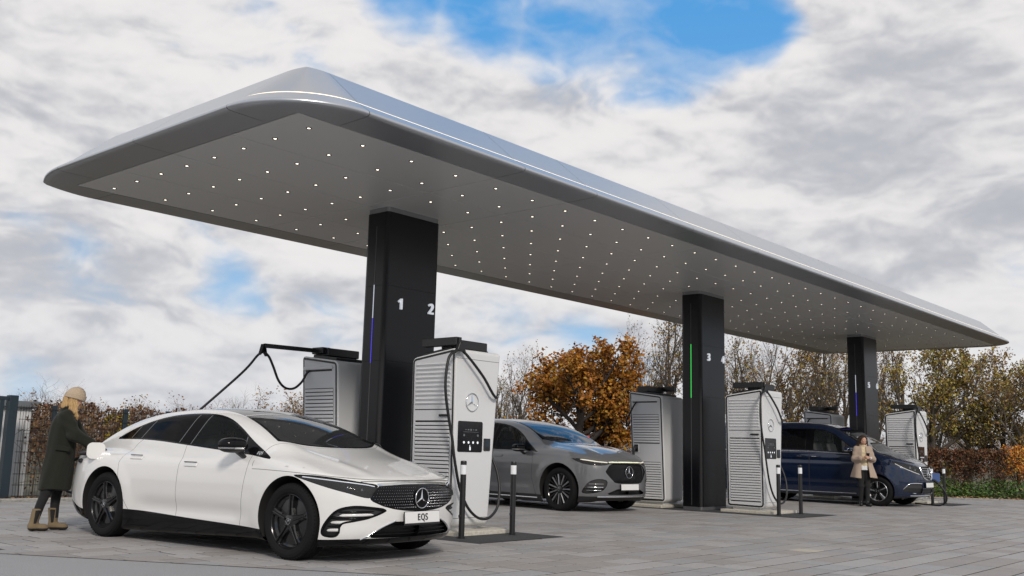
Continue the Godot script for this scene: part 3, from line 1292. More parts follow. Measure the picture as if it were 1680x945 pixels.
func make_charger(called: String, arm_out: float) -> Node3D:
	var t := thing(called, "charger", "charging station", Vector3.ZERO, 0.0, "chargers beside the columns")
	var white := mat("charger_white", Color(0.66, 0.67, 0.68), 0.42, 0.0)
	var side := mat("charger_side", Color(0.60, 0.61, 0.63), 0.45, 0.0)
	var black := mat("black_trim", Color(0.012, 0.012, 0.013), 0.45)
	var slatm := mat("charger_slat", Color(0.66, 0.67, 0.69), 0.42, 0.0)
	var loop := charger_body()
	var cen := Vector2(0, 1.25)
	var m := Msh.new()
	var rings := [[0.022, 0.0], [0.006, 0.006], [0.0, 0.022]]
	var pts := []
	for r in rings + [[0.0, -0.022], [0.006, -0.006], [0.022, 0.0]]:
		var l := inset_loop(loop, r[0])
		if (l[0] - cen).length() > (loop[0] - cen).length():
			l = inset_loop(loop, -r[0])
		var row := []
		var idx := pts.size()
		for p in l:
			var x: float = ch_left(p.y) + r[1] if idx < 3 else ch_right(p.y) + r[1]
			row.append(Vector3(x, p.y, p.x))
		pts.append(row)
	for k in 5:
		var na := []
		var nb := []
		for j in loop.size():
			var tz: Vector2 = loop[(j + 1) % loop.size()] - loop[(j + loop.size() - 1) % loop.size()]
			var o := Vector3(0, -tz.x, tz.y).normalized()
			if o.dot(Vector3(0, loop[j].y - cen.y, loop[j].x)) < 0.0:
				o = -o
			var sx: Array = [-1.0, -0.7, 0.0, 0.0, 0.7, 1.0]
			na.append((o * (1.0 - absf(sx[k]) * 0.9) + Vector3(sx[k], 0, 0)).normalized())
			nb.append((o * (1.0 - absf(sx[k + 1]) * 0.9) + Vector3(sx[k + 1], 0, 0)).normalized())
		m.ring_strip(pts[k], pts[k + 1], na, nb)
	m.flat_to(pts[0], Vector3.LEFT)
	m.flat_to(pts[5], Vector3.RIGHT)
	obj("housing", m, white, t)
	# black gasket line round both side faces, and the side door inside it
	for s in 2:
		var fr := Msh.new()
		var lp := []
		for d in [0.022, 0.050, 0.053]:
			var l := inset_loop(loop, d)
			if (l[0] - cen).length() > (loop[0] - cen).length():
				l = inset_loop(loop, -d)
			var row := []
			for p in l:
				row.append(Vector3((ch_left(p.y) if s == 0 else ch_right(p.y)) + (-0.004 if s == 0 else 0.004), p.y, p.x))
			lp.append(row)
		var nn := []
		for j in loop.size():
			nn.append(Vector3(-1 if s == 0 else 1, 0, 0))
		fr.ring_strip(lp[0], lp[1], nn, nn)
		obj("gasket", fr, black, t)
		var door := Msh.new()
		var inner := []
		for p in lp[2]:
			inner.append(p + Vector3(-0.002 if s == 0 else 0.002, 0, 0))
		door.flat_to(inner, Vector3(-1 if s == 0 else 1, 0, 0))
		var skirt := Msh.new()
		obj("side_door", door, side, t)
	# left side: louvres above, a lock handle, slats below
	var on_left := func(y: float, off: float) -> float: return ch_left(y) - 0.006 - off
	for k in 10:
		var y := 2.245 - 0.0585 * k
		var l := Msh.new()
		l.box(Vector3(on_left.call(y, 0.004), y, -0.012), Vector3(0.02, 0.034, 0.66), 0.006, Basis(Vector3(0, 0, 1), 0.5))
		obj("louvre", l, slatm, t)
	var ln := Msh.new()
	ln.box(Vector3(on_left.call(1.637, 0.0), 1.637, -0.005), Vector3(0.006, 0.012, 0.70))
	obj("door_line", ln, black, t)
	var hd := Msh.new()
	hd.box(Vector3(on_left.call(1.557, 0.014), 1.557, 0.22), Vector3(0.03, 0.03, 0.19), 0.008)
	obj("lock_handle", hd, black, t)
	var backl := Msh.new()
	backl.bar(Vector3(on_left.call(1.49, 0.0), 1.49, -0.01), Vector3(on_left.call(0.22, 0.0), 0.22, -0.01), 0.66, 0.003, Vector3.RIGHT)
	obj("slat_backing", backl, black, t)
	for k in 24:
		var y := 1.445 - 0.0515 * k
		var l := Msh.new()
		l.box(Vector3(on_left.call(y, 0.006), y, -0.01), Vector3(0.012, 0.037, 0.655), 0.003, Basis(Vector3(0, 0, 1), 0.12))
		obj("slat", l, slatm, t)
	# right side: a hood with the cable outlet, slats, the plug holder, slats
	var on_right := func(y: float, off: float) -> float: return ch_right(y) + 0.006 + off
	var lean := Basis(Vector3(0, 0, 1), -atan(0.175 / 2.4))
	var hood := Msh.new()
	hood.box(Vector3(on_right.call(2.27, 0.012), 2.262, 0.0), Vector3(0.03, 0.05, 0.68), 0.008, lean)
	obj("hood", hood, side, t)
	var rec := Msh.new()
	rec.box(Vector3(on_right.call(2.225, 0.0), 2.225, 0.0), Vector3(0.004, 0.03, 0.62), 0.0, lean)
	obj("hood_shadow_gap", rec, black, t)
	for sec in [[1.94, 11, 0.055], [0.93, 15, 0.052]]:
		var bk := Msh.new()
		var ya: float = sec[0] + 0.02
		var yb: float = sec[0] - sec[1] * sec[2]
		bk.bar(Vector3(on_right.call(ya, 0.0), ya, -0.01), Vector3(on_right.call(yb, 0.0), yb, -0.01), 0.66, 0.003, Vector3.RIGHT)
		obj("slat_backing", bk, black, t)
		for k in sec[1]:
			var y: float = sec[0] - 0.012 - sec[2] * k
			var l := Msh.new()
			l.box(Vector3(on_right.call(y, 0.006), y, -0.01), Vector3(0.012, sec[2] - 0.014, 0.655), 0.003, lean)
			obj("slat", l, slatm, t)
	# plug holder with a pale frame
	var hold := Msh.new()
	hold.box(Vector3(on_right.call(1.235, 0.004), 1.235, 0.255), Vector3(0.012, 0.19, 0.13), 0.03, lean)
	obj("holder_frame", hold, mat("holder_pale", Color(0.72, 0.73, 0.75), 0.4), t)
	var hin := Msh.new()
	hin.box(Vector3(on_right.call(1.235, 0.012), 1.235, 0.255), Vector3(0.012, 0.16, 0.10), 0.025, lean)
	obj("holder_socket", hin, black, t)
	var plug := Msh.new()
	var px: float = on_right.call(1.2, 0.0)
	plug.tube([Vector3(px, 1.27, 0.255), Vector3(px + 0.05, 1.255, 0.26), Vector3(px + 0.085, 1.2, 0.265), Vector3(px + 0.095, 1.12, 0.27), Vector3(px + 0.095, 1.05, 0.272)], [0.042, 0.046, 0.034, 0.028, 0.022], 12)
	if arm_out == 0.0:
		obj("plug", plug, black, t)
	# front: cap seam, emblem, screen, card reader, lower seam
	for y in [2.325, 0.215]:
		var sm := Msh.new()
		sm.box(Vector3((ch_left(y) + ch_right(y)) * 0.5, y, 0.4), Vector3(ch_right(y) - ch_left(y) - 0.03, 0.006, 0.003))
		obj("seam", sm, mat("seam_grey", Color(0.12, 0.12, 0.12), 0.6), t)
	obj("emblem", star_emblem(0.127, 0.02), mat("chrome", Color(0.78, 0.79, 0.81), 0.12, 1.0), t, Vector3(-0.094, 1.746, 0.40))
	var scr := Msh.new()
	var sp := PackedVector2Array()
	for e in rounded_rect(0.242, 0.205, 0.025, 4):
		sp.append(e[0])
	scr.prism(sp, 0.012, Transform3D(Basis(), Vector3(-0.107, 1.283, 0.396)), 0.003)
	var so := obj("screen", scr, mat("screen_glass", Color(0.006, 0.006, 0.008), 0.08), t)
	var icon := mat("icon_white", Color(0.7, 0.72, 0.75), 0.5, 0.0, {"emission_enabled": true, "emission": Color(0.8, 0.82, 0.85), "emission_energy_multiplier": 0.7})
	var dim := mat("icon_dim", Color(0.12, 0.13, 0.14), 0.5, 0.0, {"emission_enabled": true, "emission": Color(0.2, 0.22, 0.24), "emission_energy_multiplier": 0.4})
	var dot := Msh.new()
	dot.lathe([Vector2(0.017, 0.0), Vector2(0.016, 0.002), Vector2(0.001, 0.002)], Transform3D(Basis(Vector3.RIGHT, PI / 2), Vector3.ZERO), 14)
	for k in 4:
		obj("button", dot, icon, so, Vector3(-0.232 + 0.09 * k, 1.205, 0.409))
	obj("button", dot, dim, so, Vector3(-0.232, 1.30, 0.409))
	obj("button", dot, dim, so, Vector3(0.038, 1.30, 0.409))
	var hand := Msh.new()
	hand.box(Vector3(-0.11, 1.125, 0.41), Vector3(0.026, 0.045, 0.003), 0.001)
	hand.box(Vector3(-0.116, 1.157, 0.41), Vector3(0.009, 0.03, 0.003), 0.001)
	obj("hand_icon", hand, icon, so)
	var bars := Msh.new()
	for k in 5:
		bars.box(Vector3(-0.20 + 0.05 * k, 1.375, 0.4095), Vector3(0.03, 0.008 + 0.008 * (k % 3), 0.002))
	bars.box(Vector3(-0.1, 1.345, 0.4095), Vector3(0.3, 0.004, 0.002))
	obj("screen_image", bars, dim, so)
	var rd := Msh.new()
	rd.box(Vector3(0.228, 1.183, 0.405), Vector3(0.125, 0.165, 0.03), 0.008)
	var ro := obj("card_reader", rd, black, t)
	var rg := Msh.new()
	rg.box(Vector3(0.222, 1.197, 0.421), Vector3(0.085, 0.10, 0.004), 0.001)
	obj("reader_glass", rg, mat("reader_blue", Color(0.03, 0.045, 0.06), 0.1), ro)
	# pedestal and concrete slab
	var ped := Msh.new()
	ped.box(Vector3(-0.06, 0.095, -0.02), Vector3(0.56, 0.09, 0.62), 0.006)
	obj("pedestal", ped, side, t)
	var cb := Msh.new()
	cb.box(Vector3(0.015, 0.03, 0.06), Vector3(1.13, 0.06, 1.12), 0.008)
	obj("concrete_base", cb, grain(mat("base_concrete", Color(1, 1, 1), 0.85), noise_tex("cb_c", 0.04, Color(0.40, 0.37, 0.31), Color(0.62, 0.59, 0.52)), 0.8), t)
	# cable management on the roof
	var arm := mat("arm_black", Color(0.014, 0.0145, 0.016), 0.42)
	var pl := Msh.new()
	pl.box(Vector3(0.0, 2.425, -0.02), Vector3(0.74, 0.05, 0.56), 0.008, Basis(Vector3.RIGHT, -0.13))
	obj("roof_plate", pl, arm, t)
	var bx := Msh.new()
	bx.box(Vector3(-0.03, 2.525, 0.17), Vector3(0.62, 0.12, 0.30), 0.01)
	obj("arm_housing", bx, arm, t)
	return t


func cable_of(t: Node3D, called: String, pts: Array, r := 0.019, m := "cable_black") -> void:
	var c := Msh.new()
	c.tube(spline(pts, 8), r, 8)
	obj(called, c, mat(m, Color(0.011, 0.011, 0.012), 0.5), t)


func front_cables(t: Node3D) -> void:   # the folded arm and the cable hanging before the front, as on chargers facing the camera
	var arm := mats["arm_black"] as Material
	var a := Msh.new()
	a.box(Vector3(-0.39, 2.55, 0.08), Vector3(0.11, 0.11, 0.66), 0.006)
	obj("swing_arm", a, arm, t)
	var hk := Msh.new()
	hk.prism(PackedVector2Array([Vector2(-0.10, -0.10), Vector2(-0.03, 0.05), Vector2(0.03, 0.05), Vector2(0.10, -0.10), Vector2(0.05, -0.07), Vector2(-0.05, -0.07)]), 0.05, Transform3D(Basis(), Vector3(-0.41, 2.475, 0.435)), 0.004)
	hk.box(Vector3(-0.40, 2.545, 0.425), Vector3(0.03, 0.10, 0.03), 0.003)
	obj("cable_bracket", hk, arm, t)
	cable_of(t, "cable", [Vector3(-0.36, 2.455, 0.46), Vector3(-0.43, 2.43, 0.47), Vector3(-0.53, 2.40, 0.475), Vector3(-0.645, 2.30, 0.48), Vector3(-0.69, 2.06, 0.48), Vector3(-0.68, 1.82, 0.48), Vector3(-0.61, 1.52, 0.48), Vector3(-0.54, 1.24, 0.49), Vector3(-0.50, 1.0, 0.50), Vector3(-0.39, 0.64, 0.50), Vector3(-0.246, 0.394, 0.50), Vector3(-0.083, 0.254, 0.5), Vector3(0.079, 0.20, 0.5), Vector3(0.241, 0.225, 0.5), Vector3(0.39, 0.36, 0.49), Vector3(0.46, 0.61, 0.45), Vector3(0.49, 0.83, 0.37), Vector3(0.475, 1.0, 0.29), Vector3(0.463, 1.06, 0.272)])
	cable_of(t, "cable", [Vector3(-0.46, 2.46, 0.46), Vector3(-0.41, 2.46, 0.465), Vector3(-0.35, 2.40, 0.475), Vector3(-0.2, 2.28, 0.49), Vector3(0.03, 2.08, 0.50), Vector3(0.22, 1.885, 0.49), Vector3(0.36, 1.83, 0.44), Vector3(0.46, 1.90, 0.34), Vector3(0.475, 2.08, 0.27), Vector3(0.46, 2.2, 0.255)])


func chargers() -> void:
	var proto := make_charger("charger", 0.0)
	var spots := []
	for k in 3:
		spots.append([Vector3(9.9 + PERIOD * k, 0, -9.6), 0.0])
		spots.append([Vector3(9.74 + PERIOD * k, 0, -11.88), PI])
	var names := ["grey-white charger with star emblem and screen, in front of column 1 and 2", "charger behind the white car with its cable arm swung out", "grey-white charger with screen, in front of column 3 and 4 beside the blue van", "grey charger between the silver SUV and the column with a green light", "farthest white charger, behind the blue van's bonnet, beside column 5 and 6", "charger top showing above the blue van's roof"]
	var cs := []
	for k in 6:
		var o := proto if k == 0 else copy_of(proto, names[k], spots[k][0], spots[k][1])
		o.position = spots[k][0]
		o.rotation.y = spots[k][1]
		o.set_meta("label", names[k])
		cs.append(o)
	for k in [0, 2, 4]:
		front_cables(cs[k])
	for k in [3, 5]:   # resting: the cable runs from the outlet round to the front, out of sight
		cable_of(cs[k], "cable", [Vector3(0.46, 2.235, 0.2), Vector3(0.50, 2.16, 0.24), Vector3(0.52, 2.0, 0.33), Vector3(0.50, 1.85, 0.43), Vector3(0.40, 1.7, 0.50), Vector3(0.2, 1.9, 0.5), Vector3(-0.1, 2.3, 0.48)])
		var a := Msh.new()
		a.box(Vector3(-0.39, 2.55, 0.08), Vector3(0.11, 0.11, 0.66), 0.006)
		obj("swing_arm", a, mats["arm_black"], cs[k])
	# the arm that is swung out towards the white car
	var c: Node3D = cs[1]
	var arm := mats["arm_black"] as Material
	var a := Msh.new()
	a.bar(Vector3(0.20, 2.545, 0.22), Vector3(1.245, 2.541, 0.30), 0.05, 0.062, Vector3.UP, 0.004)
	a.box(Vector3(0.27, 2.545, 0.20), Vector3(0.16, 0.10, 0.26), 0.008)
	obj("swing_arm", a, arm, c)
	var hk := Msh.new()
	var tip := Vector3(1.245, 2.51, 0.30)
	hk.prism(PackedVector2Array([Vector2(-0.11, -0.10), Vector2(-0.03, 0.07), Vector2(0.03, 0.07), Vector2(0.11, -0.10), Vector2(0.05, -0.06), Vector2(-0.05, -0.06)]), 0.05, Transform3D(Basis(Vector3.UP, 0.5), tip + Vector3(0, -0.02, -0.025)), 0.004)
	obj("cable_bracket", hk, arm, c)
	if true:
		cable_of(c, "cable", [Vector3(0.46, 2.235, 0.22), Vector3(0.50, 2.17, 0.24), Vector3(0.56, 2.05, 0.26), Vector3(0.68, 1.95, 0.28), Vector3(0.82, 1.95, 0.30), Vector3(0.95, 2.05, 0.30), Vector3(1.06, 2.25, 0.30), Vector3(1.15, 2.39, 0.30), Vector3(1.245, 2.44, 0.30), Vector3(1.34, 2.39, 0.30), Vector3(1.540, 2.120, 0.370), Vector3(2.040, 1.500, 0.720), Vector3(2.540, 0.850, 1.120), Vector3(2.990, 0.450, 1.370), Vector3(3.440, 0.420, 1.320), Vector3(3.720, 0.600, 0.970), Vector3(3.840, 0.840, 0.470), Vector3(3.830, 0.930, 0.100)], 0.018)


func bollards() -> void:
	var blk := mat("bollard_black", Color(0.012, 0.012, 0.013), 0.42)
	var wht := mat("bollard_white", Color(0.78, 0.80, 0.83), 0.3)
	var proto: Node3D = null
	var labels := ["black bollard with white band in front of the white car's far headlight", "black bollard with white band to the right of the nearest charger", "black bollard with white band before the middle charger's front", "black bollard with white band in front of the blue van's side", "black bollard with white band hidden behind the blue van's nose", "black bollard with white band right of the blue van, before the hedge"]
	for k in 6:
		var at := Vector3([9.244, 10.222][k % 2] + PERIOD * (k / 2), 0, -8.78)
		if proto == null:
			proto = thing("bollard", labels[0], "bollard", at, 0.0, "bollards before the chargers")
			var post := Msh.new()
			post.lathe([Vector2(0.038, 0.0), Vector2(0.038, 0.798)], Transform3D(), 20)
			obj("post", post, blk, proto)
			var band := Msh.new()
			band.lathe([Vector2(0.0375, 0.798), Vector2(0.0395, 0.80), Vector2(0.0395, 0.915), Vector2(0.0375, 0.917)], Transform3D(), 20)
			obj("white_band", band, wht, proto)
			var cap := Msh.new()
			cap.lathe([Vector2(0.038, 0.917), Vector2(0.040, 0.92), Vector2(0.040, 0.955), Vector2(0.036, 0.968), Vector2(0.001, 0.972)], Transform3D(), 20)
			obj("cap", cap, blk, proto)
			var foot := Msh.new()
			foot.lathe([Vector2(0.052, 0.0), Vector2(0.052, 0.012), Vector2(0.046, 0.016), Vector2(0.046, 0.03), Vector2(0.038, 0.034)], Transform3D(), 20)
			foot.box(Vector3(-0.04, 0.28, 0.0), Vector3(0.03, 0.035, 0.03), 0.005)
			obj("foot", foot, blk, proto)
		else:
			copy_of(proto, labels[k], at, rng.randf() * 0.4)


# ---------------------------------------------------------------- cars
# A car's skin is the zero surface of smoothly blended profiles: x forward from the front axle, y up, z to its right.
class CarSkin:
	var lo := -5.0
	var inv := 1.0
	var top: PackedFloat32Array      # bonnet and tail over x
	var roof: PackedFloat32Array     # windscreen, roof and rear window over x
	var wide: PackedFloat32Array     # half width over x
	var ghx: PackedFloat32Array      # change of the cabin's half width over x
	var side: PackedFloat32Array     # change of the half width over y
	var cab: PackedFloat32Array      # half width of the cabin over y
	var nose: PackedFloat32Array     # front over y
	var tail: PackedFloat32Array     # rear over y
	var nose_z: PackedFloat32Array   # how far the front falls back over z
	var tail_z: PackedFloat32Array
	var low: PackedFloat32Array      # underside over x
	var yinv := 1.0
	var zinv := 1.0
	var crown := 0.10
	var rcrown := 0.10
	var ycab := 0.82
	var r_shoulder := 0.12
	var r_front := 0.09
	var r_roof := 0.10
	var r_join := 0.05
	var extra: Callable

	static func lk(t: PackedFloat32Array, s: float) -> float:
		s = clampf(s, 0.0, t.size() - 1.001)
		var k := int(s)
		return lerpf(t[k], t[k + 1], s - k)

	static func smx(a: float, b: float, k: float) -> float:
		var h := maxf(k - absf(a - b), 0.0) / k
		return maxf(a, b) + h * h * k * 0.25

	func f(p: Vector3) -> float:
		var z := absf(p.z)
		var sx := (p.x - lo) * inv
		var sy := p.y * yinv
		var sz := z * zinv
		var a := (p.y - lk(top, sx) + crown * z * z) * 0.93
		var b := z - lk(wide, sx) - lk(side, sy)
		var c := p.x - lk(nose, sy) + lk(nose_z, sz)
		var d := lk(tail, sy) + lk(tail_z, sz) - p.x
		var e := smx(smx(a, b, r_shoulder), smx(c, d, 0.05), r_front)
		var g := smx((p.y - lk(roof, sx) + rcrown * z * z) * 0.9, z - lk(cab, sy) - lk(ghx, sx), r_roof)
		g = maxf(g, ycab - p.y)
		var h := maxf(r_join - absf(e - g), 0.0) / r_join
		e = minf(e, g) - h * h * r_join * 0.25
		e = smx(e, lk(low, sx) - p.y, 0.06)
		if extra.is_valid():
			e = extra.call(p, e)
		return e


func skin_tables(s: CarSkin, x0: float, x1: float, d: Dictionary) -> void:
	var n := 600
	s.lo = x0
	s.inv = n / (x1 - x0)
	s.yinv = n / 2.2
	s.zinv = n / 1.2
	for k in ["top", "roof", "wide", "ghx", "low"]:
		s.set(k, table(d[k], x0, x1, n))
	for k in ["side", "cab", "nose", "tail"]:
		s.set(k, table(d[k], 0.0, 2.2, n))
	for k in ["nose_z", "tail_z"]:
		s.set(k, table(d[k], 0.0, 1.2, n))


func half_skin(s: CarSkin, lo: Vector3, hi: Vector3, cell: float) -> Msh:
	var m := snet(s.f, lo, hi, cell, 4, 2, 0.003, 4.0)
	return clip(m, func(p: Vector3) -> float: return -p.z)[0]


func both(m: Msh) -> Msh:
	var o := Msh.new()
	o.join(m)
	o.join(m.flipped_z())
	return o


func v2(a: Array) -> PackedVector2Array:   # [x, y, x, y ...]
	var o := PackedVector2Array()
	for k in range(0, a.size(), 2):
		o.append(Vector2(a[k], a[k + 1]))
	return o


func smooth_poly(a: Array, per := 5) -> PackedVector2Array:
	var pts := []
	for p in v2(a):
		pts.append(p)
	return PackedVector2Array(spline(pts, per, true))


func in_side(poly: PackedVector2Array, zmin := 0.35, grow := 0.0) -> Callable:   # side view
	var box := Rect2(poly[0], Vector2.ZERO)
	for p in poly:
		box = box.expand(p)
	box = box.grow(0.06)
	return func(p: Vector3) -> float:
		var q := Vector2(p.x, p.y)
		if p.z < zmin or not box.has_point(q):
			return 0.05
		return poly_sd(q, poly) - grow


func in_diag(poly: PackedVector2Array, xmin := 0.0, grow := 0.0) -> Callable:   # seen from the front corner: (x - z) / sqrt 2 against y
	var box := Rect2(poly[0], Vector2.ZERO)
	for p in poly:
		box = box.expand(p)
	box = box.grow(0.06)
	return func(p: Vector3) -> float:
		var q := Vector2((p.x - absf(p.z)) * 0.7071, p.y)
		if p.x < xmin or not box.has_point(q):
			return 0.05
		return poly_sd(q, poly) - grow


func in_front(poly: PackedVector2Array, xmin := 0.0, grow := 0.0) -> Callable:   # front view: z against y
	var box := Rect2(poly[0], Vector2.ZERO)
	for p in poly:
		box = box.expand(p)
	box = box.grow(0.06)
	return func(p: Vector3) -> float:
		var q := Vector2(absf(p.z), p.y)
		if p.x < xmin or not box.has_point(q):
			return 0.05
		return poly_sd(q, poly) - grow


func arch_cut(cx: float, cy: float, r: float) -> Callable:
	return func(p: Vector3) -> float:
		if p.z < 0.45 or absf(p.x - cx) > r + 0.2:
			return 0.05
		return Vector2(p.x - cx, p.y - cy).length() - r


func arch_liner(s: CarSkin, cx: float, cy: float, r: float) -> Msh:   # the dark inside of one wheel arch (right side)
	var m := Msh.new()
	var a := []
	var b := []
	var nn := []
	var ia := []
	for k in 33:
		var an := -0.45 + (PI + 0.9) * k / 32.0
		var q := Vector2(cos(an), sin(an))
		var p := Vector3(cx + q.x * (r + 0.001), cy + q.y * (r + 0.001), 0.0)
		var z := 1.1
		for st in 60:
			if s.f(Vector3(p.x, p.y, z)) < 0.0:
				break
			z -= 0.006
		a.append(Vector3(p.x, p.y, z - 0.001))
		b.append(Vector3(p.x, p.y, 0.5))
		nn.append(Vector3(-q.x, -q.y, 0))
	m.ring_strip(a, b, nn, nn, false)
	var k0 := m.vert(Vector3(cx, cy, 0.5), Vector3(0, 0, 1))
	for k in 33:
		m.vert(b[k], Vector3(0, 0, 1))
	for k in 32:
		m.tri(k0, k0 + 1 + k, k0 + 2 + k)
	return m


func on_skin_x(s: CarSkin, y: float, z: float, from := 1.4) -> Vector3:   # the foremost point of the skin at height y and side z
	var x := from
	for st in 400:
		var d := s.f(Vector3(x, y, z))
		if d < 0.0005:
			break
		x -= maxf(d * 0.6, 0.0006)
	return Vector3(x, y, z)


func on_skin_z(s: CarSkin, x: float, y: float) -> Vector3:
	var z := 1.4
	for st in 400:
		var d := s.f(Vector3(x, y, z))
		if d < 0.0005:
			break
		z -= maxf(d * 0.6, 0.0006)
	return Vector3(x, y, z)


func skin_normal(s: CarSkin, p: Vector3) -> Vector3:
	var e := 0.004
	return Vector3(s.f(p + Vector3(e, 0, 0)) - s.f(p - Vector3(e, 0, 0)), s.f(p + Vector3(0, e, 0)) - s.f(p - Vector3(0, e, 0)), s.f(p + Vector3(0, 0, e)) - s.f(p - Vector3(0, 0, e))).normalized()


func facing(n: Vector3, up := Vector3.UP) -> Basis:   # local z looks along n
	var x := up.cross(n).normalized()
	return Basis(x, n.cross(x), n)


func wheel(parent: Node3D, at: Vector3, r: float, w: float, rim_r: float, style: int, spin: float) -> Node3D:   # at: centre of the outer face; local z outward
	var o := Node3D.new()
	o.name = "wheel"
	parent.add_child(o, true)
	o.position = at
	if at.z < 0.0:
		o.rotation.y = PI
	var lie := Transform3D(Basis(Vector3.RIGHT, PI * 0.5), Vector3.ZERO)   # lathe axis y -> z
	var rubber := mat("tyre_rubber", Color(0.009, 0.009, 0.0095), 0.82, 0.0, {"metallic_specular": 0.3})
	var ty := Msh.new()
	var sh := r - rim_r
	var prof := [Vector2(rim_r - 0.004, -0.016), Vector2(rim_r + 0.012, -0.004), Vector2(rim_r + sh * 0.45, 0.004), Vector2(rim_r + sh * 0.72, -0.002), Vector2(r - 0.016, -0.016), Vector2(r - 0.004, -0.03), Vector2(r, -0.045)]
	var gw := (w - 0.09) / 5.0
	for k in 4:
		var h := -0.045 - gw * (k + 1) + gw * 0.5
		prof.append_array([Vector2(r, h + 0.006), Vector2(r - 0.007, h + 0.003), Vector2(r - 0.007, h - 0.003), Vector2(r, h - 0.006)])
	prof.append_array([Vector2(r, -w + 0.045), Vector2(r - 0.016, -w + 0.014), Vector2(rim_r + sh * 0.5, -w), Vector2(rim_r, -w + 0.02)])
	ty.lathe(prof, lie, 48)
	for k in 64:   # tread blocks' cross cuts show as small dark ribs at the shoulder
		var an := TAU * k / 64
		ty.box(Vector3(cos(an) * (r - 0.010), sin(an) * (r - 0.010), -0.024), Vector3(0.012, 0.007, 0.016), 0.0, Basis(Vector3(0, 0, 1), an))
	obj("tyre", ty, rubber, o)
	var dark := mat("rim_black", Color(0.006, 0.006, 0.0065), 0.18, 0.0, {"metallic_specular": 0.6})
	var lip := mat("rim_lip", Color(0.018, 0.018, 0.02), 0.22, 0.3)
	var cham := mat("chrome", Color(0.78, 0.79, 0.81), 0.12, 1.0)
	var well := Msh.new()
	well.lathe([Vector2(rim_r - 0.006, -0.016), Vector2(rim_r - 0.012, -0.012), Vector2(rim_r - 0.018, -0.02), Vector2(rim_r - 0.03, -0.06), Vector2(rim_r - 0.035, -0.13), Vector2(0.05, -0.135)], lie, 48)
	var disc := Msh.new()
	var rimmat: Material = lip
	match style:
		0:
			obj("rim", well, lip, o)
			disc.lathe([Vector2(rim_r - 0.022, -0.045), Vector2(rim_r - 0.05, -0.062), Vector2(0.12, -0.055), Vector2(0.05, -0.05)], lie, 40)
			obj("rim_dish", disc, dark, o)
			for k in 5:
				var an := TAU * k / 5 + spin
				var b := Basis(Vector3(0, 0, 1), an - PI / 2)
				var sp := Msh.new()
				var q := rim_r - 0.012
				sp.prism(v2([-0.062, 0.03, -0.030, q * 0.5, -0.026, q * 0.78, -0.040, q, 0.040, q, 0.026, q * 0.78, 0.030, q * 0.5, 0.062, 0.03]), 0.045, Transform3D(b, Vector3(0, 0, -0.062)), 0.010)
				sp.prism(v2([-0.010, 0.06, -0.006, q * 0.97, 0.006, q * 0.97, 0.010, 0.06]), 0.018, Transform3D(b, Vector3(0, 0, -0.018)), 0.004)
				obj("spoke", sp, dark, o)
		1:
			obj("rim", well, dark, o)
			disc.lathe([Vector2(rim_r - 0.03, -0.10), Vector2(0.05, -0.10)], lie, 32)
			obj("rim_dish", disc, dark, o)
			var bright := mat("rim_grey", Color(0.42, 0.42, 0.44), 0.28, 0.85)
			for k in 22:
				var an := TAU * k / 22 + spin
				var b := Basis(Vector3(0, 0, 1), an - PI / 2)
				var sp := Msh.new()
				sp.prism(v2([-0.009, 0.08, -0.013, rim_r - 0.008, 0.013, rim_r - 0.008, 0.009, 0.08]), 0.03, Transform3D(b, Vector3(0, 0, -0.055)), 0.005)
				obj("spoke", sp, bright if k % 2 else dark, o)
		2:
			var silver := mat("rim_silver", Color(0.60, 0.61, 0.63), 0.22, 0.9)
			obj("rim", well, silver, o)
			disc.lathe([Vector2(rim_r - 0.024, -0.075), Vector2(0.05, -0.075)], lie, 32)
			obj("rim_dish", disc, dark, o)
			for k in 5:
				var an := TAU * k / 5 + spin
				for s in [-1.0, 1.0]:
					var b := Basis(Vector3(0, 0, 1), an - PI / 2 + s * 0.14)
					var sp := Msh.new()
					sp.prism(v2([-0.020, 0.03, -0.016, rim_r * 0.55, -0.030, rim_r - 0.01, 0.030, rim_r - 0.01, 0.016, rim_r * 0.55, 0.020, 0.03]), 0.035, Transform3D(b, Vector3(0, 0, -0.058)), 0.008)
					obj("spoke", sp, silver if s > 0 else dark, o)
	var hub := Msh.new()
	hub.lathe([Vector2(0.075, -0.045), Vector2(0.07, -0.018), Vector2(0.04, -0.012), Vector2(0.034, -0.010), Vector2(0.001, -0.009)], lie, 24)
	var ho := obj("hub", hub, dark, o)
	obj("emblem", star_emblem(0.031, 0.006), cham, ho, Vector3(0, 0, -0.008))
	return o


func plate(parent: Node3D, at: Vector3, n: Vector3, text: String) -> void:
	var b := facing(n)
	var fr := Msh.new()
	fr.box(at + b * Vector3(0, -0.006, 0.0), Vector3(0.535, 0.135, 0.012), 0.004, b)
	var o := obj("number_plate", fr, mat("plate_frame", Color(0.012, 0.012, 0.012), 0.5), parent)
	var pl := Msh.new()
	pl.box(at + b * Vector3(0, 0.002, 0.006), Vector3(0.52, 0.11, 0.006), 0.002, b)
	obj("plate", pl, mat("plate_white", Color(0.74, 0.74, 0.73), 0.35), o)
	if text:
		var w := words(text, 0.064, 0.004)
		var q := obj("lettering", w, mat("plate_letters", Color(0.012, 0.012, 0.012), 0.5), o)
		q.transform = Transform3D(b, at + b * Vector3(0.0, 0.003, 0.0095))


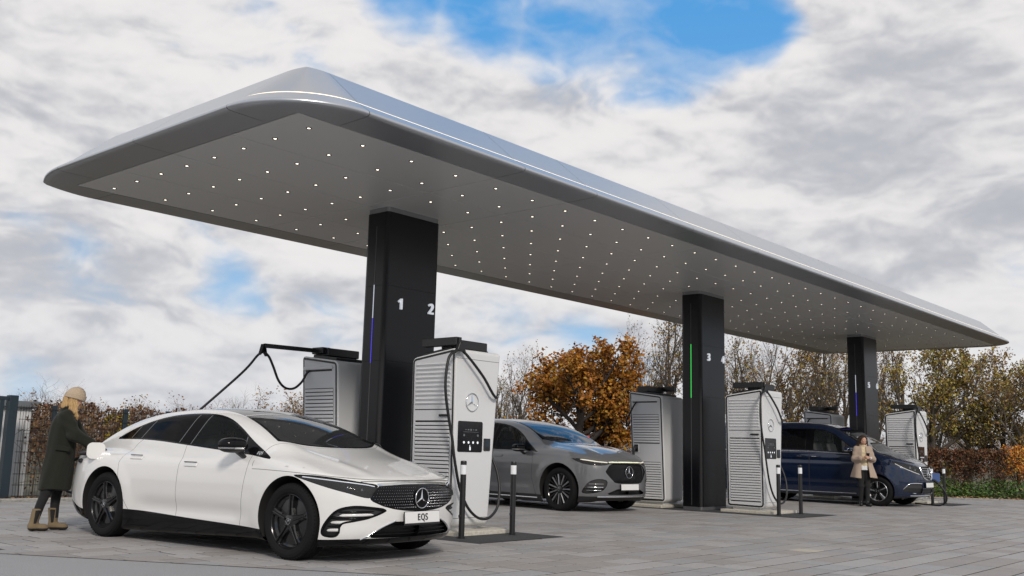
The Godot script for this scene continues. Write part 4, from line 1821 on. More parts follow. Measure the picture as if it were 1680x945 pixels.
func seat(parent: Node3D, at: Vector3, m: Material) -> void:
	var o := Node3D.new()
	o.name = "seat"
	o.position = at
	parent.add_child(o, true)
	var c := Msh.new()
	c.box(Vector3(0.0, 0.08, 0), Vector3(0.52, 0.16, 0.52), 0.05)
	obj("cushion", c, m, o)
	var b := Msh.new()
	b.box(Vector3(-0.33, 0.42, 0), Vector3(0.14, 0.62, 0.50), 0.05, Basis(Vector3(0, 0, 1), 0.28))
	obj("backrest", b, m, o)
	var h := Msh.new()
	h.box(Vector3(-0.44, 0.80, 0), Vector3(0.10, 0.19, 0.26), 0.04, Basis(Vector3(0, 0, 1), 0.2))
	obj("headrest", h, m, o)


func moved(m: Msh, by: Vector3) -> Msh:
	var o := Msh.new()
	o.join(m, Transform3D(Basis(), by))
	return o


func wall_of(m: Msh, by: Vector3) -> Msh:   # like rim_of, but along one direction
	var o := Msh.new()
	for k in m.v.size():
		o.vert(m.v[k], by.normalized())
	o.i = m.i.duplicate()
	return rim_of(o, by.length())


func steering_wheel(parent: Node3D, at: Vector3) -> void:
	var st := Msh.new()
	var ring := []
	var b := Basis(Vector3(0, 0, 1), 0.42)
	for k in 25:
		ring.append(at + b * Vector3(0, sin(TAU * k / 24) * 0.185, cos(TAU * k / 24) * 0.185))
	st.tube(ring, 0.016, 8, false)
	st.box(at + b * Vector3(0.02, -0.01, 0), Vector3(0.05, 0.10, 0.13), 0.02, b)
	for s in [-1.0, 1.0]:
		st.box(at + b * Vector3(0.01, 0.0, s * 0.12), Vector3(0.02, 0.03, 0.14), 0.005, b)
	obj("steering_wheel", st, mat("cabin_black", Color(0.016, 0.016, 0.018), 0.6), parent)


func mirror(parent: Node3D, at: Vector3, upper: Material, lower: Material) -> void:   # at: on the body's right side; a shell on an arm
	for s in [1.0, -1.0]:
		var f := func(p: Vector3) -> float:
			var q := Vector3((p.x + 0.02) / 0.105, (p.y - 0.075) / 0.078, (p.z - 0.155) / 0.145)
			q.x += q.z * 0.25
			var l := pow(pow(absf(q.x), 2.4) + pow(absf(q.y), 2.4) + pow(absf(q.z), 2.6), 1.0 / 2.45) - 1.0
			var shell := smax(l * 0.078, -(p.x + 0.095), 0.02)
			return shell
		var m := snet(f, Vector3(-0.16, -0.03, -0.01), Vector3(0.14, 0.18, 0.33), 0.013, 4, 2, 0.002)
		var parts := clip(m, func(p: Vector3) -> float: return p.y - 0.052)
		var strip := clip(parts[0], func(p: Vector3) -> float: return 0.036 - p.y)
		var foot := Msh.new()
		foot.bar(Vector3(0.0, -0.06, -0.01), Vector3(-0.01, 0.03, 0.13), 0.07, 0.035, Vector3.UP, 0.01)
		var mir := Msh.new()
		mir.flat_to([Vector3(-0.098, 0.03, 0.05), Vector3(-0.098, 0.03, 0.26), Vector3(-0.098, 0.12, 0.26), Vector3(-0.098, 0.12, 0.05)], Vector3.LEFT)
		var o := Node3D.new()
		o.name = "wing_mirror"
		parent.add_child(o, true)
		o.position = Vector3(at.x, at.y, at.z * s)
		var g := func(q: Msh) -> Msh: return q if s > 0 else q.flipped_z()
		obj("shell", g.call(parts[1]), upper, o)
		obj("chrome_strip", g.call(strip[0]), mat("chrome", Color(0.78, 0.79, 0.81), 0.12, 1.0), o)
		obj("shell_base", g.call(strip[1]), lower, o)
		obj("arm", g.call(foot), lower, o)
		obj("mirror_glass", g.call(mir), mat("mirror_glass", Color(0.8, 0.82, 0.84), 0.03, 1.0), o)


func glass(called: String, tint: Color, a: float) -> StandardMaterial3D:
	return mat(called, tint, 0.04, 0.0, {"transparency": BaseMaterial3D.TRANSPARENCY_ALPHA, "albedo_color": Color(tint.linear_to_srgb(), a), "metallic_specular": 0.16})


func gap_split(m: Msh, poly: PackedVector2Array, zmin: float, w := 0.0035) -> Array:   # [panel, seam, rest]
	var a := clip(m, in_side(poly, zmin, w))
	var b := clip(a[0], in_side(poly, zmin, -w))
	return [b[0], b[1], a[1]]


func line_split(m: Msh, pts: Array, w: float, cond: Callable) -> Array:   # [seam, rest]; pts: Vector2 in the side view
	var box := Rect2(pts[0], Vector2.ZERO)
	for p in pts:
		box = box.expand(p)
	box = box.grow(0.05)
	return clip(m, func(p: Vector3) -> float:
		var q := Vector2(p.x, p.y)
		if not box.has_point(q) or not cond.call(p):
			return 0.05
		return path_d(q, pts) - w)


func liner(m: Msh, parent: Node3D) -> void:   # dark headlining a little inside the skin
	var cab: Msh = clip(m, func(p: Vector3) -> float: return 0.45 - p.y)[0]
	obj("headlining", both(shifted(cab, -0.02)), mat("cabin_grey", Color(0.03, 0.03, 0.032), 0.8), parent)


# ---------------------------------------------------------------- the white saloon
func sedan() -> void:
	var t := thing("white_sedan", "white electric saloon with black wheels parked in front of the first charger, charge flap open", "car", Vector3(7.018, 0, -8.202), -1.49)
	var s := CarSkin.new()
	skin_tables(s, -4.6, 1.2, {
		"top": [Vector2(-4.6, 0.98), Vector2(-4.2, 1.02), Vector2(-3.6, 1.06), Vector2(-2.6, 1.07), Vector2(-1.6, 1.06), Vector2(-0.9, 1.08), Vector2(-0.5, 1.105), Vector2(-0.24, 1.082), Vector2(0.2, 0.99), Vector2(0.5, 0.905), Vector2(0.7, 0.84), Vector2(0.85, 0.78), Vector2(1.0, 0.70), Vector2(1.2, 0.56)],
		"roof": [Vector2(-4.6, 0.80), Vector2(-4.2, 1.02), Vector2(-4.0, 1.115), Vector2(-3.62, 1.270), Vector2(-3.235, 1.388), Vector2(-2.79, 1.472), Vector2(-2.35, 1.511), Vector2(-1.85, 1.522), Vector2(-1.45, 1.496), Vector2(-1.05, 1.410), Vector2(-0.6, 1.258), Vector2(-0.15, 1.075), Vector2(0.2, 0.92), Vector2(0.6, 0.72), Vector2(1.2, 0.40)],
		"wide": [Vector2(-4.6, 0.80), Vector2(-4.2, 0.905), Vector2(-3.7, 0.95), Vector2(-3.2, 0.962), Vector2(-2.4, 0.952), Vector2(-1.2, 0.952), Vector2(-0.5, 0.958), Vector2(0.0, 0.963), Vector2(0.5, 0.955), Vector2(1.2, 0.92)],
		"ghx": [Vector2(-4.6, -0.42), Vector2(-4.1, -0.26), Vector2(-3.5, -0.135), Vector2(-2.9, -0.05), Vector2(-2.2, 0.0), Vector2(-1.2, 0.0), Vector2(-0.7, -0.015), Vector2(-0.3, -0.05), Vector2(1.2, -0.2)],
		"low": [Vector2(-4.6, 0.40), Vector2(-4.1, 0.26), Vector2(-3.6, 0.18), Vector2(-0.4, 0.165), Vector2(0.5, 0.165), Vector2(1.2, 0.20)],
		"side": [Vector2(0.0, -0.10), Vector2(0.17, -0.055), Vector2(0.30, -0.022), Vector2(0.45, -0.006), Vector2(0.62, 0.0), Vector2(0.78, -0.006), Vector2(0.92, -0.026), Vector2(1.02, -0.06), Vector2(1.12, -0.115), Vector2(2.2, -0.9)],
		"cab": [Vector2(0.0, 0.70), Vector2(0.82, 0.78), Vector2(0.97, 0.865), Vector2(1.05, 0.850), Vector2(1.2, 0.785), Vector2(1.35, 0.71), Vector2(1.45, 0.655), Vector2(2.2, 0.2)],
		"nose": [Vector2(0.0, 0.70), Vector2(0.17, 0.80), Vector2(0.26, 0.865), Vector2(0.40, 0.893), Vector2(0.55, 0.900), Vector2(0.66, 0.893), Vector2(0.74, 0.872), Vector2(0.79, 0.846), Vector2(0.9, 0.76), Vector2(2.2, -0.2)],
		"tail": [Vector2(0.0, -4.05), Vector2(0.25, -4.19), Vector2(0.35, -4.28), Vector2(0.5, -4.32), Vector2(0.62, -4.31), Vector2(0.82, -4.265), Vector2(0.98, -4.20), Vector2(1.06, -4.15), Vector2(2.2, -3.3)],
		"nose_z": [Vector2(0.0, 0.0), Vector2(0.2, 0.010), Vector2(0.4, 0.042), Vector2(0.6, 0.105), Vector2(0.75, 0.20), Vector2(0.86, 0.335), Vector2(0.93, 0.50), Vector2(1.2, 1.6)],
		"tail_z": [Vector2(0.0, 0.0), Vector2(0.3, 0.012), Vector2(0.55, 0.055), Vector2(0.72, 0.125), Vector2(0.84, 0.24), Vector2(0.92, 0.42), Vector2(1.2, 1.5)]})
	s.crown = 0.115
	s.rcrown = 0.13
	s.extra = func(p: Vector3, e: float) -> float:   # bonnet creases, wheel arch swell and the dished lower doors
		var z := absf(p.z)
		if p.y > 0.7 and p.x > -0.6 and p.x < 0.9:
			var zc := 0.60 - 0.16 * (p.x - 0.0)
			var d := (z - zc)
			e -= 0.012 * exp(-d * d / 0.006) * smoothstep(0.86, 0.4, p.x) * smoothstep(-0.6, -0.3, p.x)
		if z > 0.6 and p.y < 0.9:
			for cx in [0.0, -3.21]:
				var r := Vector2(p.x - cx, p.y - 0.38).length()
				if r < 0.62:
					e -= 0.012 * smoothstep(0.62, 0.44, r)
			if p.x < -0.5 and p.x > -2.75:
				e += 0.026 * exp(-pow((p.y - 0.40) / 0.095, 2.0)) * smoothstep(-0.5, -0.9, p.x) * smoothstep(-2.75, -2.3, p.x)
		return e
	var paint := mat("pearl_white", Color(0.71, 0.705, 0.69), 0.30, 0.0, {"clearcoat_enabled": true, "clearcoat": 1.0, "clearcoat_roughness": 0.05})
	var gloss := mat("gloss_black", Color(0.006, 0.006, 0.007), 0.10, 0.0, {"metallic_specular": 0.3})
	var plastic := mat("matt_black", Color(0.014, 0.014, 0.015), 0.5)
	var seam := mat("panel_gap", Color(0.16, 0.158, 0.15), 0.8)
	var chrome := mat("chrome", Color(0.78, 0.79, 0.81), 0.12, 1.0)
	var cover := mat("pillar_black", Color(0.004, 0.004, 0.005), 0.12, 0.0, {"metallic_specular": 0.14})
	var dark_glass := glass("privacy_glass", Color(0.003, 0.003, 0.004), 0.93)
	var clear_glass := glass("window_glass", Color(0.015, 0.019, 0.020), 0.42)
	var m := half_skin(s, Vector3(-4.45, 0.10, -0.05), Vector3(1.05, 1.62, 1.05), 0.026)
	m = clip(m, arch_cut(0.0, 0.385, 0.428))[1]
	m = clip(m, arch_cut(-3.21, 0.385, 0.428))[1]
	var shell := m
	# dark lower edge all round
	var sill := table([Vector2(-4.6, 0.47), Vector2(-4.1, 0.42), Vector2(-3.75, 0.32), Vector2(-2.78, 0.345), Vector2(-1.6, 0.31), Vector2(-0.43, 0.272), Vector2(0.4, 0.225), Vector2(0.75, 0.240), Vector2(1.2, 0.243)], -4.6, 1.2, 300)
	var a := clip(m, func(p: Vector3) -> float: return p.y - look(sill, -4.6, 300.0 / 5.8, p.x))
	obj("sill_trim", both(a[0]), gloss, t)
	m = a[1]
	# side windows
	var dlo := smooth_poly([-3.43, 1.136, -3.36, 1.165, -3.09, 1.262, -2.764, 1.350, -2.371, 1.416, -1.885, 1.440, -1.55, 1.426, -1.283, 1.372, -1.02, 1.272, -0.80, 1.165, -0.52, 1.035, -0.37, 0.975, -0.42, 0.968, -0.72, 1.000, -1.25, 1.040, -1.88, 1.086, -2.44, 1.122, -2.9, 1.134, -3.3, 1.132], 4)
	a = clip(m, in_side(dlo, 0.4))
	m = a[1]
	var w := clip(a[0], in_side(dlo, 0.4, -0.016))
	obj("window_surround", both(w[1]), gloss, t)
	var cuts := [[Vector2(-3.10, 1.10), Vector2(-2.86, 1.40)], [Vector2(-2.86, 1.10), Vector2(-2.62, 1.42)], [Vector2(-2.02, 1.05), Vector2(-1.845, 1.48)], [Vector2(-1.80, 1.03), Vector2(-1.63, 1.48)], [Vector2(-0.83, 0.98), Vector2(-0.905, 1.30)]]
	var rest: Msh = w[0]
	var panes := []
	var bars := Msh.new()
	for k in cuts.size():
		var c0: Vector2 = cuts[k][0]
		var c1: Vector2 = cuts[k][1]
		var nn := Vector2((c1 - c0).y, -(c1 - c0).x).normalized()
		var q := clip(rest, func(p: Vector3) -> float: return (Vector2(p.x, p.y) - c0).dot(nn))
		var b := clip(q[0], func(p: Vector3) -> float: return (Vector2(p.x, p.y) - c0).dot(nn) + 0.005)
		panes.append(b[0])
		bars.join(b[1])
		b = clip(q[1], func(p: Vector3) -> float: return (Vector2(p.x, p.y) - c0).dot(nn) - 0.005)
		bars.join(b[0])
		rest = b[1]
	panes.append(rest)
	obj("window_bar", both(bars), mat("bar_grey", Color(0.20, 0.205, 0.21), 0.3, 0.6), t)
	for k in 6:
		for sd in 2:
			var pm: Msh = panes[k] if sd == 0 else panes[k].flipped_z()
			if k == 3 or k == 1:
				obj("pillar_cover", pm, cover, t)
			elif k == 5:
				obj("mirror_triangle", pm, gloss, t)
			else:
				obj("window", pm, dark_glass if k < 3 else clear_glass, t)
	# windscreen and glass roof
	var za := table([Vector2(-3.2, 0.44), Vector2(-2.4, 0.50), Vector2(-1.7, 0.53), Vector2(-1.2, 0.565), Vector2(-0.8, 0.64), Vector2(-0.4, 0.73), Vector2(0.2, 0.80)], -3.2, 0.2, 200)
	var scr := func(p: Vector3) -> float:
		if p.y < 1.0 or p.x < -3.2:
			return 0.05
		var xc := -0.17 - 0.34 * pow(absf(p.z) / 0.75, 2.2)
		return maxf(maxf(p.x - xc, absf(p.z) - look(za, -3.2, 200.0 / 3.4, p.x)), -1.22 - p.x)
	a = clip(m, scr)
	m = a[1]
	w = clip(a[0], func(p: Vector3) -> float: return scr.call(p) + 0.035)
	obj("windscreen_edge", both(w[1]), gloss, t)
	obj("windscreen", both(w[0]), glass("windscreen_glass", Color(0.012, 0.016, 0.018), 0.30), t)
	(mats["windscreen_glass"] as StandardMaterial3D).metallic_specular = 0.85
	var rf := func(p: Vector3) -> float:
		if p.y < 1.0:
			return 0.05
		return maxf(maxf(p.x + 1.235, absf(p.z) - look(za, -3.2, 200.0 / 3.4, p.x)), -2.75 - p.x)
	a = clip(m, rf)
	m = a[1]
	obj("roof_glass", both(a[0]), mat("roof_glass", Color(0.006, 0.006, 0.007), 0.05, 0.0, {"metallic_specular": 0.7}), t)
	# bonnet
	var bl := table([Vector2(-0.7, 0.862), Vector2(-0.5, 0.862), Vector2(-0.3, 0.858), Vector2(0.0, 0.850), Vector2(0.25, 0.838), Vector2(0.5, 0.818), Vector2(0.75, 0.793), Vector2(1.2, 0.775)], -0.7, 1.2, 100)
	var bon := func(p: Vector3) -> float:
		if p.x < -0.6:
			return 0.05
		var xc := -0.14 - 0.36 * pow(absf(p.z) / 0.80, 2.2)
		var d := maxf(look(bl, -0.7, 100.0 / 1.9, p.x) - p.y, xc - p.x)
		return d
	a = clip(m, func(p: Vector3) -> float: return bon.call(p) - 0.003)
	m = a[1]
	w = clip(a[0], func(p: Vector3) -> float: return bon.call(p) + 0.003)
	obj("bonnet", both(w[0]), paint, t)
	var gaps := Msh.new()
	gaps.join(w[1])
	# lamps, grille, intakes
	var hl := smooth_poly([-0.64, 0.822, -0.45, 0.828, -0.2, 0.806, 0.05, 0.770, 0.19, 0.744, 0.155, 0.68, 0.106, 0.622, -0.1, 0.668, -0.3, 0.716, -0.50, 0.772], 4)
	a = clip(m, in_diag(hl, 0.0))
	m = a[1]
	for sd in 2:
		var hm: Msh = a[0] if sd == 0 else a[0].flipped_z()
		var lens := obj("headlight", hm, glass("lamp_glass", Color(0.02, 0.021, 0.023), 0.18), t)
		var tub := shifted(hm, -0.045)
		tub.join(rim_of(shifted(hm, -0.002), -0.043))
		obj("lamp_housing", tub, mat("lamp_tub", Color(0.05, 0.052, 0.056), 0.3, 0.6), lens)
		for e in [[0.05, 0.700, 0.034], [-0.09, 0.722, 0.034], [-0.22, 0.748, 0.028]]:
			var lo2 := on_diag(s, e[0], e[1])
			var pr := Msh.new()
			var nb := facing((skin_normal(s, lo2) * Vector3(1.6, 0.4, 0.8)).normalized())
			pr.lathe([Vector2(e[2], -0.03), Vector2(e[2] * 0.98, -0.008), Vector2(e[2] * 0.8, -0.004), Vector2(e[2] * 0.6, 0.004), Vector2(0.001, 0.010)], Transform3D(nb * Basis(Vector3.RIGHT, PI / 2), lo2 - skin_normal(s, lo2) * 0.030), 20)
			obj("projector", pr if sd == 0 else pr.flipped_z(), mat("projector_glass", Color(0.25, 0.26, 0.28), 0.06, 0.8), lens)
		var drl := Msh.new()
		var pth := []
		for k in 13:
			var q := on_diag(s, lerpf(0.16, -0.55, k / 12.0), lerpf(0.738, 0.812, pow(k / 12.0, 0.7)))
			pth.append(q - skin_normal(s, q) * 0.010)
		drl.tube(pth, 0.0055, 6)
		obj("daytime_light", drl if sd == 0 else drl.flipped_z(), mat("drl_white", Color(0.8, 0.82, 0.84), 0.2, 0.0, {"emission_enabled": true, "emission": Color(0.9, 0.93, 1.0), "emission_energy_multiplier": 0.35}), lens)
	var gr := v2([0.80, 0.757, 0.45, 0.754, 0.20, 0.738, 0.155, 0.68, 0.112, 0.618, 0.15, 0.588, 0.25, 0.545, 0.36, 0.515, 0.48, 0.497, 0.60, 0.488, 0.80, 0.486])
	a = clip(m, in_diag(gr, 0.3))
	m = a[1]
	var grille := obj("grille_panel", both(a[0]), gloss, t)
	var lb := v2([0.80, 0.781, 0.45, 0.779, 0.175, 0.762, 0.19, 0.738, 0.45, 0.755, 0.80, 0.758])
	a = clip(m, in_diag(lb, 0.3))
	m = a[1]
	obj("light_bar", both(a[0]), mat("bar_bright", Color(0.62, 0.62, 0.60), 0.14, 0.85), t)
	var gb := Msh.new()
	var gp := []
	for k in 25:
		var z := lerpf(-0.66, 0.66, k / 24.0)
		gp.append(on_skin_x(s, 0.787 - 0.016 * absf(z), z) + Vector3(0.0, 0.0, 0.0))
	gb.tube(gp, 0.0045, 6)
	obj("bonnet_gap", gb, plastic, t)
	var pins := []
	for r in 9:
		for c in 44:
			var y := 0.502 + 0.0275 * r
			var z := (c - 21.5) * 0.0265 + (0.013 if r % 2 else 0.0)
			var p := on_skin_x(s, y, z)
			if poly_sd(Vector2((p.x - absf(z)) * 0.7071, y), gr) > -0.016 or Vector2(z, y - 0.617).length() < 0.115:
				continue
			var g := Vector2(0.7 + 0.3 * r / 8.0, 1.0)
			pins.append(Transform3D(facing(skin_normal(s, p)).scaled(Vector3.ONE * lerpf(1.0, 0.6, r / 8.0)), p))
	var pin := Msh.new()
	for k in 3:
		var an := PI / 2 + TAU * k / 3
		var tip := Vector3(cos(an), sin(an), 0) * 0.0078
		for sg in [-1.0, 1.0]:
			var an2: float = an + sg * PI / 3
			pin.flat_to([Vector3(0, 0, 0.003), Vector3(cos(an2), sin(an2), 0) * 0.0026, tip], Vector3(0, 0, 1))
	copies("grille_stars", pin, mat("pin_chrome", Color(0.42, 0.43, 0.46), 0.3, 0.9), pins, [], grille)
	var em := on_skin_x(s, 0.617, 0.0)
	var eo := obj("emblem", star_emblem(0.103, 0.016), chrome, t, em + Vector3(0.004, 0, 0))
	eo.rotation.y = PI / 2
	var ey := obj("emblem_backing", disc_of(0.10), gloss, t, em + Vector3(0.002, 0, 0))
	ey.rotation.y = PI / 2
	var bb := on_skin_x(s, 0.803, 0.0)
	var bo2 := obj("bonnet_badge", disc_of(0.024), mat("badge_dark", Color(0.05, 0.055, 0.06), 0.2, 0.8), t, bb + Vector3(-0.03, 0.012, 0))
	bo2.basis = facing(skin_normal(s, bb + Vector3(-0.03, 0.012, 0)))
	var itk := smooth_poly([0.28, 0.520, 0.12, 0.545, -0.04, 0.552, -0.19, 0.515, -0.285, 0.42, -0.335, 0.32, -0.315, 0.262, -0.21, 0.250, -0.155, 0.29, -0.14, 0.37, -0.02, 0.40, 0.12, 0.43, 0.26, 0.485], 4)
	a = clip(m, in_diag(itk, 0.1))
	m = a[1]
	for sd in 2:
		var im: Msh = a[0] if sd == 0 else a[0].flipped_z()
		var io := obj("air_intake", moved(im, Vector3(-0.04, 0, -0.03 * (1.0 if sd == 0 else -1.0))), plastic, t)
		var ring := clip(im, func(p: Vector3) -> float: return -(in_diag(itk, 0.1).call(Vector3(p.x, p.y, absf(p.z))) + 0.018))
		var fr := Msh.new()
		fr.join(shifted(ring[0], 0.002))
		fr.join(wall_of(shifted(im, 0.002), Vector3(-0.042, 0, -0.032 * (1.0 if sd == 0 else -1.0))))
		obj("intake_frame", fr, gloss, io)
		for e in [[0.487, -0.19, 0.17, 0.010, 1], [0.455, -0.225, 0.19, 0.017, 0], [0.425, -0.25, 0.12, 0.007, 1], [0.385, -0.265, 0.02, 0.017, 0], [0.350, -0.285, -0.11, 0.007, 1], [0.308, -0.295, -0.145, 0.017, 0]]:
			var bl2 := Msh.new()
			var pth := []
			for k in 9:
				var q := on_diag(s, lerpf(e[1], e[2], k / 8.0), e[0] + 0.010 * k / 8.0)
				pth.append(q - skin_normal(s, q) * (0.016 if e[4] else 0.028))
			var r: float = e[3]
			bl2.tube(pth, [r * 0.4, r * 0.8, r, r, r, r, r, r * 0.8, r * 0.3], 8)
			obj("intake_blade", bl2 if sd == 0 else bl2.flipped_z(), gloss if e[4] else paint, io)
	var lg := v2([0.80, 0.392, 0.50, 0.395, 0.36, 0.398, 0.24, 0.335, 0.12, 0.262, 0.07, 0.250, 0.2, 0.243, 0.80, 0.240])
	a = clip(m, in_diag(lg, 0.3))
	m = a[1]
	var lgo := obj("lower_grille", both(moved(a[0], Vector3(-0.06, 0, 0))), plastic, t)
	obj("lower_grille_frame", both(wall_of(a[0], Vector3(-0.06, 0, 0))), gloss, lgo)
	for y in [0.275, 0.315, 0.355]:
		var sl := Msh.new()
		var pth := []
		for k in 25:
			var z := lerpf(-0.62, 0.62, k / 24.0)
			var q := on_skin_x(s, y, z)
			if poly_sd(Vector2((q.x - absf(z)) * 0.7071, y), lg) < 0.01:
				pth.append(q - Vector3(0.035, 0, 0))
		sl.tube(pth, 0.008, 6)
		obj("grille_slat", sl, gloss, lgo)
	var tr := Msh.new()
	for sg in [-1.0, 1.0]:
		var pth := []
		for e in [[0.38, 0.405], [0.24, 0.344], [0.12, 0.271], [0.04, 0.233]]:
			var q := on_diag(s, e[0], e[1])
			pth.append(Vector3(q.x, q.y, q.z * sg) + skin_normal(s, q) * Vector3(1, 1, sg) * 0.003)
		tr.tube(spline(pth, 5), 0.006, 6)
	obj("grille_trim", tr, chrome, t)
	# doors
	for dd in [["front_door", v2([-0.69, 1.04, -0.665, 0.90, -0.70, 0.70, -0.755, 0.20, -1.845, 0.20, -1.835, 0.70, -1.83, 1.12, -1.2, 1.12])], ["rear_door", v2([-1.845, 0.20, -1.835, 0.70, -1.83, 1.14, -2.72, 1.16, -2.84, 1.08, -2.93, 0.97, -2.955, 0.86, -2.92, 0.70, -2.83, 0.50, -2.70, 0.345, -2.62, 0.20])]]:
		var q := gap_split(m, dd[1], 0.4, 0.003)
		m = q[2]
		gaps.join(q[1])
		for sd in 2:
			var dm: Msh = q[0] if sd == 0 else q[0].flipped_z()
			var door := obj(dd[0], dm, paint, t)
			var hx := -1.625 if dd[0] == "front_door" else -2.66
			var hy := 0.875 if dd[0] == "front_door" else 0.925
			var hp := on_skin_z(s, hx, hy)
			var hn := skin_normal(s, hp)
			var hdl := Msh.new()
			hdl.box(hp + hn * 0.004, Vector3(0.225, 0.046, 0.012), 0.005, facing(hn))
			var ho := obj("door_handle", hdl if sd == 0 else hdl.flipped_z(), paint, door)
			var hc := Msh.new()
			hc.box(hp + hn * 0.007 + Vector3(0, 0.026, 0), Vector3(0.225, 0.008, 0.012), 0.003, facing(hn))
			obj("handle_trim", hc if sd == 0 else hc.flipped_z(), gloss, ho)
	obj("panel_gap", both(gaps), seam, t).set_meta("kind", "stuff")
	# what is left: the body, with a dark tail
	a = clip(m, func(p: Vector3) -> float: return maxf(p.x + 4.16, maxf(0.70 - p.y, p.y - 0.80)))
	obj("tail_light", both(a[0]), mat("tail_red", Color(0.18, 0.006, 0.006), 0.1), t)
	obj("body", both(a[1]), paint, t)
	liner(clip(shell, func(p: Vector3) -> float: return -maxf(maxf(in_side(dlo, 0.4).call(p), -0.02), -0.02) if p.z > 0.4 and p.y > 0.9 else -maxf(maxf(scr.call(p), rf.call(p)), -0.02))[0], t)
	for cx in [0.0, -3.21]:
		var ln := arch_liner(s, cx, 0.385, 0.428)
		obj("wheel_arch", ln, mat("arch_black", Color(0.008, 0.008, 0.008), 0.9), t)
		obj("wheel_arch", ln.flipped_z(), mat("arch_black", Color(0.008, 0.008, 0.008), 0.9), t)
	for cx in [0.0, -3.21]:
		for sd in [1.0, -1.0]:
			wheel(t, Vector3(cx, 0.372, 0.945 * sd), 0.372, 0.26, 0.272, 0, 0.28 if cx == 0.0 else 0.42)
	plate(t, on_skin_x(s, 0.43, 0.0) + Vector3(0.022, 0, 0.0), Vector3(1, 0.08, 0).normalized(), "EQS")
	mirror(t, Vector3(-0.80, 1.02, 0.868), gloss, plastic)
	# cabin
	var cab := mat("cabin_black", Color(0.016, 0.016, 0.018), 0.6)
	var fl := Msh.new()
	fl.box(Vector3(-1.9, 0.36, 0), Vector3(3.3, 0.30, 1.5), 0.04)
	obj("cabin_floor", fl, cab, t)
	var da := Msh.new()
	da.box(Vector3(-0.62, 0.88, 0), Vector3(0.55, 0.24, 1.44), 0.06)
	da.box(Vector3(-0.45, 1.0, 0), Vector3(0.42, 0.06, 1.30), 0.02, Basis(Vector3(0, 0, 1), -0.15))
	obj("dashboard", da, cab, t)
	for z in [-0.38, 0.38]:
		seat(t, Vector3(-1.62, 0.48, z), mat("seat_leather", Color(0.05, 0.055, 0.058), 0.55))
		seat(t, Vector3(-2.55, 0.50, z), mat("seat_leather", Color(0.05, 0.055, 0.058), 0.55))
	steering_wheel(t, Vector3(-1.08, 0.985, -0.38))
	var stk := disc_of(0.045)
	var so := obj("windscreen_sticker", stk, mat("sticker_green", Color(0.02, 0.33, 0.22), 0.5), t, Vector3(-0.53, 1.118, 0.60))
	so.transform.basis = facing(Vector3(0.55, 0.8, 0.3).normalized())
	var bt := words("EQS", 0.035, 0.003)
	var bo := obj("badge", bt, mat("badge_silver", Color(0.6, 0.62, 0.64), 0.3, 0.6), t)
	var bp := on_skin_z(s, -0.585, 1.02)
	bo.transform = Transform3D(facing(skin_normal(s, bp)), bp + skin_normal(s, bp) * 0.003)
	# open charge flap, socket and plug
	var fp := on_skin_z(s, -3.46, 0.985)
	var sk := Msh.new()
	var sn := skin_normal(s, on_skin_z(s, -3.62, 0.975))
	sk.box(on_skin_z(s, -3.62, 0.975), Vector3(0.20, 0.17, 0.02), 0.008, facing(sn))
	obj("charge_socket", sk, plastic, t)
	var flp := Msh.new()
	var out := PackedVector2Array()
	for e in rounded_rect(0.104, 0.098, 0.065, 6):
		out.append(e[0])
	flp.prism(out, 0.014, Transform3D(facing(Vector3(0.92, 0.02, 0.40).normalized()), fp + Vector3(-0.01, 0.0, 0.115)), 0.004)
	obj("charge_flap", flp, paint, t)
	var pl := Msh.new()
	var pb := on_skin_z(s, -3.62, 0.965)
	pl.tube([pb + Vector3(0, 0, -0.01), pb + Vector3(-0.04, 0, 0.07), pb + Vector3(-0.12, -0.015, 0.13)], [0.045, 0.042, 0.026], 12)
	obj("charge_plug", pl, plastic, t)
	var hk := on_skin_z(s, -3.80, 0.86)
	var cp := Msh.new()
	cp.box(hk + skin_normal(s, hk) * 0.012, Vector3(0.10, 0.05, 0.03), 0.012, facing(skin_normal(s, hk)))
	obj("socket_cap", cp, plastic, t)


func on_diag(s: CarSkin, w: float, y: float) -> Vector3:   # the point of the skin's right front corner at (x - z) / sqrt 2 = w and height y
	var d := Vector3(0.7071, 0, 0.7071)
	var base := Vector3(w * 0.7071, y, -w * 0.7071)
	var k := 1.9
	for st in 300:
		var f := s.f(base + d * k)
		if f < 0.0005:
			break
		k -= maxf(f * 0.6, 0.0006)
	return base + d * k


func disc_of(r: float) -> Msh:
	var m := Msh.new()
	m.lathe([Vector2(r, 0.0), Vector2(r * 0.97, 0.002), Vector2(0.001, 0.002)], Transform3D(Basis(Vector3.RIGHT, PI / 2), Vector3.ZERO), 28)
	return m


# ---------------------------------------------------------------- shared by the two other cars
func car_rest(t: Node3D, s: CarSkin, ax: Array, hub_y: float, arch_r: float, tyre_r: float, tyre_w: float, rim_r: float, style: int, half: float, floor_y: float, seats: Array) -> void:
	for cx in ax:
		var ln := arch_liner(s, cx, hub_y + 0.01, arch_r)
		obj("wheel_arch", ln, mat("arch_black", Color(0.008, 0.008, 0.008), 0.9), t)
		obj("wheel_arch", ln.flipped_z(), mat("arch_black", Color(0.008, 0.008, 0.008), 0.9), t)
		for sd in [1.0, -1.0]:
			wheel(t, Vector3(cx, hub_y, (half - 0.015) * sd), tyre_r, tyre_w, rim_r, style, 0.3)
	var cab := mat("cabin_black", Color(0.016, 0.016, 0.018), 0.6)
	var fl := Msh.new()
	fl.box(Vector3(ax[1] * 0.58, floor_y, 0), Vector3(3.3, 0.30, 1.55), 0.04)
	obj("cabin_floor", fl, cab, t)
	for q in seats:
		seat(t, q, mat("seat_leather", Color(0.05, 0.055, 0.058), 0.55))


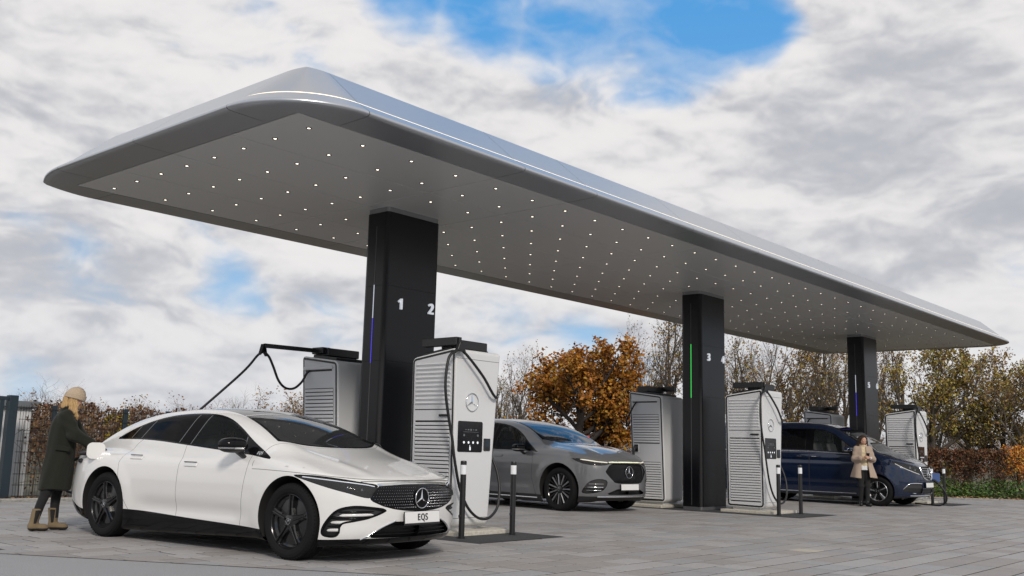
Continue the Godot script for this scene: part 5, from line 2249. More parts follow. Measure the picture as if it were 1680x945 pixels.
func pane_cuts(glassm: Msh, cuts: Array, w: float) -> Array:   # [[panes from the rear forward], bars]
	var rest := glassm
	var bars := Msh.new()
	var panes := []
	for c in cuts:
		var c0: Vector2 = c[0]
		var nn := Vector2((c[1] - c0).y, -(c[1] - c0).x).normalized()
		var q := clip(rest, func(p: Vector3) -> float: return (Vector2(p.x, p.y) - c0).dot(nn) + w)
		panes.append(q[0])
		var b := clip(q[1], func(p: Vector3) -> float: return (Vector2(p.x, p.y) - c0).dot(nn) - w)
		bars.join(b[0])
		rest = b[1]
	panes.append(rest)
	return [panes, bars]


func screen_cut(x_mid: float, x_fall: float, z_at: float, x_back: float, za: PackedFloat32Array, a0: float, a1: float, ymin: float) -> Callable:
	return func(p: Vector3) -> float:
		if p.y < ymin:
			return 0.05
		var xc := x_mid - x_fall * pow(absf(p.z) / z_at, 2.2)
		return maxf(maxf(p.x - xc, absf(p.z) - look(za, a0, (za.size() - 1) / (a1 - a0), p.x)), x_back - p.x)


func lamp(t: Node3D, a: Msh, s: CarSkin, spots: Array, line: Array, glow := 0.7) -> void:   # headlights on both sides from the cut-out skin a
	for sd in 2:
		var hm: Msh = a if sd == 0 else a.flipped_z()
		var lens := obj("headlight", hm, glass("lamp_glass", Color(0.02, 0.021, 0.023), 0.18), t)
		var tub := shifted(hm, -0.05)
		tub.join(rim_of(shifted(hm, -0.002), -0.048))
		obj("lamp_housing", tub, mat("lamp_silver", Color(0.30, 0.31, 0.33), 0.3, 0.7), lens)
		for e in spots:
			var lo2 := on_diag(s, e[0], e[1])
			var pr := Msh.new()
			var nb := facing((skin_normal(s, lo2) * Vector3(1.6, 0.4, 0.8)).normalized())
			pr.lathe([Vector2(e[2], -0.03), Vector2(e[2] * 0.98, -0.008), Vector2(e[2] * 0.8, -0.004), Vector2(e[2] * 0.6, 0.004), Vector2(0.001, 0.010)], Transform3D(nb * Basis(Vector3.RIGHT, PI / 2), lo2 - skin_normal(s, lo2) * 0.03), 16)
			obj("projector", pr if sd == 0 else pr.flipped_z(), mat("projector_glass", Color(0.25, 0.26, 0.28), 0.06, 0.8), lens)
		var pth := []
		for e in line:
			var q := on_diag(s, e[0], e[1])
			pth.append(q - skin_normal(s, q) * 0.012)
		var drl := Msh.new()
		drl.tube(spline(pth, 5), 0.010, 6)
		obj("daytime_light", drl if sd == 0 else drl.flipped_z(), mat("drl_bright%d" % int(glow * 100), Color(0.8, 0.82, 0.84), 0.2, 0.0, {"emission_enabled": true, "emission": Color(1.0, 0.95, 0.82), "emission_energy_multiplier": glow}), lens)


# ---------------------------------------------------------------- the grey sport utility car
func suv() -> void:
	var t := thing("grey_suv", "grey electric sport utility car between the first and second pair of chargers", "car", Vector3(16.108, 0, -11.765), -1.66)
	var s := CarSkin.new()
	skin_tables(s, -4.8, 1.2, {
		"top": [Vector2(-4.8, 1.18), Vector2(-4.3, 1.22), Vector2(-2.5, 1.22), Vector2(-1.1, 1.24), Vector2(-0.5, 1.285), Vector2(-0.2, 1.272), Vector2(0.1, 1.235), Vector2(0.4, 1.165), Vector2(0.6, 1.095), Vector2(0.77, 1.01), Vector2(0.9, 0.93), Vector2(1.2, 0.7)],
		"roof": [Vector2(-4.8, 1.1), Vector2(-4.5, 1.42), Vector2(-4.2, 1.59), Vector2(-3.7, 1.72), Vector2(-3.1, 1.78), Vector2(-2.4, 1.79), Vector2(-1.85, 1.768), Vector2(-1.45, 1.715), Vector2(-1.1, 1.625), Vector2(-0.75, 1.475), Vector2(-0.45, 1.31), Vector2(-0.2, 1.16), Vector2(0.2, 0.9), Vector2(1.2, 0.3)],
		"wide": [Vector2(-4.8, 0.86), Vector2(-4.3, 0.96), Vector2(-3.6, 1.0), Vector2(-3.2, 1.005), Vector2(-2.3, 0.985), Vector2(-1.2, 0.985), Vector2(-0.5, 0.995), Vector2(0.0, 1.005), Vector2(0.5, 0.995), Vector2(1.2, 0.95)],
		"ghx": [Vector2(-4.8, -0.2), Vector2(-4.2, -0.10), Vector2(-3.2, -0.02), Vector2(-1.5, 0.0), Vector2(-0.8, -0.02), Vector2(1.2, -0.15)],
		"low": [Vector2(-4.8, 0.4), Vector2(-4.2, 0.28), Vector2(-3.4, 0.20), Vector2(0.5, 0.20), Vector2(1.2, 0.25)],
		"side": [Vector2(0.0, -0.10), Vector2(0.2, -0.05), Vector2(0.4, -0.015), Vector2(0.65, 0.0), Vector2(0.9, -0.006), Vector2(1.05, -0.03), Vector2(1.2, -0.08), Vector2(1.35, -0.16), Vector2(2.2, -0.9)],
		"cab": [Vector2(0.0, 0.75), Vector2(1.0, 0.82), Vector2(1.15, 0.905), Vector2(1.25, 0.885), Vector2(1.45, 0.80), Vector2(1.62, 0.72), Vector2(1.75, 0.65), Vector2(2.2, 0.3)],
		"nose": [Vector2(0.0, 0.72), Vector2(0.2, 0.83), Vector2(0.32, 0.90), Vector2(0.5, 0.93), Vector2(0.7, 0.925), Vector2(0.85, 0.905), Vector2(0.95, 0.87), Vector2(1.05, 0.80), Vector2(2.2, -0.4)],
		"tail": [Vector2(0.0, -4.1), Vector2(0.3, -4.3), Vector2(0.6, -4.42), Vector2(1.0, -4.40), Vector2(1.3, -4.32), Vector2(2.2, -4.0)],
		"nose_z": [Vector2(0.0, 0.0), Vector2(0.25, 0.012), Vector2(0.5, 0.05), Vector2(0.68, 0.12), Vector2(0.82, 0.235), Vector2(0.92, 0.39), Vector2(0.98, 0.54), Vector2(1.2, 1.5)],
		"tail_z": [Vector2(0.0, 0.0), Vector2(0.5, 0.03), Vector2(0.8, 0.12), Vector2(0.95, 0.34), Vector2(1.2, 1.4)]})
	s.crown = 0.11
	s.rcrown = 0.09
	s.ycab = 1.0
	s.extra = func(p: Vector3, e: float) -> float:
		var z := absf(p.z)
		if p.y > 0.9 and p.x > -0.6 and p.x < 0.9:
			var d := z - (0.56 - 0.12 * p.x)
			e -= 0.016 * exp(-d * d / 0.008) * smoothstep(0.9, 0.4, p.x) * smoothstep(-0.6, -0.3, p.x)
		if z > 0.6 and p.y < 1.0:
			for cx in [0.0, -3.21]:
				var r := Vector2(p.x - cx, p.y - 0.41).length()
				if r < 0.70:
					e -= 0.020 * smoothstep(0.70, 0.52, r)
			if p.x < -0.5 and p.x > -2.75:
				e += 0.022 * exp(-pow((p.y - 0.50) / 0.10, 2.0)) * smoothstep(-0.5, -0.9, p.x) * smoothstep(-2.75, -2.3, p.x)
		return e
	var paint := mat("paint_grey", Color(0.130, 0.133, 0.140), 0.28, 0.0, {"clearcoat_enabled": true, "clearcoat": 1.0, "clearcoat_roughness": 0.06})
	var gloss := mats["gloss_black"] as Material
	var plastic := mats["matt_black"] as Material
	var chrome := mats["chrome"] as Material
	var m := half_skin(s, Vector3(-4.55, 0.14, -0.06), Vector3(1.05, 1.9, 1.1), 0.034)
	m = clip(m, arch_cut(0.0, 0.42, 0.488))[1]
	m = clip(m, arch_cut(-3.21, 0.42, 0.488))[1]
	var shell := m
	var a := clip(m, func(p: Vector3) -> float: return p.y - (0.285 if p.x < 0.4 else 0.30))
	obj("sill_trim", both(a[0]), plastic, t)
	m = a[1]
	var stripe := Msh.new()
	stripe.tube([on_skin_z(s, -0.58, 0.222) + Vector3(0, 0, 0.002), on_skin_z(s, -1.6, 0.222) + Vector3(0, 0, 0.002), on_skin_z(s, -2.66, 0.222) + Vector3(0, 0, 0.002)], 0.013, 6)
	obj("running_board", stripe, chrome, t)
	obj("running_board", stripe.flipped_z(), chrome, t)
	var dlo := smooth_poly([-3.9, 1.30, -3.75, 1.52, -3.3, 1.655, -2.6, 1.695, -2.0, 1.68, -1.54, 1.605, -1.20, 1.462, -0.92, 1.272, -0.70, 1.14, -0.58, 1.098, -0.9, 1.115, -1.8, 1.14, -2.6, 1.155, -3.4, 1.175], 4)
	a = clip(m, in_side(dlo, 0.4))
	m = a[1]
	var w := clip(a[0], in_side(dlo, 0.4, -0.02))
	obj("window_surround", both(w[1]), gloss, t)
	var pc := pane_cuts(w[0], [[Vector2(-3.10, 1.1), Vector2(-2.95, 1.7)], [Vector2(-2.05, 1.1), Vector2(-1.97, 1.7)], [Vector2(-1.91, 1.1), Vector2(-1.83, 1.7)], [Vector2(-1.02, 1.1), Vector2(-1.09, 1.5)]], 0.006)
	obj("window_bar", both(pc[1]), gloss, t)
	for k in 5:
		for sd in 2:
			var pm: Msh = pc[0][k] if sd == 0 else pc[0][k].flipped_z()
			if k == 2 or k == 4:
				obj("pillar_cover", pm, mats["pillar_black"], t)
			else:
				obj("window", pm, mats["privacy_glass"] if k < 2 else mats["window_glass"], t)
	var za := table([Vector2(-3.2, 0.55), Vector2(-1.8, 0.59), Vector2(-1.25, 0.67), Vector2(-0.55, 0.80), Vector2(0.2, 0.86)], -3.2, 0.2, 200)
	var scr := screen_cut(-0.36, 0.28, 0.8, -1.50, za, -3.2, 0.2, 1.18)
	a = clip(m, scr)
	m = a[1]
	w = clip(a[0], func(p: Vector3) -> float: return scr.call(p) + 0.035)
	obj("windscreen_edge", both(w[1]), gloss, t)
	obj("windscreen", both(w[0]), glass("bright_screen", Color(0.02, 0.025, 0.03), 0.62), t)
	(mats["bright_screen"] as StandardMaterial3D).metallic_specular = 0.7
	a = clip(m, func(p: Vector3) -> float: return maxf(maxf(p.x + 1.51, absf(p.z) - look(za, -3.2, 200.0 / 3.4, p.x)), maxf(-3.6 - p.x, 1.3 - p.y)))
	m = a[1]
	obj("roof_glass", both(a[0]), mats["roof_glass"], t)
	# lamps and the black front
	var hl := smooth_poly([-0.46, 1.0, -0.28, 0.995, 0.0, 0.965, 0.22, 0.945, 0.24, 0.90, 0.10, 0.875, -0.12, 0.88, -0.32, 0.925], 4)
	a = clip(m, in_diag(hl, 0.0))
	m = a[1]
	lamp(t, a[0], s, [[0.12, 0.915, 0.034], [-0.02, 0.922, 0.034], [-0.16, 0.94, 0.03]], [[0.22, 0.940], [0.0, 0.955], [-0.22, 0.98], [-0.36, 0.99]])
	var lb := v2([0.80, 0.955, 0.30, 0.952, 0.235, 0.945, 0.24, 0.925, 0.30, 0.932, 0.80, 0.935])
	a = clip(m, in_diag(lb, 0.3))
	m = a[1]
	obj("light_bar", both(a[0]), mat("bar_lit", Color(0.7, 0.7, 0.62), 0.25, 0.0, {"emission_enabled": true, "emission": Color(0.9, 0.92, 0.68), "emission_energy_multiplier": 0.6}), t)
	var gr := v2([0.80, 0.925, 0.32, 0.920, 0.25, 0.88, 0.17, 0.76, 0.26, 0.66, 0.36, 0.56, 0.44, 0.545, 0.80, 0.54])
	a = clip(m, in_diag(gr, 0.3))
	m = a[1]
	obj("grille_panel", both(a[0]), gloss, t)
	var em := on_skin_x(s, 0.755, 0.0)
	var eo := obj("emblem", star_emblem(0.115, 0.016), chrome, t, em + Vector3(0.004, 0, 0))
	eo.rotation.y = PI / 2
	var itk := smooth_poly([0.20, 0.60, 0.04, 0.625, -0.12, 0.58, -0.22, 0.48, -0.27, 0.37, -0.12, 0.355, 0.10, 0.40, 0.2, 0.50], 4)
	a = clip(m, in_diag(itk, 0.1))
	m = a[1]
	for sd in 2:
		var im: Msh = a[0] if sd == 0 else a[0].flipped_z()
		var zz := 1.0 if sd == 0 else -1.0
		var io := obj("air_intake", moved(im, Vector3(-0.05, 0, -0.03 * zz)), plastic, t)
		obj("intake_frame", wall_of(im, Vector3(-0.05, 0, -0.03 * zz)), gloss, io)
		for e in [[0.53, -0.14, 0.15], [0.47, -0.19, 0.14], [0.41, -0.21, 0.10]]:
			var bl2 := Msh.new()
			var pth := []
			for k in 9:
				var q := on_diag(s, lerpf(e[1], e[2], k / 8.0), e[0])
				pth.append(q - skin_normal(s, q) * 0.025)
			bl2.tube(pth, 0.015, 6)
			obj("intake_blade", bl2 if sd == 0 else bl2.flipped_z(), mat("paint_grey", Color(), 0.3) if e[0] > 0.5 else chrome, io)
	var lg := v2([0.80, 0.44, 0.42, 0.44, 0.24, 0.37, 0.18, 0.335, 0.80, 0.33])
	a = clip(m, in_diag(lg, 0.3))
	m = a[1]
	var lgo := obj("lower_grille", both(moved(a[0], Vector3(-0.06, 0, 0))), plastic, t)
	obj("lower_grille_frame", both(wall_of(a[0], Vector3(-0.06, 0, 0))), gloss, lgo)
	var lip := Msh.new()
	var lp := []
	for j in 15:
		var q := on_skin_x(s, 0.295, lerpf(-0.72, 0.72, j / 14.0))
		lp.append(q + Vector3(0.006, 0, 0))
	lip.tube(lp, 0.016, 6)
	obj("chrome_lip", lip, chrome, t)
	var gaps := Msh.new()
	for dd in [["front_door", v2([-0.76, 1.16, -0.72, 0.90, -0.74, 0.60, -0.62, 0.285, -1.95, 0.285, -1.96, 0.80, -1.94, 1.3])], ["rear_door", v2([-1.96, 0.285, -1.97, 0.80, -1.95, 1.3, -3.0, 1.3, -3.08, 1.05, -3.0, 0.92, -2.72, 0.70, -2.62, 0.285])]]:
		var q := gap_split(m, dd[1], 0.4, 0.004)
		m = q[2]
		gaps.join(q[1])
		for sd in 2:
			var door := obj(dd[0], q[0] if sd == 0 else q[0].flipped_z(), paint, t)
			var hp := on_skin_z(s, -1.72 if dd[0] == "front_door" else -2.72, 1.01)
			var hn := skin_normal(s, hp)
			var hdl := Msh.new()
			hdl.box(hp + hn * 0.005, Vector3(0.23, 0.045, 0.014), 0.005, facing(hn))
			obj("door_handle", hdl if sd == 0 else hdl.flipped_z(), paint, door)
	obj("panel_gap", both(gaps), mat("gap_dark", Color(0.02, 0.02, 0.02), 0.8), t).set_meta("kind", "stuff")
	obj("body", both(m), paint, t)
	liner(clip(shell, func(p: Vector3) -> float: return -maxf(in_side(dlo, 0.4).call(p), -0.02) if p.z > 0.6 and p.y > 1.0 else -maxf(scr.call(p), -0.02))[0], t)
	car_rest(t, s, [0.0, -3.21], 0.41, 0.488, 0.41, 0.27, 0.305, 1, 1.0, 0.42, [Vector3(-1.6, 0.62, -0.4), Vector3(-1.6, 0.62, 0.4), Vector3(-2.6, 0.65, -0.4), Vector3(-2.6, 0.65, 0.4)])
	plate(t, on_skin_x(s, 0.475, 0.0) + Vector3(0.02, 0, 0), Vector3(1, 0.05, 0).normalized(), "")
	mirror(t, Vector3(-0.98, 1.10, 0.93), gloss, plastic)
	steering_wheel(t, Vector3(-1.08, 1.15, -0.4))
	var da := Msh.new()
	da.box(Vector3(-0.72, 1.07, 0), Vector3(0.6, 0.26, 1.5), 0.06)
	obj("dashboard", da, mats["cabin_black"], t)


# ---------------------------------------------------------------- the dark blue van
func van() -> void:
	var t := thing("blue_van", "dark blue passenger van parked behind the second pair of chargers, plugged in at its nose", "van", Vector3(25.316, 0, -9.236), -1.564)
	var s := CarSkin.new()
	skin_tables(s, -5.0, 1.2, {
		"top": [Vector2(-5.0, 1.3), Vector2(-1.2, 1.32), Vector2(-0.5, 1.38), Vector2(-0.05, 1.345), Vector2(0.3, 1.245), Vector2(0.55, 1.15), Vector2(0.72, 1.07), Vector2(0.85, 0.98), Vector2(1.0, 0.86), Vector2(1.2, 0.6)],
		"roof": [Vector2(-5.0, 1.96), Vector2(-4.4, 2.02), Vector2(-3.0, 2.04), Vector2(-1.75, 2.035), Vector2(-1.4, 2.00), Vector2(-1.1, 1.915), Vector2(-0.75, 1.735), Vector2(-0.35, 1.505), Vector2(0.0, 1.295), Vector2(0.4, 1.05), Vector2(1.2, 0.6)],
		"wide": [Vector2(-5.0, 0.93), Vector2(-4.4, 0.965), Vector2(-2.0, 0.968), Vector2(-0.5, 0.968), Vector2(0.2, 0.965), Vector2(0.6, 0.95), Vector2(1.2, 0.9)],
		"ghx": [Vector2(-5.0, -0.01), Vector2(-1.5, 0.0), Vector2(-0.9, -0.012), Vector2(-0.3, -0.05), Vector2(1.2, -0.2)],
		"low": [Vector2(-5.0, 0.25), Vector2(-1.0, 0.20), Vector2(0.5, 0.22), Vector2(1.2, 0.26)],
		"side": [Vector2(0.0, -0.06), Vector2(0.2, -0.03), Vector2(0.5, -0.004), Vector2(0.8, 0.0), Vector2(1.1, -0.010), Vector2(1.25, -0.026), Vector2(1.4, -0.07), Vector2(2.2, -0.7)],
		"cab": [Vector2(0.0, 0.75), Vector2(1.0, 0.85), Vector2(1.15, 0.94), Vector2(1.25, 0.948), Vector2(1.4, 0.925), Vector2(1.7, 0.86), Vector2(1.9, 0.80), Vector2(2.2, 0.7)],
		"nose": [Vector2(0.0, 0.75), Vector2(0.25, 0.86), Vector2(0.4, 0.905), Vector2(0.6, 0.915), Vector2(0.8, 0.90), Vector2(0.95, 0.865), Vector2(1.05, 0.80), Vector2(1.2, 0.68), Vector2(2.2, -0.4)],
		"tail": [Vector2(0.0, -4.2), Vector2(0.5, -4.28), Vector2(2.2, -4.15)],
		"nose_z": [Vector2(0.0, 0.0), Vector2(0.25, 0.014), Vector2(0.45, 0.055), Vector2(0.62, 0.125), Vector2(0.76, 0.23), Vector2(0.88, 0.40), Vector2(0.95, 0.58), Vector2(1.2, 1.7)],
		"tail_z": [Vector2(0.0, 0.0), Vector2(0.7, 0.02), Vector2(0.95, 0.12), Vector2(1.2, 0.8)]})
	s.crown = 0.10
	s.rcrown = 0.05
	s.ycab = 1.0
	s.r_roof = 0.14
	s.extra = func(p: Vector3, e: float) -> float:
		var z := absf(p.z)
		if z > 0.6 and p.y < 0.9:
			for cx in [0.0, -3.2]:
				var r := Vector2(p.x - cx, p.y - 0.37).length()
				if r < 0.56:
					e -= 0.014 * smoothstep(0.56, 0.44, r)
		if z > 0.7 and p.x < 0.3:   # the pressed lines along the side
			e += 0.007 * exp(-pow((p.y - 1.06) / 0.035, 2.0)) + 0.006 * exp(-pow((p.y - 0.52) / 0.05, 2.0))
		return e
	var paint := mat("paint_blue", Color(0.003, 0.012, 0.043), 0.18, 0.4, {"clearcoat_enabled": true, "clearcoat": 1.0, "clearcoat_roughness": 0.04})
	var gloss := mats["gloss_black"] as Material
	var plastic := mats["matt_black"] as Material
	var chrome := mats["chrome"] as Material
	var m := half_skin(s, Vector3(-4.4, 0.14, -0.06), Vector3(1.05, 2.12, 1.05), 0.036)
	m = clip(m, arch_cut(0.0, 0.37, 0.405))[1]
	m = clip(m, arch_cut(-3.2, 0.37, 0.405))[1]
	var shell := m
	var a := clip(m, func(p: Vector3) -> float: return p.y - (0.235 if p.x < 0.3 else 0.25))
	obj("sill_trim", both(a[0]), plastic, t)
	m = a[1]
	for e in [[0.285, -0.52, -2.7, 0.011], [1.292, -0.35, -4.1, 0.011]]:
		var st := Msh.new()
		var pth := []
		for k in 13:
			var x := lerpf(e[1], e[2], k / 12.0)
			pth.append(on_skin_z(s, x, e[0] - (0.05 * smoothstep(-2.0, -0.35, x) if e[0] > 1.0 else 0.0)))
		st.tube(pth, e[3], 6)
		obj("chrome_strip", st, chrome, t)
		obj("chrome_strip", st.flipped_z(), chrome, t)
	var dlo := v2([-4.1, 1.33, -4.1, 1.86, -1.60, 1.865, -1.35, 1.84, -1.05, 1.72, -0.75, 1.50, -0.45, 1.285, -0.42, 1.262, -1.0, 1.285, -1.7, 1.31, -2.5, 1.325])
	a = clip(m, in_side(dlo, 0.4))
	m = a[1]
	var w := clip(a[0], in_side(dlo, 0.4, -0.015))
	obj("window_surround", both(w[1]), gloss, t)
	var pc := pane_cuts(w[0], [[Vector2(-3.0, 1.1), Vector2(-3.0, 1.9)], [Vector2(-2.92, 1.1), Vector2(-2.92, 1.9)], [Vector2(-1.83, 1.1), Vector2(-1.82, 1.9)], [Vector2(-1.63, 1.1), Vector2(-1.60, 1.9)], [Vector2(-0.88, 1.1), Vector2(-0.93, 1.8)]], 0.006)
	obj("window_bar", both(pc[1]), gloss, t)
	for k in 6:
		for sd in 2:
			var pm: Msh = pc[0][k] if sd == 0 else pc[0][k].flipped_z()
			if k == 1 or k == 3:
				obj("pillar_cover", pm, mats["pillar_black"], t)
			else:
				obj("window", pm, mats["privacy_glass"] if k < 3 else mats["window_glass"], t)
	var za := table([Vector2(-1.6, 0.66), Vector2(-1.2, 0.70), Vector2(-0.7, 0.79), Vector2(-0.1, 0.86), Vector2(0.2, 0.88)], -1.6, 0.2, 100)
	var scr := screen_cut(0.03, 0.22, 0.85, -1.26, za, -1.6, 0.2, 1.2)
	a = clip(m, scr)
	m = a[1]
	w = clip(a[0], func(p: Vector3) -> float: return scr.call(p) + 0.04)
	obj("windscreen_edge", both(w[1]), gloss, t)
	obj("windscreen", both(w[0]), glass("windscreen_glass", Color(0.012, 0.016, 0.018), 0.30), t)
	var hl := smooth_poly([-0.42, 1.085, -0.30, 1.08, -0.10, 1.045, 0.10, 1.005, 0.27, 0.965, 0.33, 0.87, 0.32, 0.775, 0.18, 0.80, 0.0, 0.865, -0.20, 0.945, -0.35, 1.03], 4)
	a = clip(m, in_diag(hl, 0.0))
	m = a[1]
	lamp(t, a[0], s, [[0.20, 0.875, 0.06], [0.06, 0.93, 0.055]], [[0.30, 0.79], [0.1, 0.845], [-0.14, 0.935], [-0.32, 1.035]], 0.15)
	var gr := v2([0.80, 0.985, 0.42, 0.975, 0.335, 0.955, 0.365, 0.83, 0.42, 0.72, 0.50, 0.67, 0.80, 0.655])
	a = clip(m, in_diag(gr, 0.3))
	m = a[1]
	var go := obj("grille", both(moved(a[0], Vector3(-0.03, 0, 0))), plastic, t)
	var fr := Msh.new()
	for sg in [-1.0, 1.0]:
		var pth := []
		for e in [[0.34, 0.953], [0.367, 0.83], [0.42, 0.725], [0.49, 0.676]]:
			var q := on_diag(s, e[0], e[1])
			pth.append(Vector3(q.x + 0.004, q.y, q.z * sg))
		pth.append(Vector3(on_skin_x(s, 0.66, 0.12).x + 0.004, 0.658, 0.12 * sg))
		fr.tube(spline(pth, 5), 0.019, 8)
	var q0 := on_skin_x(s, 0.98, 0.0)
	fr.tube([Vector3(q0.x - 0.06, 0.968, 0.44), Vector3(q0.x, 0.985, 0.2), Vector3(q0.x + 0.004, 0.987, 0.0), Vector3(q0.x, 0.985, -0.2), Vector3(q0.x - 0.06, 0.968, -0.44)], 0.012, 8)
	obj("grille_frame", fr, chrome, go)
	for k in 5:
		var y := 0.705 + 0.056 * k
		var hw: float = [0.24, 0.31, 0.345, 0.37, 0.39][k]
		var sl := Msh.new()
		var pth := []
		for j in 11:
			var z := lerpf(-hw, hw, j / 10.0)
			pth.append(on_skin_x(s, y, z) + Vector3(-0.004, 0, 0))
		sl.tube(pth, 0.009, 6)
		obj("grille_bar", sl, mat("bar_silver", Color(0.45, 0.46, 0.48), 0.25, 0.8), go)
	var em := on_skin_x(s, 0.82, 0.0)
	var eo := obj("emblem", star_emblem(0.115, 0.02), chrome, t, em + Vector3(0.012, 0, 0))
	eo.rotation.y = PI / 2
	var itk := smooth_poly([0.36, 0.555, 0.15, 0.56, -0.02, 0.545, -0.12, 0.47, -0.19, 0.385, -0.1, 0.365, 0.15, 0.345, 0.36, 0.34], 3)
	a = clip(m, in_diag(itk, 0.1))
	m = a[1]
	for sd in 2:
		var im: Msh = a[0] if sd == 0 else a[0].flipped_z()
		var zz := 1.0 if sd == 0 else -1.0
		var io := obj("air_intake", moved(im, Vector3(-0.035, 0, -0.02 * zz)), plastic, t)
		obj("intake_frame", wall_of(im, Vector3(-0.035, 0, -0.02 * zz)), gloss, io)
		var tr := Msh.new()
		var pth := []
		for e in [[0.34, 0.565], [0.15, 0.572], [-0.03, 0.557], [-0.13, 0.475], [-0.205, 0.38], [-0.12, 0.355], [0.15, 0.332]]:
			var q := on_diag(s, e[0], e[1])
			pth.append(q + skin_normal(s, q) * 0.004)
		tr.tube(spline(pth, 5), 0.013, 6)
		obj("intake_trim", tr if sd == 0 else tr.flipped_z(), chrome, io)
	var lg := v2([0.80, 0.44, 0.385, 0.44, 0.385, 0.33, 0.80, 0.33])
	a = clip(m, in_diag(lg, 0.3))
	m = a[1]
	if a[0].i.size() > 0:
		obj("lower_grille", both(moved(a[0], Vector3(-0.02, 0, 0))), plastic, t)
	var lip := Msh.new()
	var lp := []
	for j in 15:
		lp.append(on_skin_x(s, 0.275, lerpf(-0.7, 0.7, j / 14.0)) + Vector3(0.004, 0, 0))
	lip.tube(lp, 0.012, 6)
	obj("chrome_lip", lip, chrome, t)
	var gaps := Msh.new()
	for dd in [["front_door", v2([-0.52, 1.27, -0.50, 0.90, -0.50, 0.24, -1.72, 0.24, -1.72, 0.80, -1.71, 1.4, -1.2, 1.4, -0.62, 1.4])], ["sliding_door", v2([-1.73, 0.24, -1.73, 0.80, -1.72, 1.4, -2.96, 1.4, -2.96, 0.80, -2.96, 0.24])]]:
		var q := gap_split(m, dd[1], 0.4, 0.004)
		m = q[2]
		gaps.join(q[1])
		for sd in 2:
			var door := obj(dd[0], q[0] if sd == 0 else q[0].flipped_z(), paint, t)
			var hp := on_skin_z(s, -1.55 if dd[0] == "front_door" else -1.95, 1.16)
			var hn := skin_normal(s, hp)
			var hdl := Msh.new()
			hdl.box(hp + hn * 0.022, Vector3(0.24, 0.035, 0.022), 0.008, facing(hn))
			var ho := obj("door_handle", hdl if sd == 0 else hdl.flipped_z(), paint, door)
			var hc := Msh.new()
			hc.box(hp + hn * 0.034 + Vector3(-0.03, 0, 0), Vector3(0.12, 0.010, 0.006), 0.002, facing(hn))
			obj("handle_trim", hc if sd == 0 else hc.flipped_z(), chrome, ho)
	obj("panel_gap", both(gaps), mat("gap_dark", Color(0.02, 0.02, 0.02), 0.8), t).set_meta("kind", "stuff")
	obj("body", both(m), paint, t)
	liner(clip(shell, func(p: Vector3) -> float: return -maxf(in_side(dlo, 0.4).call(p), -0.02) if p.z > 0.75 and p.y > 1.2 else -maxf(scr.call(p), -0.02))[0], t)
	car_rest(t, s, [0.0, -3.2], 0.36, 0.405, 0.36, 0.24, 0.245, 2, 0.965, 0.45, [Vector3(-1.35, 0.80, -0.45), Vector3(-1.35, 0.80, 0.45), Vector3(-2.4, 0.8, -0.4), Vector3(-2.4, 0.8, 0.4)])
	plate(t, on_skin_x(s, 0.53, 0.0) + Vector3(0.02, 0, 0), Vector3(1, 0.03, 0).normalized(), "")
	mirror(t, Vector3(-0.62, 1.27, 0.925), paint, plastic)
	steering_wheel(t, Vector3(-0.72, 1.30, -0.45))
	var da := Msh.new()
	da.box(Vector3(-0.38, 1.20, 0), Vector3(0.6, 0.26, 1.5), 0.06)
	obj("dashboard", da, mats["cabin_black"], t)
	# open charge flap at the far front corner, with the plugged-in cable looping to the ground
	var fpz := -0.70
	var fp := on_skin_x(s, 0.66, fpz)
	var flp := Msh.new()
	var out := PackedVector2Array()
	for e in rounded_rect(0.10, 0.11, 0.03, 4):
		out.append(e[0])
	flp.prism(out, 0.014, Transform3D(facing(Vector3(0.35, 0.1, 0.9).normalized()), fp + Vector3(0.12, 0.05, -0.02)), 0.004)
	obj("charge_flap", flp, mat("flap_blue", Color(0.05, 0.10, 0.26), 0.25), t)
	var cb := Msh.new()
	cb.tube(spline([fp + Vector3(-0.02, 0, 0), fp + Vector3(0.10, -0.03, 0), fp + Vector3(0.24, -0.16, -0.02), fp + Vector3(0.34, -0.34, -0.05), fp + Vector3(0.33, -0.52, -0.10), fp + Vector3(0.18, -0.63, -0.15), fp + Vector3(-0.1, -0.635, -0.2), fp + Vector3(-0.5, -0.62, -0.3)], 6), 0.019, 8)
	cb.tube([fp + Vector3(-0.02, 0, 0), fp + Vector3(0.10, -0.03, 0), fp + Vector3(0.18, -0.09, -0.01)], [0.04, 0.036, 0.024], 10)
	obj("charge_cable", cb, plastic, t)


# ---------------------------------------------------------------- people: the person faces local +z, her right side is -x
class Bones:
	var a := PackedVector3Array()
	var e := PackedVector3Array()
	var il := PackedFloat32Array()
	var ra := PackedFloat32Array()
	var rb := PackedFloat32Array()
	var k := 0.03

	func add(p: Vector3, q: Vector3, r0: float, r1: float) -> void:
		a.append(p)
		e.append(q - p)
		il.append(1.0 / maxf((q - p).length_squared(), 1e-9))
		ra.append(r0)
		rb.append(r1)

	func chain(pts: Array, rr: Array) -> void:
		for j in pts.size() - 1:
			add(pts[j], pts[j + 1], rr[j], rr[j + 1])

	func f(p: Vector3) -> float:
		var d := 9.0
		for j in a.size():
			var w := p - a[j]
			var t := clampf(w.dot(e[j]) * il[j], 0.0, 1.0)
			var l := (w - e[j] * t).length() - lerpf(ra[j], rb[j], t)
			var h := maxf(k - absf(d - l), 0.0) / k
			d = minf(d, l) - h * h * k * 0.25
		return d


static func ell(p: Vector3, c: Vector3, r: Vector3) -> float:
	var q := (p - c) / r
	var l := q.length()
	return (l - 1.0) * l / maxf((q / r).length(), 1e-5) if l > 1e-5 else -r.x


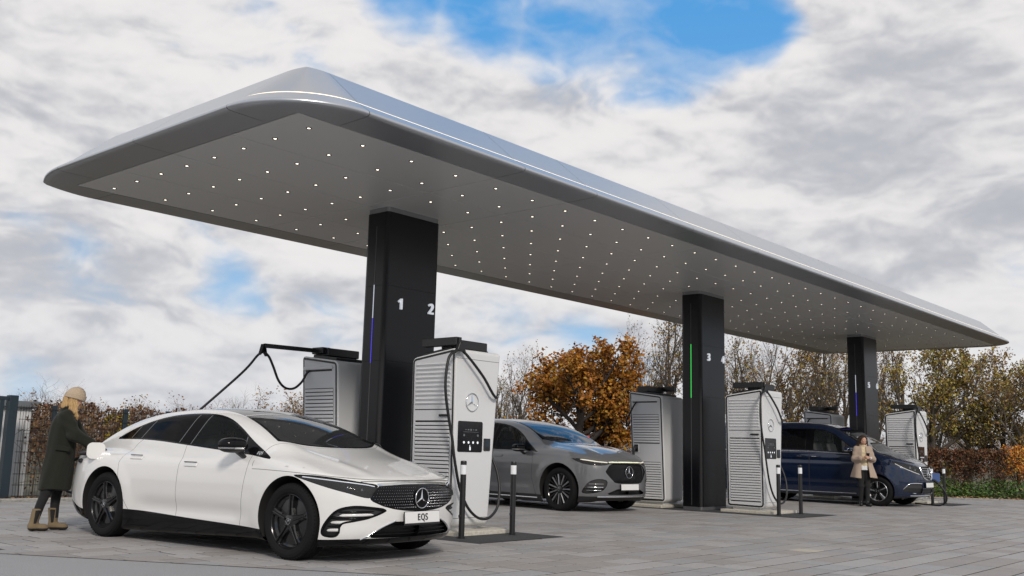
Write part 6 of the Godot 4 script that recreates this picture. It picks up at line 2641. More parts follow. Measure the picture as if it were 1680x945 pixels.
func hand_bones(wrist: Vector3, b: Basis, curl: Array, side: float, thumb := 0.5) -> Bones:   # b: x across towards the thumb's side * side, y out of the back of the hand, z along the fingers
	var h := Bones.new()
	h.k = 0.012
	var at := func(x: float, y: float, z: float) -> Vector3: return wrist + b * Vector3(x * side, y, z)
	for j in 4:
		h.add(at.call(0.010 - 0.007 * j, 0, 0.0), at.call(0.027 - 0.018 * j, 0.002, 0.078 - 0.004 * absf(j - 1.2)), 0.015, 0.0105)
	h.add(wrist + b * Vector3(0, 0, -0.05), wrist, 0.024, 0.023)
	var len := [0.070, 0.078, 0.072, 0.056]
	for j in 4:
		var p: Vector3 = at.call(0.027 - 0.018 * j, 0.002, 0.078 - 0.004 * absf(j - 1.2))
		var ang: float = curl[j] * 0.5
		var spread := 0.10 - 0.07 * j
		for sgm in 3:
			var l: float = len[j] * [0.45, 0.32, 0.25][sgm]
			var dir := b * Vector3(spread * side, -sin(ang), cos(ang)).normalized()
			h.add(p, p + dir * l, 0.0088 - 0.0008 * sgm, 0.0082 - 0.0010 * sgm)
			p += dir * l
			ang += curl[j] * (0.75 if sgm == 0 else 0.6)
	var tp: Vector3 = at.call(0.022, -0.006, 0.018)
	var td := b * Vector3(0.75 * side, -0.35 - 0.2 * thumb, 0.62).normalized()
	h.add(tp, tp + td * 0.040, 0.0125, 0.0105)
	var t2 := b * Vector3((0.45 - 0.5 * thumb) * side, -0.35 - 0.4 * thumb, 0.85).normalized()
	h.add(tp + td * 0.040, tp + td * 0.040 + t2 * 0.030, 0.0102, 0.0090)
	h.add(tp + td * 0.040 + t2 * 0.030, tp + td * 0.040 + t2 * 0.052, 0.0090, 0.0075)
	return h


func box_of_bones(h: Bones, pad: float) -> AABB:
	var bb := AABB(h.a[0], Vector3.ZERO)
	for j in h.a.size():
		bb = bb.expand(h.a[j]).expand(h.a[j] + h.e[j])
	return bb.grow(pad)


func head_sdf(c: Vector3, b: Basis, p0: Vector3) -> float:   # c: centre of the skull, b: the head's own axes
	var p := b.inverse() * (p0 - c)
	p.x = absf(p.x)
	var d := ell(p, Vector3(0, 0.022, -0.012), Vector3(0.073, 0.092, 0.092))
	d = smin(d, ell(p, Vector3(0, -0.045, 0.024), Vector3(0.053, 0.066, 0.058)), 0.05)
	d = smin(d, ell(p, Vector3(0, -0.094, 0.058), Vector3(0.020, 0.016, 0.018)), 0.03)         # chin
	d = smin(d, ell(p, Vector3(0.040, -0.030, 0.052), Vector3(0.020, 0.016, 0.018)), 0.02)      # cheek
	d = smax(d, -ell(p, Vector3(0.031, -0.004, 0.093), Vector3(0.017, 0.011, 0.014)), 0.012)     # eye socket
	d = smin(d, ell(p, Vector3(0.031, -0.005, 0.070), Vector3(0.0125, 0.0110, 0.0125)), 0.004)
	d = smin(d, ell(p, Vector3(0.026, 0.016, 0.078), Vector3(0.022, 0.006, 0.008)), 0.012)       # brow
	var nz := Bones.new()
	nz.k = 0.012
	d = smin(d, _cap(p, Vector3(0, 0.004, 0.082), Vector3(0, -0.034, 0.100), 0.006, 0.0095), 0.012)
	d = smin(d, ell(p, Vector3(0.009, -0.037, 0.090), Vector3(0.008, 0.006, 0.009)), 0.006)
	d = smin(d, ell(p, Vector3(0.008, -0.060, 0.081), Vector3(0.016, 0.0045, 0.009)), 0.004)     # lips
	d = smin(d, ell(p, Vector3(0.006, -0.069, 0.080), Vector3(0.014, 0.0055, 0.009)), 0.004)
	d = smin(d, ell(p, Vector3(0.075, -0.012, -0.012), Vector3(0.010, 0.030, 0.018)), 0.006)     # ear
	return d


static func _cap(p: Vector3, a: Vector3, b: Vector3, r0: float, r1: float) -> float:
	var e := b - a
	var t := clampf((p - a).dot(e) / e.length_squared(), 0.0, 1.0)
	return (p - a - e * t).length() - lerpf(r0, r1, t)


func cloth(called: String, col: Color, fine := 0.5) -> StandardMaterial3D:
	if mats.has(called):
		return mats[called]
	var m := mat(called, Color(1, 1, 1), 0.92, 0.0, {"rim_enabled": true, "rim": 0.08, "rim_tint": 0.9})
	m.albedo_texture = noise_tex(called + "_c", 0.11, Color(col.r, col.g, col.b) * 0.72, Color(col.r, col.g, col.b) * 1.3, 256, 3)
	m.uv1_triplanar = true
	m.uv1_scale = Vector3.ONE * 5.0
	m.normal_enabled = true
	m.normal_texture = noise_tex("weave_n", 0.20, Color.BLACK, Color.WHITE, 256, 2, true, 5.0)
	m.normal_scale = fine
	return m


func woman_at_sedan() -> void:
	var facing_dir := Vector3(0.85, 0, 0.53).normalized()
	var t := thing("person", "person in a long dark olive coat, beige beanie and tan boots at the white car", "person", Vector3(5.68, 0, -12.42), atan2(facing_dir.x, facing_dir.z))
	var skin := mat("skin", Color(0.52, 0.30, 0.21), 0.5, 0.0, {"subsurf_scatter_enabled": true, "subsurf_scatter_strength": 0.15})
	var hip := Vector3(0, 0.90, -0.01)
	var rs := Vector3(-0.165, 1.395, 0.01)
	var ls := Vector3(0.165, 1.395, 0.02)
	var re := Vector3(-0.215, 1.165, 0.16)
	var le := Vector3(0.20, 1.165, 0.17)
	var rw := Vector3(-0.10, 1.055, 0.385)
	var lw := Vector3(0.06, 1.02, 0.37)
	var head := Vector3(0.0, 1.600, 0.055)
	var hb := Basis(Vector3.UP, 0.35) * Basis(Vector3.RIGHT, 0.22)
	var legs := Bones.new()
	legs.k = 0.035
	legs.chain([Vector3(-0.09, 0.90, -0.02), Vector3(-0.095, 0.49, -0.04), Vector3(-0.10, 0.10, -0.13)], [0.084, 0.053, 0.036])
	legs.chain([Vector3(0.09, 0.90, 0.0), Vector3(0.095, 0.49, 0.05), Vector3(0.09, 0.10, 0.07)], [0.084, 0.053, 0.036])
	legs.add(Vector3(-0.06, 0.93, -0.01), Vector3(0.06, 0.93, -0.01), 0.098, 0.098)
	var body := Bones.new()
	body.k = 0.045
	for j in legs.a.size():
		body.add(legs.a[j], legs.a[j] + legs.e[j], legs.ra[j] - 0.006, legs.rb[j] - 0.006)
	body.add(hip, Vector3(0, 1.15, 0.0), 0.095, 0.10)
	body.add(Vector3(-0.08, 1.32, 0.0), Vector3(0.08, 1.32, 0.0), 0.10, 0.10)
	body.add(Vector3(0, 1.12, 0), Vector3(0, 1.36, 0.0), 0.10, 0.09)
	body.chain([rs, re, rw], [0.042, 0.033, 0.026])
	body.chain([ls, le, lw], [0.042, 0.033, 0.026])
	body.add(Vector3(0, 1.38, 0.0), head - hb * Vector3(0, 0.05, 0.01), 0.055, 0.050)
	var m := snet(func(p: Vector3) -> float:
		var d := body.f(p)
		if p.y > 1.42:
			d = smin(d, head_sdf(head, hb, p), 0.02)
		return d, Vector3(-0.36, 0.04, -0.26), Vector3(0.36, 1.76, 0.5), 0.0165)
	var rh := hand_bones(rw + Vector3(0.004, -0.006, 0.02), facing(Vector3(0.30, -0.16, 0.93).normalized()), [0.75, 0.8, 0.85, 0.9], 1.0, 0.7)
	var lh := hand_bones(lw + Vector3(0.0, -0.006, 0.02), facing(Vector3(-0.05, -0.1, 0.99).normalized()), [0.9, 0.95, 1.0, 1.0], -1.0, 0.7)
	for h in [rh, lh]:
		var bb := box_of_bones(h, 0.03)
		m.join(snet(h.f, bb.position, bb.end, 0.005, 5))
	obj("body", m, skin, t)
	var lg := snet(func(p: Vector3) -> float: return legs.f(p) - 0.009, Vector3(-0.26, 0.05, -0.24), Vector3(0.26, 1.06, 0.22), 0.018)
	lg = clip(lg, func(p: Vector3) -> float: return 0.15 - p.y)[0]
	obj("leggings", lg, cloth("leggings_black", Color(0.010, 0.010, 0.011), 0.2), t)
	# coat
	var sl := Bones.new()
	sl.k = 0.05
	sl.chain([rs + Vector3(0.01, 0.0, 0), re, rw + Vector3(-0.01, 0.01, -0.03)], [0.082, 0.070, 0.056])
	sl.chain([ls + Vector3(-0.01, 0.0, 0), le, lw + Vector3(0, 0.01, -0.03)], [0.082, 0.070, 0.056])
	var cw := table([Vector2(0.4, 0.215), Vector2(0.7, 0.215), Vector2(1.0, 0.205), Vector2(1.2, 0.205), Vector2(1.34, 0.20), Vector2(1.42, 0.165), Vector2(1.47, 0.09), Vector2(1.6, 0.05)], 0.4, 1.6, 100)
	var cd := table([Vector2(0.4, 0.185), Vector2(0.7, 0.180), Vector2(1.0, 0.165), Vector2(1.2, 0.158), Vector2(1.34, 0.140), Vector2(1.42, 0.105), Vector2(1.47, 0.075), Vector2(1.6, 0.05)], 0.4, 1.6, 100)
	var coat := snet(func(p: Vector3) -> float:
		var zc := 0.01 + 0.03 * smoothstep(1.1, 0.5, p.y) * 0.5 - 0.02 * smoothstep(0.9, 1.3, p.y)
		var hx := look(cw, 0.4, 100.0 / 1.2, p.y)
		var hz := look(cd, 0.4, 100.0 / 1.2, p.y)
		var an := atan2(p.x, p.z - zc)
		var fold := 0.007 * sin(an * 5.0 + p.y * 2.0) * smoothstep(1.1, 0.6, p.y) + 0.004 * sin(an * 9.0 - p.y * 7.0)
		var q := Vector2(p.x / hx, (p.z - zc) / hz).length()
		var d := (q - 1.0) * minf(hx, hz) * 1.05 - fold
		d = smax(d, p.y - 1.475, 0.04)
		var s := sl.f(p) - 0.004 * sin(p.y * 60.0 + p.z * 25.0)
		d = smin(d, s, 0.045)
		var col := Vector2(Vector2(p.x, p.z - 0.012).length() - 0.078 - (p.y - 1.45) * 0.10, p.y - 1.475)   # standing collar
		d = smin(d, Vector2(maxf(absf(col.x) - 0.010, 0.0), maxf(absf(col.y) - 0.035, 0.0)).length() - 0.007, 0.02)
		return smax(d, 0.495 + 0.01 * sin(an * 3.0) - p.y, 0.012), Vector3(-0.40, 0.44, -0.30), Vector3(0.40, 1.56, 0.50), 0.0165)
	obj("coat", coat, cloth("coat_olive", Color(0.0085, 0.0095, 0.005), 0.6), t)
	var fl := Msh.new()
	fl.box(Vector3(-0.222, 1.0, 0.055), Vector3(0.016, 0.055, 0.16), 0.005, Basis(Vector3.UP, 0.14) * Basis(Vector3.RIGHT, 0.12))
	obj("pocket_flap", fl, mats["coat_olive"], t)
	var cuff := Msh.new()
	cuff.tube([rw + Vector3(-0.012, 0.012, -0.036), rw + Vector3(0.0, 0.0, 0.006)], [0.036, 0.032], 12)
	obj("cuff", cuff, cloth("cuff_cream", Color(0.45, 0.36, 0.25)), t)
	# beanie and hair
	var hi := hb.inverse()
	var bean := snet(func(p0: Vector3) -> float:
		var p := hi * (p0 - head)
		var d := ell(p, Vector3(0, 0.055, -0.014), Vector3(0.100, 0.112, 0.118))
		d = smax(d, 0.012 - p.y, 0.01)
		var an := atan2(p.x, p.z)
		var rim := Vector2(Vector2(p.x / 0.100, (p.z + 0.012) / 0.116).length() * 0.108 - 0.108, p.y - 0.042)
		var r := Vector2(maxf(absf(rim.x) - 0.004, 0.0), maxf(absf(rim.y) - 0.024, 0.0)).length() - 0.010
		return smin(d, r, 0.006) - 0.0012 * sin(an * 44.0), head + Vector3(-0.17, -0.06, -0.19), head + Vector3(0.17, 0.24, 0.19), 0.009)
	obj("beanie", bean, cloth("beanie_beige", Color(0.46, 0.36, 0.26), 0.8), t)
	var hr := Bones.new()
	hr.k = 0.03
	var hat := func(x: float, y: float, z: float) -> Vector3: return head + hb * Vector3(x, y, z)
	hr.chain([hat.call(-0.070, 0.02, -0.02), hat.call(-0.086, -0.06, 0.02), Vector3(-0.115, 1.45, 0.10), Vector3(-0.105, 1.40, 0.125), Vector3(-0.10, 1.35, 0.14)], [0.020, 0.022, 0.022, 0.016, 0.006])
	hr.chain([hat.call(-0.06, 0.01, -0.06), hat.call(-0.07, -0.07, -0.03), Vector3(-0.085, 1.49, 0.04), Vector3(-0.10, 1.45, 0.08)], [0.026, 0.026, 0.022, 0.010])
	hr.chain([hat.call(0.066, 0.02, -0.02), hat.call(0.078, -0.06, -0.01), Vector3(0.07, 1.47, 0.02)], [0.030, 0.032, 0.026])
	hr.chain([hat.call(0.0, 0.0, -0.095), hat.call(0.0, -0.09, -0.075), Vector3(0.0, 1.47, -0.04)], [0.05, 0.05, 0.03])
	var hbb := box_of_bones(hr, 0.06)
	var hair := snet(func(p: Vector3) -> float: return hr.f(p) - 0.0035 * sin(p.x * 240.0 + p.z * 190.0 + p.y * 16.0), hbb.position, hbb.end, 0.009)
	obj("hair", hair, cloth("hair_blond", Color(0.46, 0.30, 0.14), 0.3), t)
	lean_forward(t, 0.10)
	boots(t, [[Vector3(-0.10, 0, -0.13), 0.10, 0.045], [Vector3(0.09, 0, 0.07), -0.15, -0.012]], cloth("boot_tan", Color(0.185, 0.137, 0.078), 0.4), 0.27, true)


func lean_forward(o: Node, k: float) -> void:   # bends everything above the ankles a little towards +z
	for c in o.get_children():
		if c is MeshInstance3D and c.mesh is ArrayMesh:
			var arr: Array = (c.mesh as ArrayMesh).surface_get_arrays(0)
			var vv: PackedVector3Array = arr[Mesh.ARRAY_VERTEX]
			for j in vv.size():
				vv[j].z += k * maxf(0.0, vv[j].y + c.position.y - 0.30)
			arr[Mesh.ARRAY_VERTEX] = vv
			var m := ArrayMesh.new()
			m.add_surface_from_arrays(Mesh.PRIMITIVE_TRIANGLES, arr)
			c.mesh = m
		lean_forward(c, k)


func boots(t: Node3D, spots: Array, leather: Material, top: float, tan: bool) -> void:
	var rubber := mat("boot_sole", Color(0.015, 0.014, 0.013), 0.7)
	for e in spots:
		var at: Vector3 = e[0]
		var b := Basis(Vector3.UP, e[1])
		var f := func(p0: Vector3) -> float:
			var p := b.inverse() * (p0 - at)
			var d := _cap(p, Vector3(0, 0.07, -0.01), Vector3(0, top + 0.03, -0.012 + (e[2] as float)), 0.050, 0.062 if tan else 0.052)
			d = smin(d, _cap(p, Vector3(0, 0.055, -0.02), Vector3(0, 0.046, 0.115), 0.043, 0.037), 0.035)
			d = smin(d, ell(p, Vector3(0, 0.043, 0.11), Vector3(0.043, 0.040, 0.058)), 0.02)
			d = smax(d, p.y - top, 0.006)
			return smax(d, 0.004 - p.y, 0.006)
		var m := snet(f, at + Vector3(-0.22, -0.01, -0.22), at + Vector3(0.22, top + 0.06, 0.24), 0.011)
		var o := Node3D.new()
		o.name = "boot"
		t.add_child(o, true)
		var c := clip(m, func(p: Vector3) -> float: return p.y - 0.036)
		var sole := shifted(c[0], 0.004)
		obj("sole", sole, rubber, o)
		if tan:
			var g := clip(c[1], func(p0: Vector3) -> float:
				var p := b.inverse() * (p0 - at)
				if p.y < 0.085 or p.y > top - 0.012:
					return 0.05
				return absf(p.z + 0.004 - (e[2] as float) * p.y / top) - 0.014 - (p.y - 0.085) * 0.10)
			obj("elastic_side", g[0], mat("elastic_black", Color(0.012, 0.011, 0.010), 0.9), o)
			obj("upper", g[1], leather, o)
		else:
			obj("upper", c[1], leather, o)


func woman_at_van() -> void:
	var fd := Vector3(-0.80, 0, 0.62).normalized()
	var t := thing("person", "person with long dark hair in a beige coat looking down at a phone", "person", Vector3(24.02, 0, -9.42), atan2(fd.x, fd.z))
	var skin := mats["skin"] as Material
	var head := Vector3(0.0, 1.575, 0.04)
	var hb := Basis(Vector3.UP, 0.12) * Basis(Vector3.RIGHT, 0.38)
	var rs := Vector3(-0.165, 1.375, 0.0)
	var ls := Vector3(0.165, 1.375, 0.0)
	var re := Vector3(-0.225, 1.115, 0.03)
	var le := Vector3(0.225, 1.115, 0.04)
	var rw := Vector3(-0.075, 1.135, 0.245)
	var lw := Vector3(0.095, 1.145, 0.245)
	var legs := Bones.new()
	legs.k = 0.035
	legs.chain([Vector3(-0.085, 0.88, 0.0), Vector3(-0.075, 0.48, 0.03), Vector3(-0.085, 0.09, 0.0)], [0.080, 0.050, 0.034])
	legs.chain([Vector3(0.085, 0.88, 0.0), Vector3(0.07, 0.48, 0.045), Vector3(0.045, 0.09, 0.10)], [0.080, 0.050, 0.034])
	legs.add(Vector3(-0.065, 0.91, 0.0), Vector3(0.065, 0.91, 0.0), 0.100, 0.100)
	var body := Bones.new()
	body.k = 0.045
	for j in legs.a.size():
		body.add(legs.a[j], legs.a[j] + legs.e[j], legs.ra[j] - 0.006, legs.rb[j] - 0.006)
	body.add(Vector3(0, 0.9, 0), Vector3(0, 1.12, 0.0), 0.092, 0.10)
	body.add(Vector3(-0.08, 1.30, 0.0), Vector3(0.08, 1.30, 0.0), 0.098, 0.098)
	body.add(Vector3(0, 1.10, 0), Vector3(0, 1.34, 0.0), 0.10, 0.09)
	body.chain([rs, re, rw], [0.046, 0.036, 0.025])
	body.chain([ls, le, lw], [0.046, 0.036, 0.025])
	body.add(Vector3(0, 1.36, 0.0), head - hb * Vector3(0, 0.05, 0.01), 0.053, 0.048)
	var m := snet(func(p: Vector3) -> float:
		return body.f(p), Vector3(-0.34, 0.03, -0.2), Vector3(0.34, 1.5, 0.34), 0.018)
	m = clip(m, func(p: Vector3) -> float: return p.y - 1.44)[0]
	m.join(snet(func(p: Vector3) -> float: return smin(head_sdf(head, hb, p), _cap(p, Vector3(0, 1.36, 0.0), head - hb * Vector3(0, 0.05, 0.01), 0.053, 0.048), 0.02), Vector3(-0.13, 1.42, -0.12), Vector3(0.13, 1.72, 0.20), 0.0055))
	var ph := Vector3(0.02, 1.205, 0.315)
	var pb := facing(Vector3(0.05, 0.55, -0.83).normalized())     # the phone's screen looks back up at her
	var rh := hand_bones(rw + Vector3(0.02, 0.01, 0.012), facing(Vector3(0.75, 0.25, 0.60).normalized(), Vector3(-0.35, 0.2, 0.9)), [0.8, 0.85, 0.9, 0.95], 1.0, 0.8)
	var lh := hand_bones(lw + Vector3(-0.02, 0.01, 0.012), facing(Vector3(-0.70, 0.25, 0.62).normalized(), Vector3(0.35, 0.2, 0.9)), [0.8, 0.85, 0.9, 0.95], -1.0, 0.8)
	for h in [rh, lh]:
		var bb := box_of_bones(h, 0.03)
		m.join(snet(h.f, bb.position, bb.end, 0.005, 5))
	obj("body", m, skin, t)
	var eye := Msh.new()
	var brow := Msh.new()
	for s in [-1.0, 1.0]:
		eye.box(head + hb * Vector3(0.031 * s, -0.006, 0.0835), Vector3(0.020, 0.004, 0.003), 0.001, hb)
		brow.bar(head + hb * Vector3(0.018 * s, 0.017, 0.0865), head + hb * Vector3(0.046 * s, 0.018, 0.076), 0.004, 0.004)
	obj("eyelashes", eye, mat("lash", Color(0.02, 0.014, 0.011), 0.8), t)
	obj("eyebrows", brow, mat("lash", Color(0.02, 0.014, 0.011), 0.8), t)
	var lips := Msh.new()
	lips.box(head + hb * Vector3(0, -0.0645, 0.0885), Vector3(0.034, 0.010, 0.004), 0.002, hb)
	obj("lips", lips, mat("lip_red", Color(0.30, 0.09, 0.08), 0.5), t)
	var lg := snet(func(p: Vector3) -> float: return legs.f(p) - 0.009, Vector3(-0.24, 0.05, -0.16), Vector3(0.24, 1.03, 0.22), 0.018)
	lg = clip(lg, func(p: Vector3) -> float: return 0.12 - p.y)[0]
	obj("trousers", lg, cloth("leggings_black", Color(0.010, 0.010, 0.011), 0.2), t)
	# sweater, shirt hem, coat
	var sw := Bones.new()
	sw.k = 0.06
	sw.add(Vector3(0, 0.98, 0.0), Vector3(0, 1.14, 0.0), 0.135, 0.122)
	sw.add(Vector3(-0.07, 1.28, 0.0), Vector3(0.07, 1.28, 0.0), 0.115, 0.115)
	sw.add(Vector3(0, 1.34, 0.0), Vector3(0, 1.455, 0.020), 0.070, 0.062)
	var swm := snet(func(p: Vector3) -> float: return smax(smax(sw.f(p) - 0.003 * sin(p.y * 70.0 + p.x * 20.0), 0.955 - p.y, 0.01), p.y - 1.462, 0.01), Vector3(-0.26, 0.92, -0.18), Vector3(0.26, 1.5, 0.2), 0.015)
	obj("sweater", swm, cloth("sweater_cream", Color(0.66, 0.55, 0.36), 0.8), t)
	var sh := snet(func(p: Vector3) -> float: return smax((Vector2(p.x / 0.138, p.z / 0.132).length() - 1.0) * 0.13 - 0.004 * sin(atan2(p.x, p.z) * 9.0), absf(p.y - 0.915) - 0.055, 0.01), Vector3(-0.18, 0.84, -0.17), Vector3(0.18, 0.99, 0.17), 0.014)
	obj("shirt_hem", sh, cloth("shirt_white", Color(0.74, 0.75, 0.76), 0.3), t)
	var sl := Bones.new()
	sl.k = 0.05
	sl.chain([rs + Vector3(0.01, 0, 0), re, rw + Vector3(-0.045, 0.0, -0.05)], [0.068, 0.060, 0.058])
	sl.chain([ls + Vector3(-0.01, 0, 0), le, lw + Vector3(0.045, 0.0, -0.05)], [0.068, 0.060, 0.058])
	var cw := table([Vector2(0.6, 0.325), Vector2(0.8, 0.275), Vector2(1.0, 0.218), Vector2(1.15, 0.195), Vector2(1.3, 0.195), Vector2(1.39, 0.155), Vector2(1.45, 0.085), Vector2(1.6, 0.05)], 0.6, 1.6, 100)
	var coat := snet(func(p: Vector3) -> float:
		var hx := look(cw, 0.6, 100.0, p.y)
		var hz := hx * lerpf(0.74, 0.78, smoothstep(1.2, 0.7, p.y))
		var an := atan2(p.x, p.z)
		var fold := 0.014 * sin(an * 6.0 + 0.6) * smoothstep(1.05, 0.7, p.y)
		var d := (Vector2(p.x / hx, p.z / hz).length() - 1.0) * minf(hx, hz) - fold
		d = smax(d, p.y - 1.455, 0.03)
		var inner := d + 0.034
		d = smin(d, sl.f(p) - 0.003 * sin(p.y * 60.0 + p.z * 30.0), 0.045)
		if p.z > -0.02:     # open in front
			var gap := 0.045 + 0.035 * smoothstep(1.35, 1.0, p.y) + 0.02 * smoothstep(1.0, 0.75, p.y)
			var cut := maxf(absf(p.x + 0.012) - gap, 0.02 - p.z)
			if sl.f(p) > 0.0:
				d = smax(d, -cut, 0.012)
		if p.y < 1.0:
			d = smax(d, -maxf(inner, p.y - 0.97), 0.006)
		var col := Vector2(Vector2(p.x, p.z - 0.005).length() - 0.082, p.y - 1.455)
		if p.z < 0.05:
			d = smin(d, Vector2(maxf(absf(col.x) - 0.008, 0.0), maxf(absf(col.y) - 0.028, 0.0)).length() - 0.006, 0.02)
		return smax(d, 0.675 + 0.012 * sin(an * 3.0) - p.y, 0.012), Vector3(-0.40, 0.62, -0.32), Vector3(0.40, 1.52, 0.34), 0.0135)
	obj("coat", coat, cloth("coat_beige", Color(0.40, 0.31, 0.245), 0.6), t)
	var cf := Msh.new()
	cf.tube([lw + Vector3(0.035, 0.0, -0.035), lw + Vector3(-0.004, 0.006, 0.006)], [0.040, 0.034], 12)
	obj("shirt_cuff", cf, mats["shirt_white"], t)
	# hair
	var hr := Bones.new()
	hr.k = 0.03
	var hat := func(x: float, y: float, z: float) -> Vector3: return head + hb * Vector3(x, y, z)
	hr.chain([hat.call(-0.062, 0.05, 0.02), hat.call(-0.084, -0.02, -0.005), Vector3(-0.115, 1.44, -0.01), Vector3(-0.15, 1.36, 0.0), Vector3(-0.165, 1.25, -0.02)], [0.030, 0.034, 0.040, 0.040, 0.018])
	hr.chain([hat.call(0.062, 0.05, 0.02), hat.call(0.082, -0.02, -0.005), Vector3(0.10, 1.44, -0.02), Vector3(0.12, 1.34, -0.04)], [0.030, 0.032, 0.034, 0.020])
	hr.chain([hat.call(-0.05, 0.02, -0.07), Vector3(-0.09, 1.42, -0.09), Vector3(-0.12, 1.28, -0.12)], [0.05, 0.055, 0.03])
	hr.chain([hat.call(0.03, 0.02, -0.08), Vector3(0.02, 1.42, -0.09), Vector3(0.0, 1.28, -0.12)], [0.055, 0.055, 0.03])
	var hi := hb.inverse()
	var hair := snet(func(p: Vector3) -> float:
		var q := hi * (p - head)
		var cap := ell(q, Vector3(0, 0.030, -0.016), Vector3(0.083, 0.098, 0.098))
		cap = smax(cap, q.z - 0.052 + maxf(0.0, 0.075 - q.y) * 0.55, 0.012)
		return smin(cap, hr.f(p), 0.02) - 0.003 * sin(p.x * 210.0 + p.z * 170.0 + p.y * 20.0), Vector3(-0.24, 1.18, -0.2), Vector3(0.2, 1.74, 0.16), 0.010)
	obj("hair", hair, cloth("hair_brown", Color(0.030, 0.016, 0.010), 0.3), t)
	boots(t, [[Vector3(-0.085, 0, -0.0), -0.25, 0.0], [Vector3(0.045, 0, 0.10), 0.2, -0.01]], mat("shoe_black", Color(0.010, 0.010, 0.011), 0.35), 0.15, false)
	# phone in her hands
	var o := thing("phone", "black mobile phone held in both hands by the woman in the beige coat", "phone", t.position + t.basis * ph, 0.0)
	o.basis = t.basis * pb
	var ps := Msh.new()
	ps.box(Vector3.ZERO, Vector3(0.074, 0.150, 0.008), 0.003)
	obj("case", ps, mat("phone_black", Color(0.01, 0.01, 0.011), 0.3), o)
	var sc := Msh.new()
	sc.box(Vector3(0, 0, 0.0042), Vector3(0.066, 0.140, 0.0012))
	obj("screen", sc, mat("screen_glass", Color(0.006, 0.006, 0.008), 0.08), o)


# ---------------------------------------------------------------- plants
func leaf_into(m: Msh, p: Vector3, s: float, nrm: Vector3, rnd: RandomNumberGenerator) -> void:   # one small folded leaf
	var x := nrm.cross(Vector3(rnd.randf_range(-1, 1), rnd.randf_range(-1, 1), rnd.randf_range(-1, 1))).normalized()
	var y := nrm.cross(x)
	var k := m.v.size()
	var l := s * 0.62
	m.vert(p - y * s * 0.5, nrm)
	m.vert(p + x * l * 0.5 + nrm * s * 0.14, (nrm - x * 0.4).normalized())
	m.vert(p + y * s * 0.5, nrm)
	m.vert(p - x * l * 0.5 + nrm * s * 0.14, (nrm + x * 0.4).normalized())
	m.tri(k, k + 1, k + 2)
	m.tri(k, k + 2, k + 3)


func rnd_dir(rnd: RandomNumberGenerator) -> Vector3:
	var v := Vector3(rnd.randf_range(-1, 1), rnd.randf_range(-1, 1), rnd.randf_range(-1, 1))
	return v.normalized() if v.length() > 0.05 else Vector3.UP


class Growth:
	var wood := Msh.new()
	var twigs := Msh.new()
	var tips := []        # [point, direction, level]


func grow(g: Growth, rnd: RandomNumberGenerator, p: Vector3, d: Vector3, l: float, r: float, level: int, plan: Array) -> void:
	var pl: Array = plan[level]      # [children, length ratio, spread, bend, lift, first child at]
	var n := 5 if level < 2 else (4 if level == 2 else 3)
	var path := [p]
	var rr := [r]
	var q := p
	var dir := d
	for k in n:
		dir = (dir + rnd_dir(rnd) * (pl[3] as float) + Vector3.UP * (pl[4] as float)).normalized()
		q += dir * l / n
		path.append(q)
		rr.append(r * lerpf(1.0, 0.35 if level < plan.size() - 1 else 0.3, float(k + 1) / n))
	var m := g.wood if level < 2 else g.twigs
	m.tube(path, rr, 8 if level == 0 else (6 if level == 1 else (4 if level == 2 else 3)), false)
	if level >= plan.size() - 2:
		for k in range(1, n + 1):
			g.tips.append([path[k], dir, level])
	if level == plan.size() - 1:
		return
	for c in pl[0]:
		var s := lerpf(pl[5], 1.0, (c + rnd.randf()) / pl[0]) * n
		var k := mini(int(s), n - 1)
		var at: Vector3 = path[k].lerp(path[k + 1], s - k)
		var base: Vector3 = (path[k + 1] - path[k]).normalized()
		var side := base.cross(rnd_dir(rnd)).normalized()
		var nd: Vector3 = (base * cos(pl[2]) + side * sin(pl[2])).normalized()
		grow(g, rnd, at, nd, l * (pl[1] as float) * rnd.randf_range(0.7, 1.15) * lerpf(1.15, 0.75, s / n), (rr[k] as float) * 0.55, level + 1, plan)


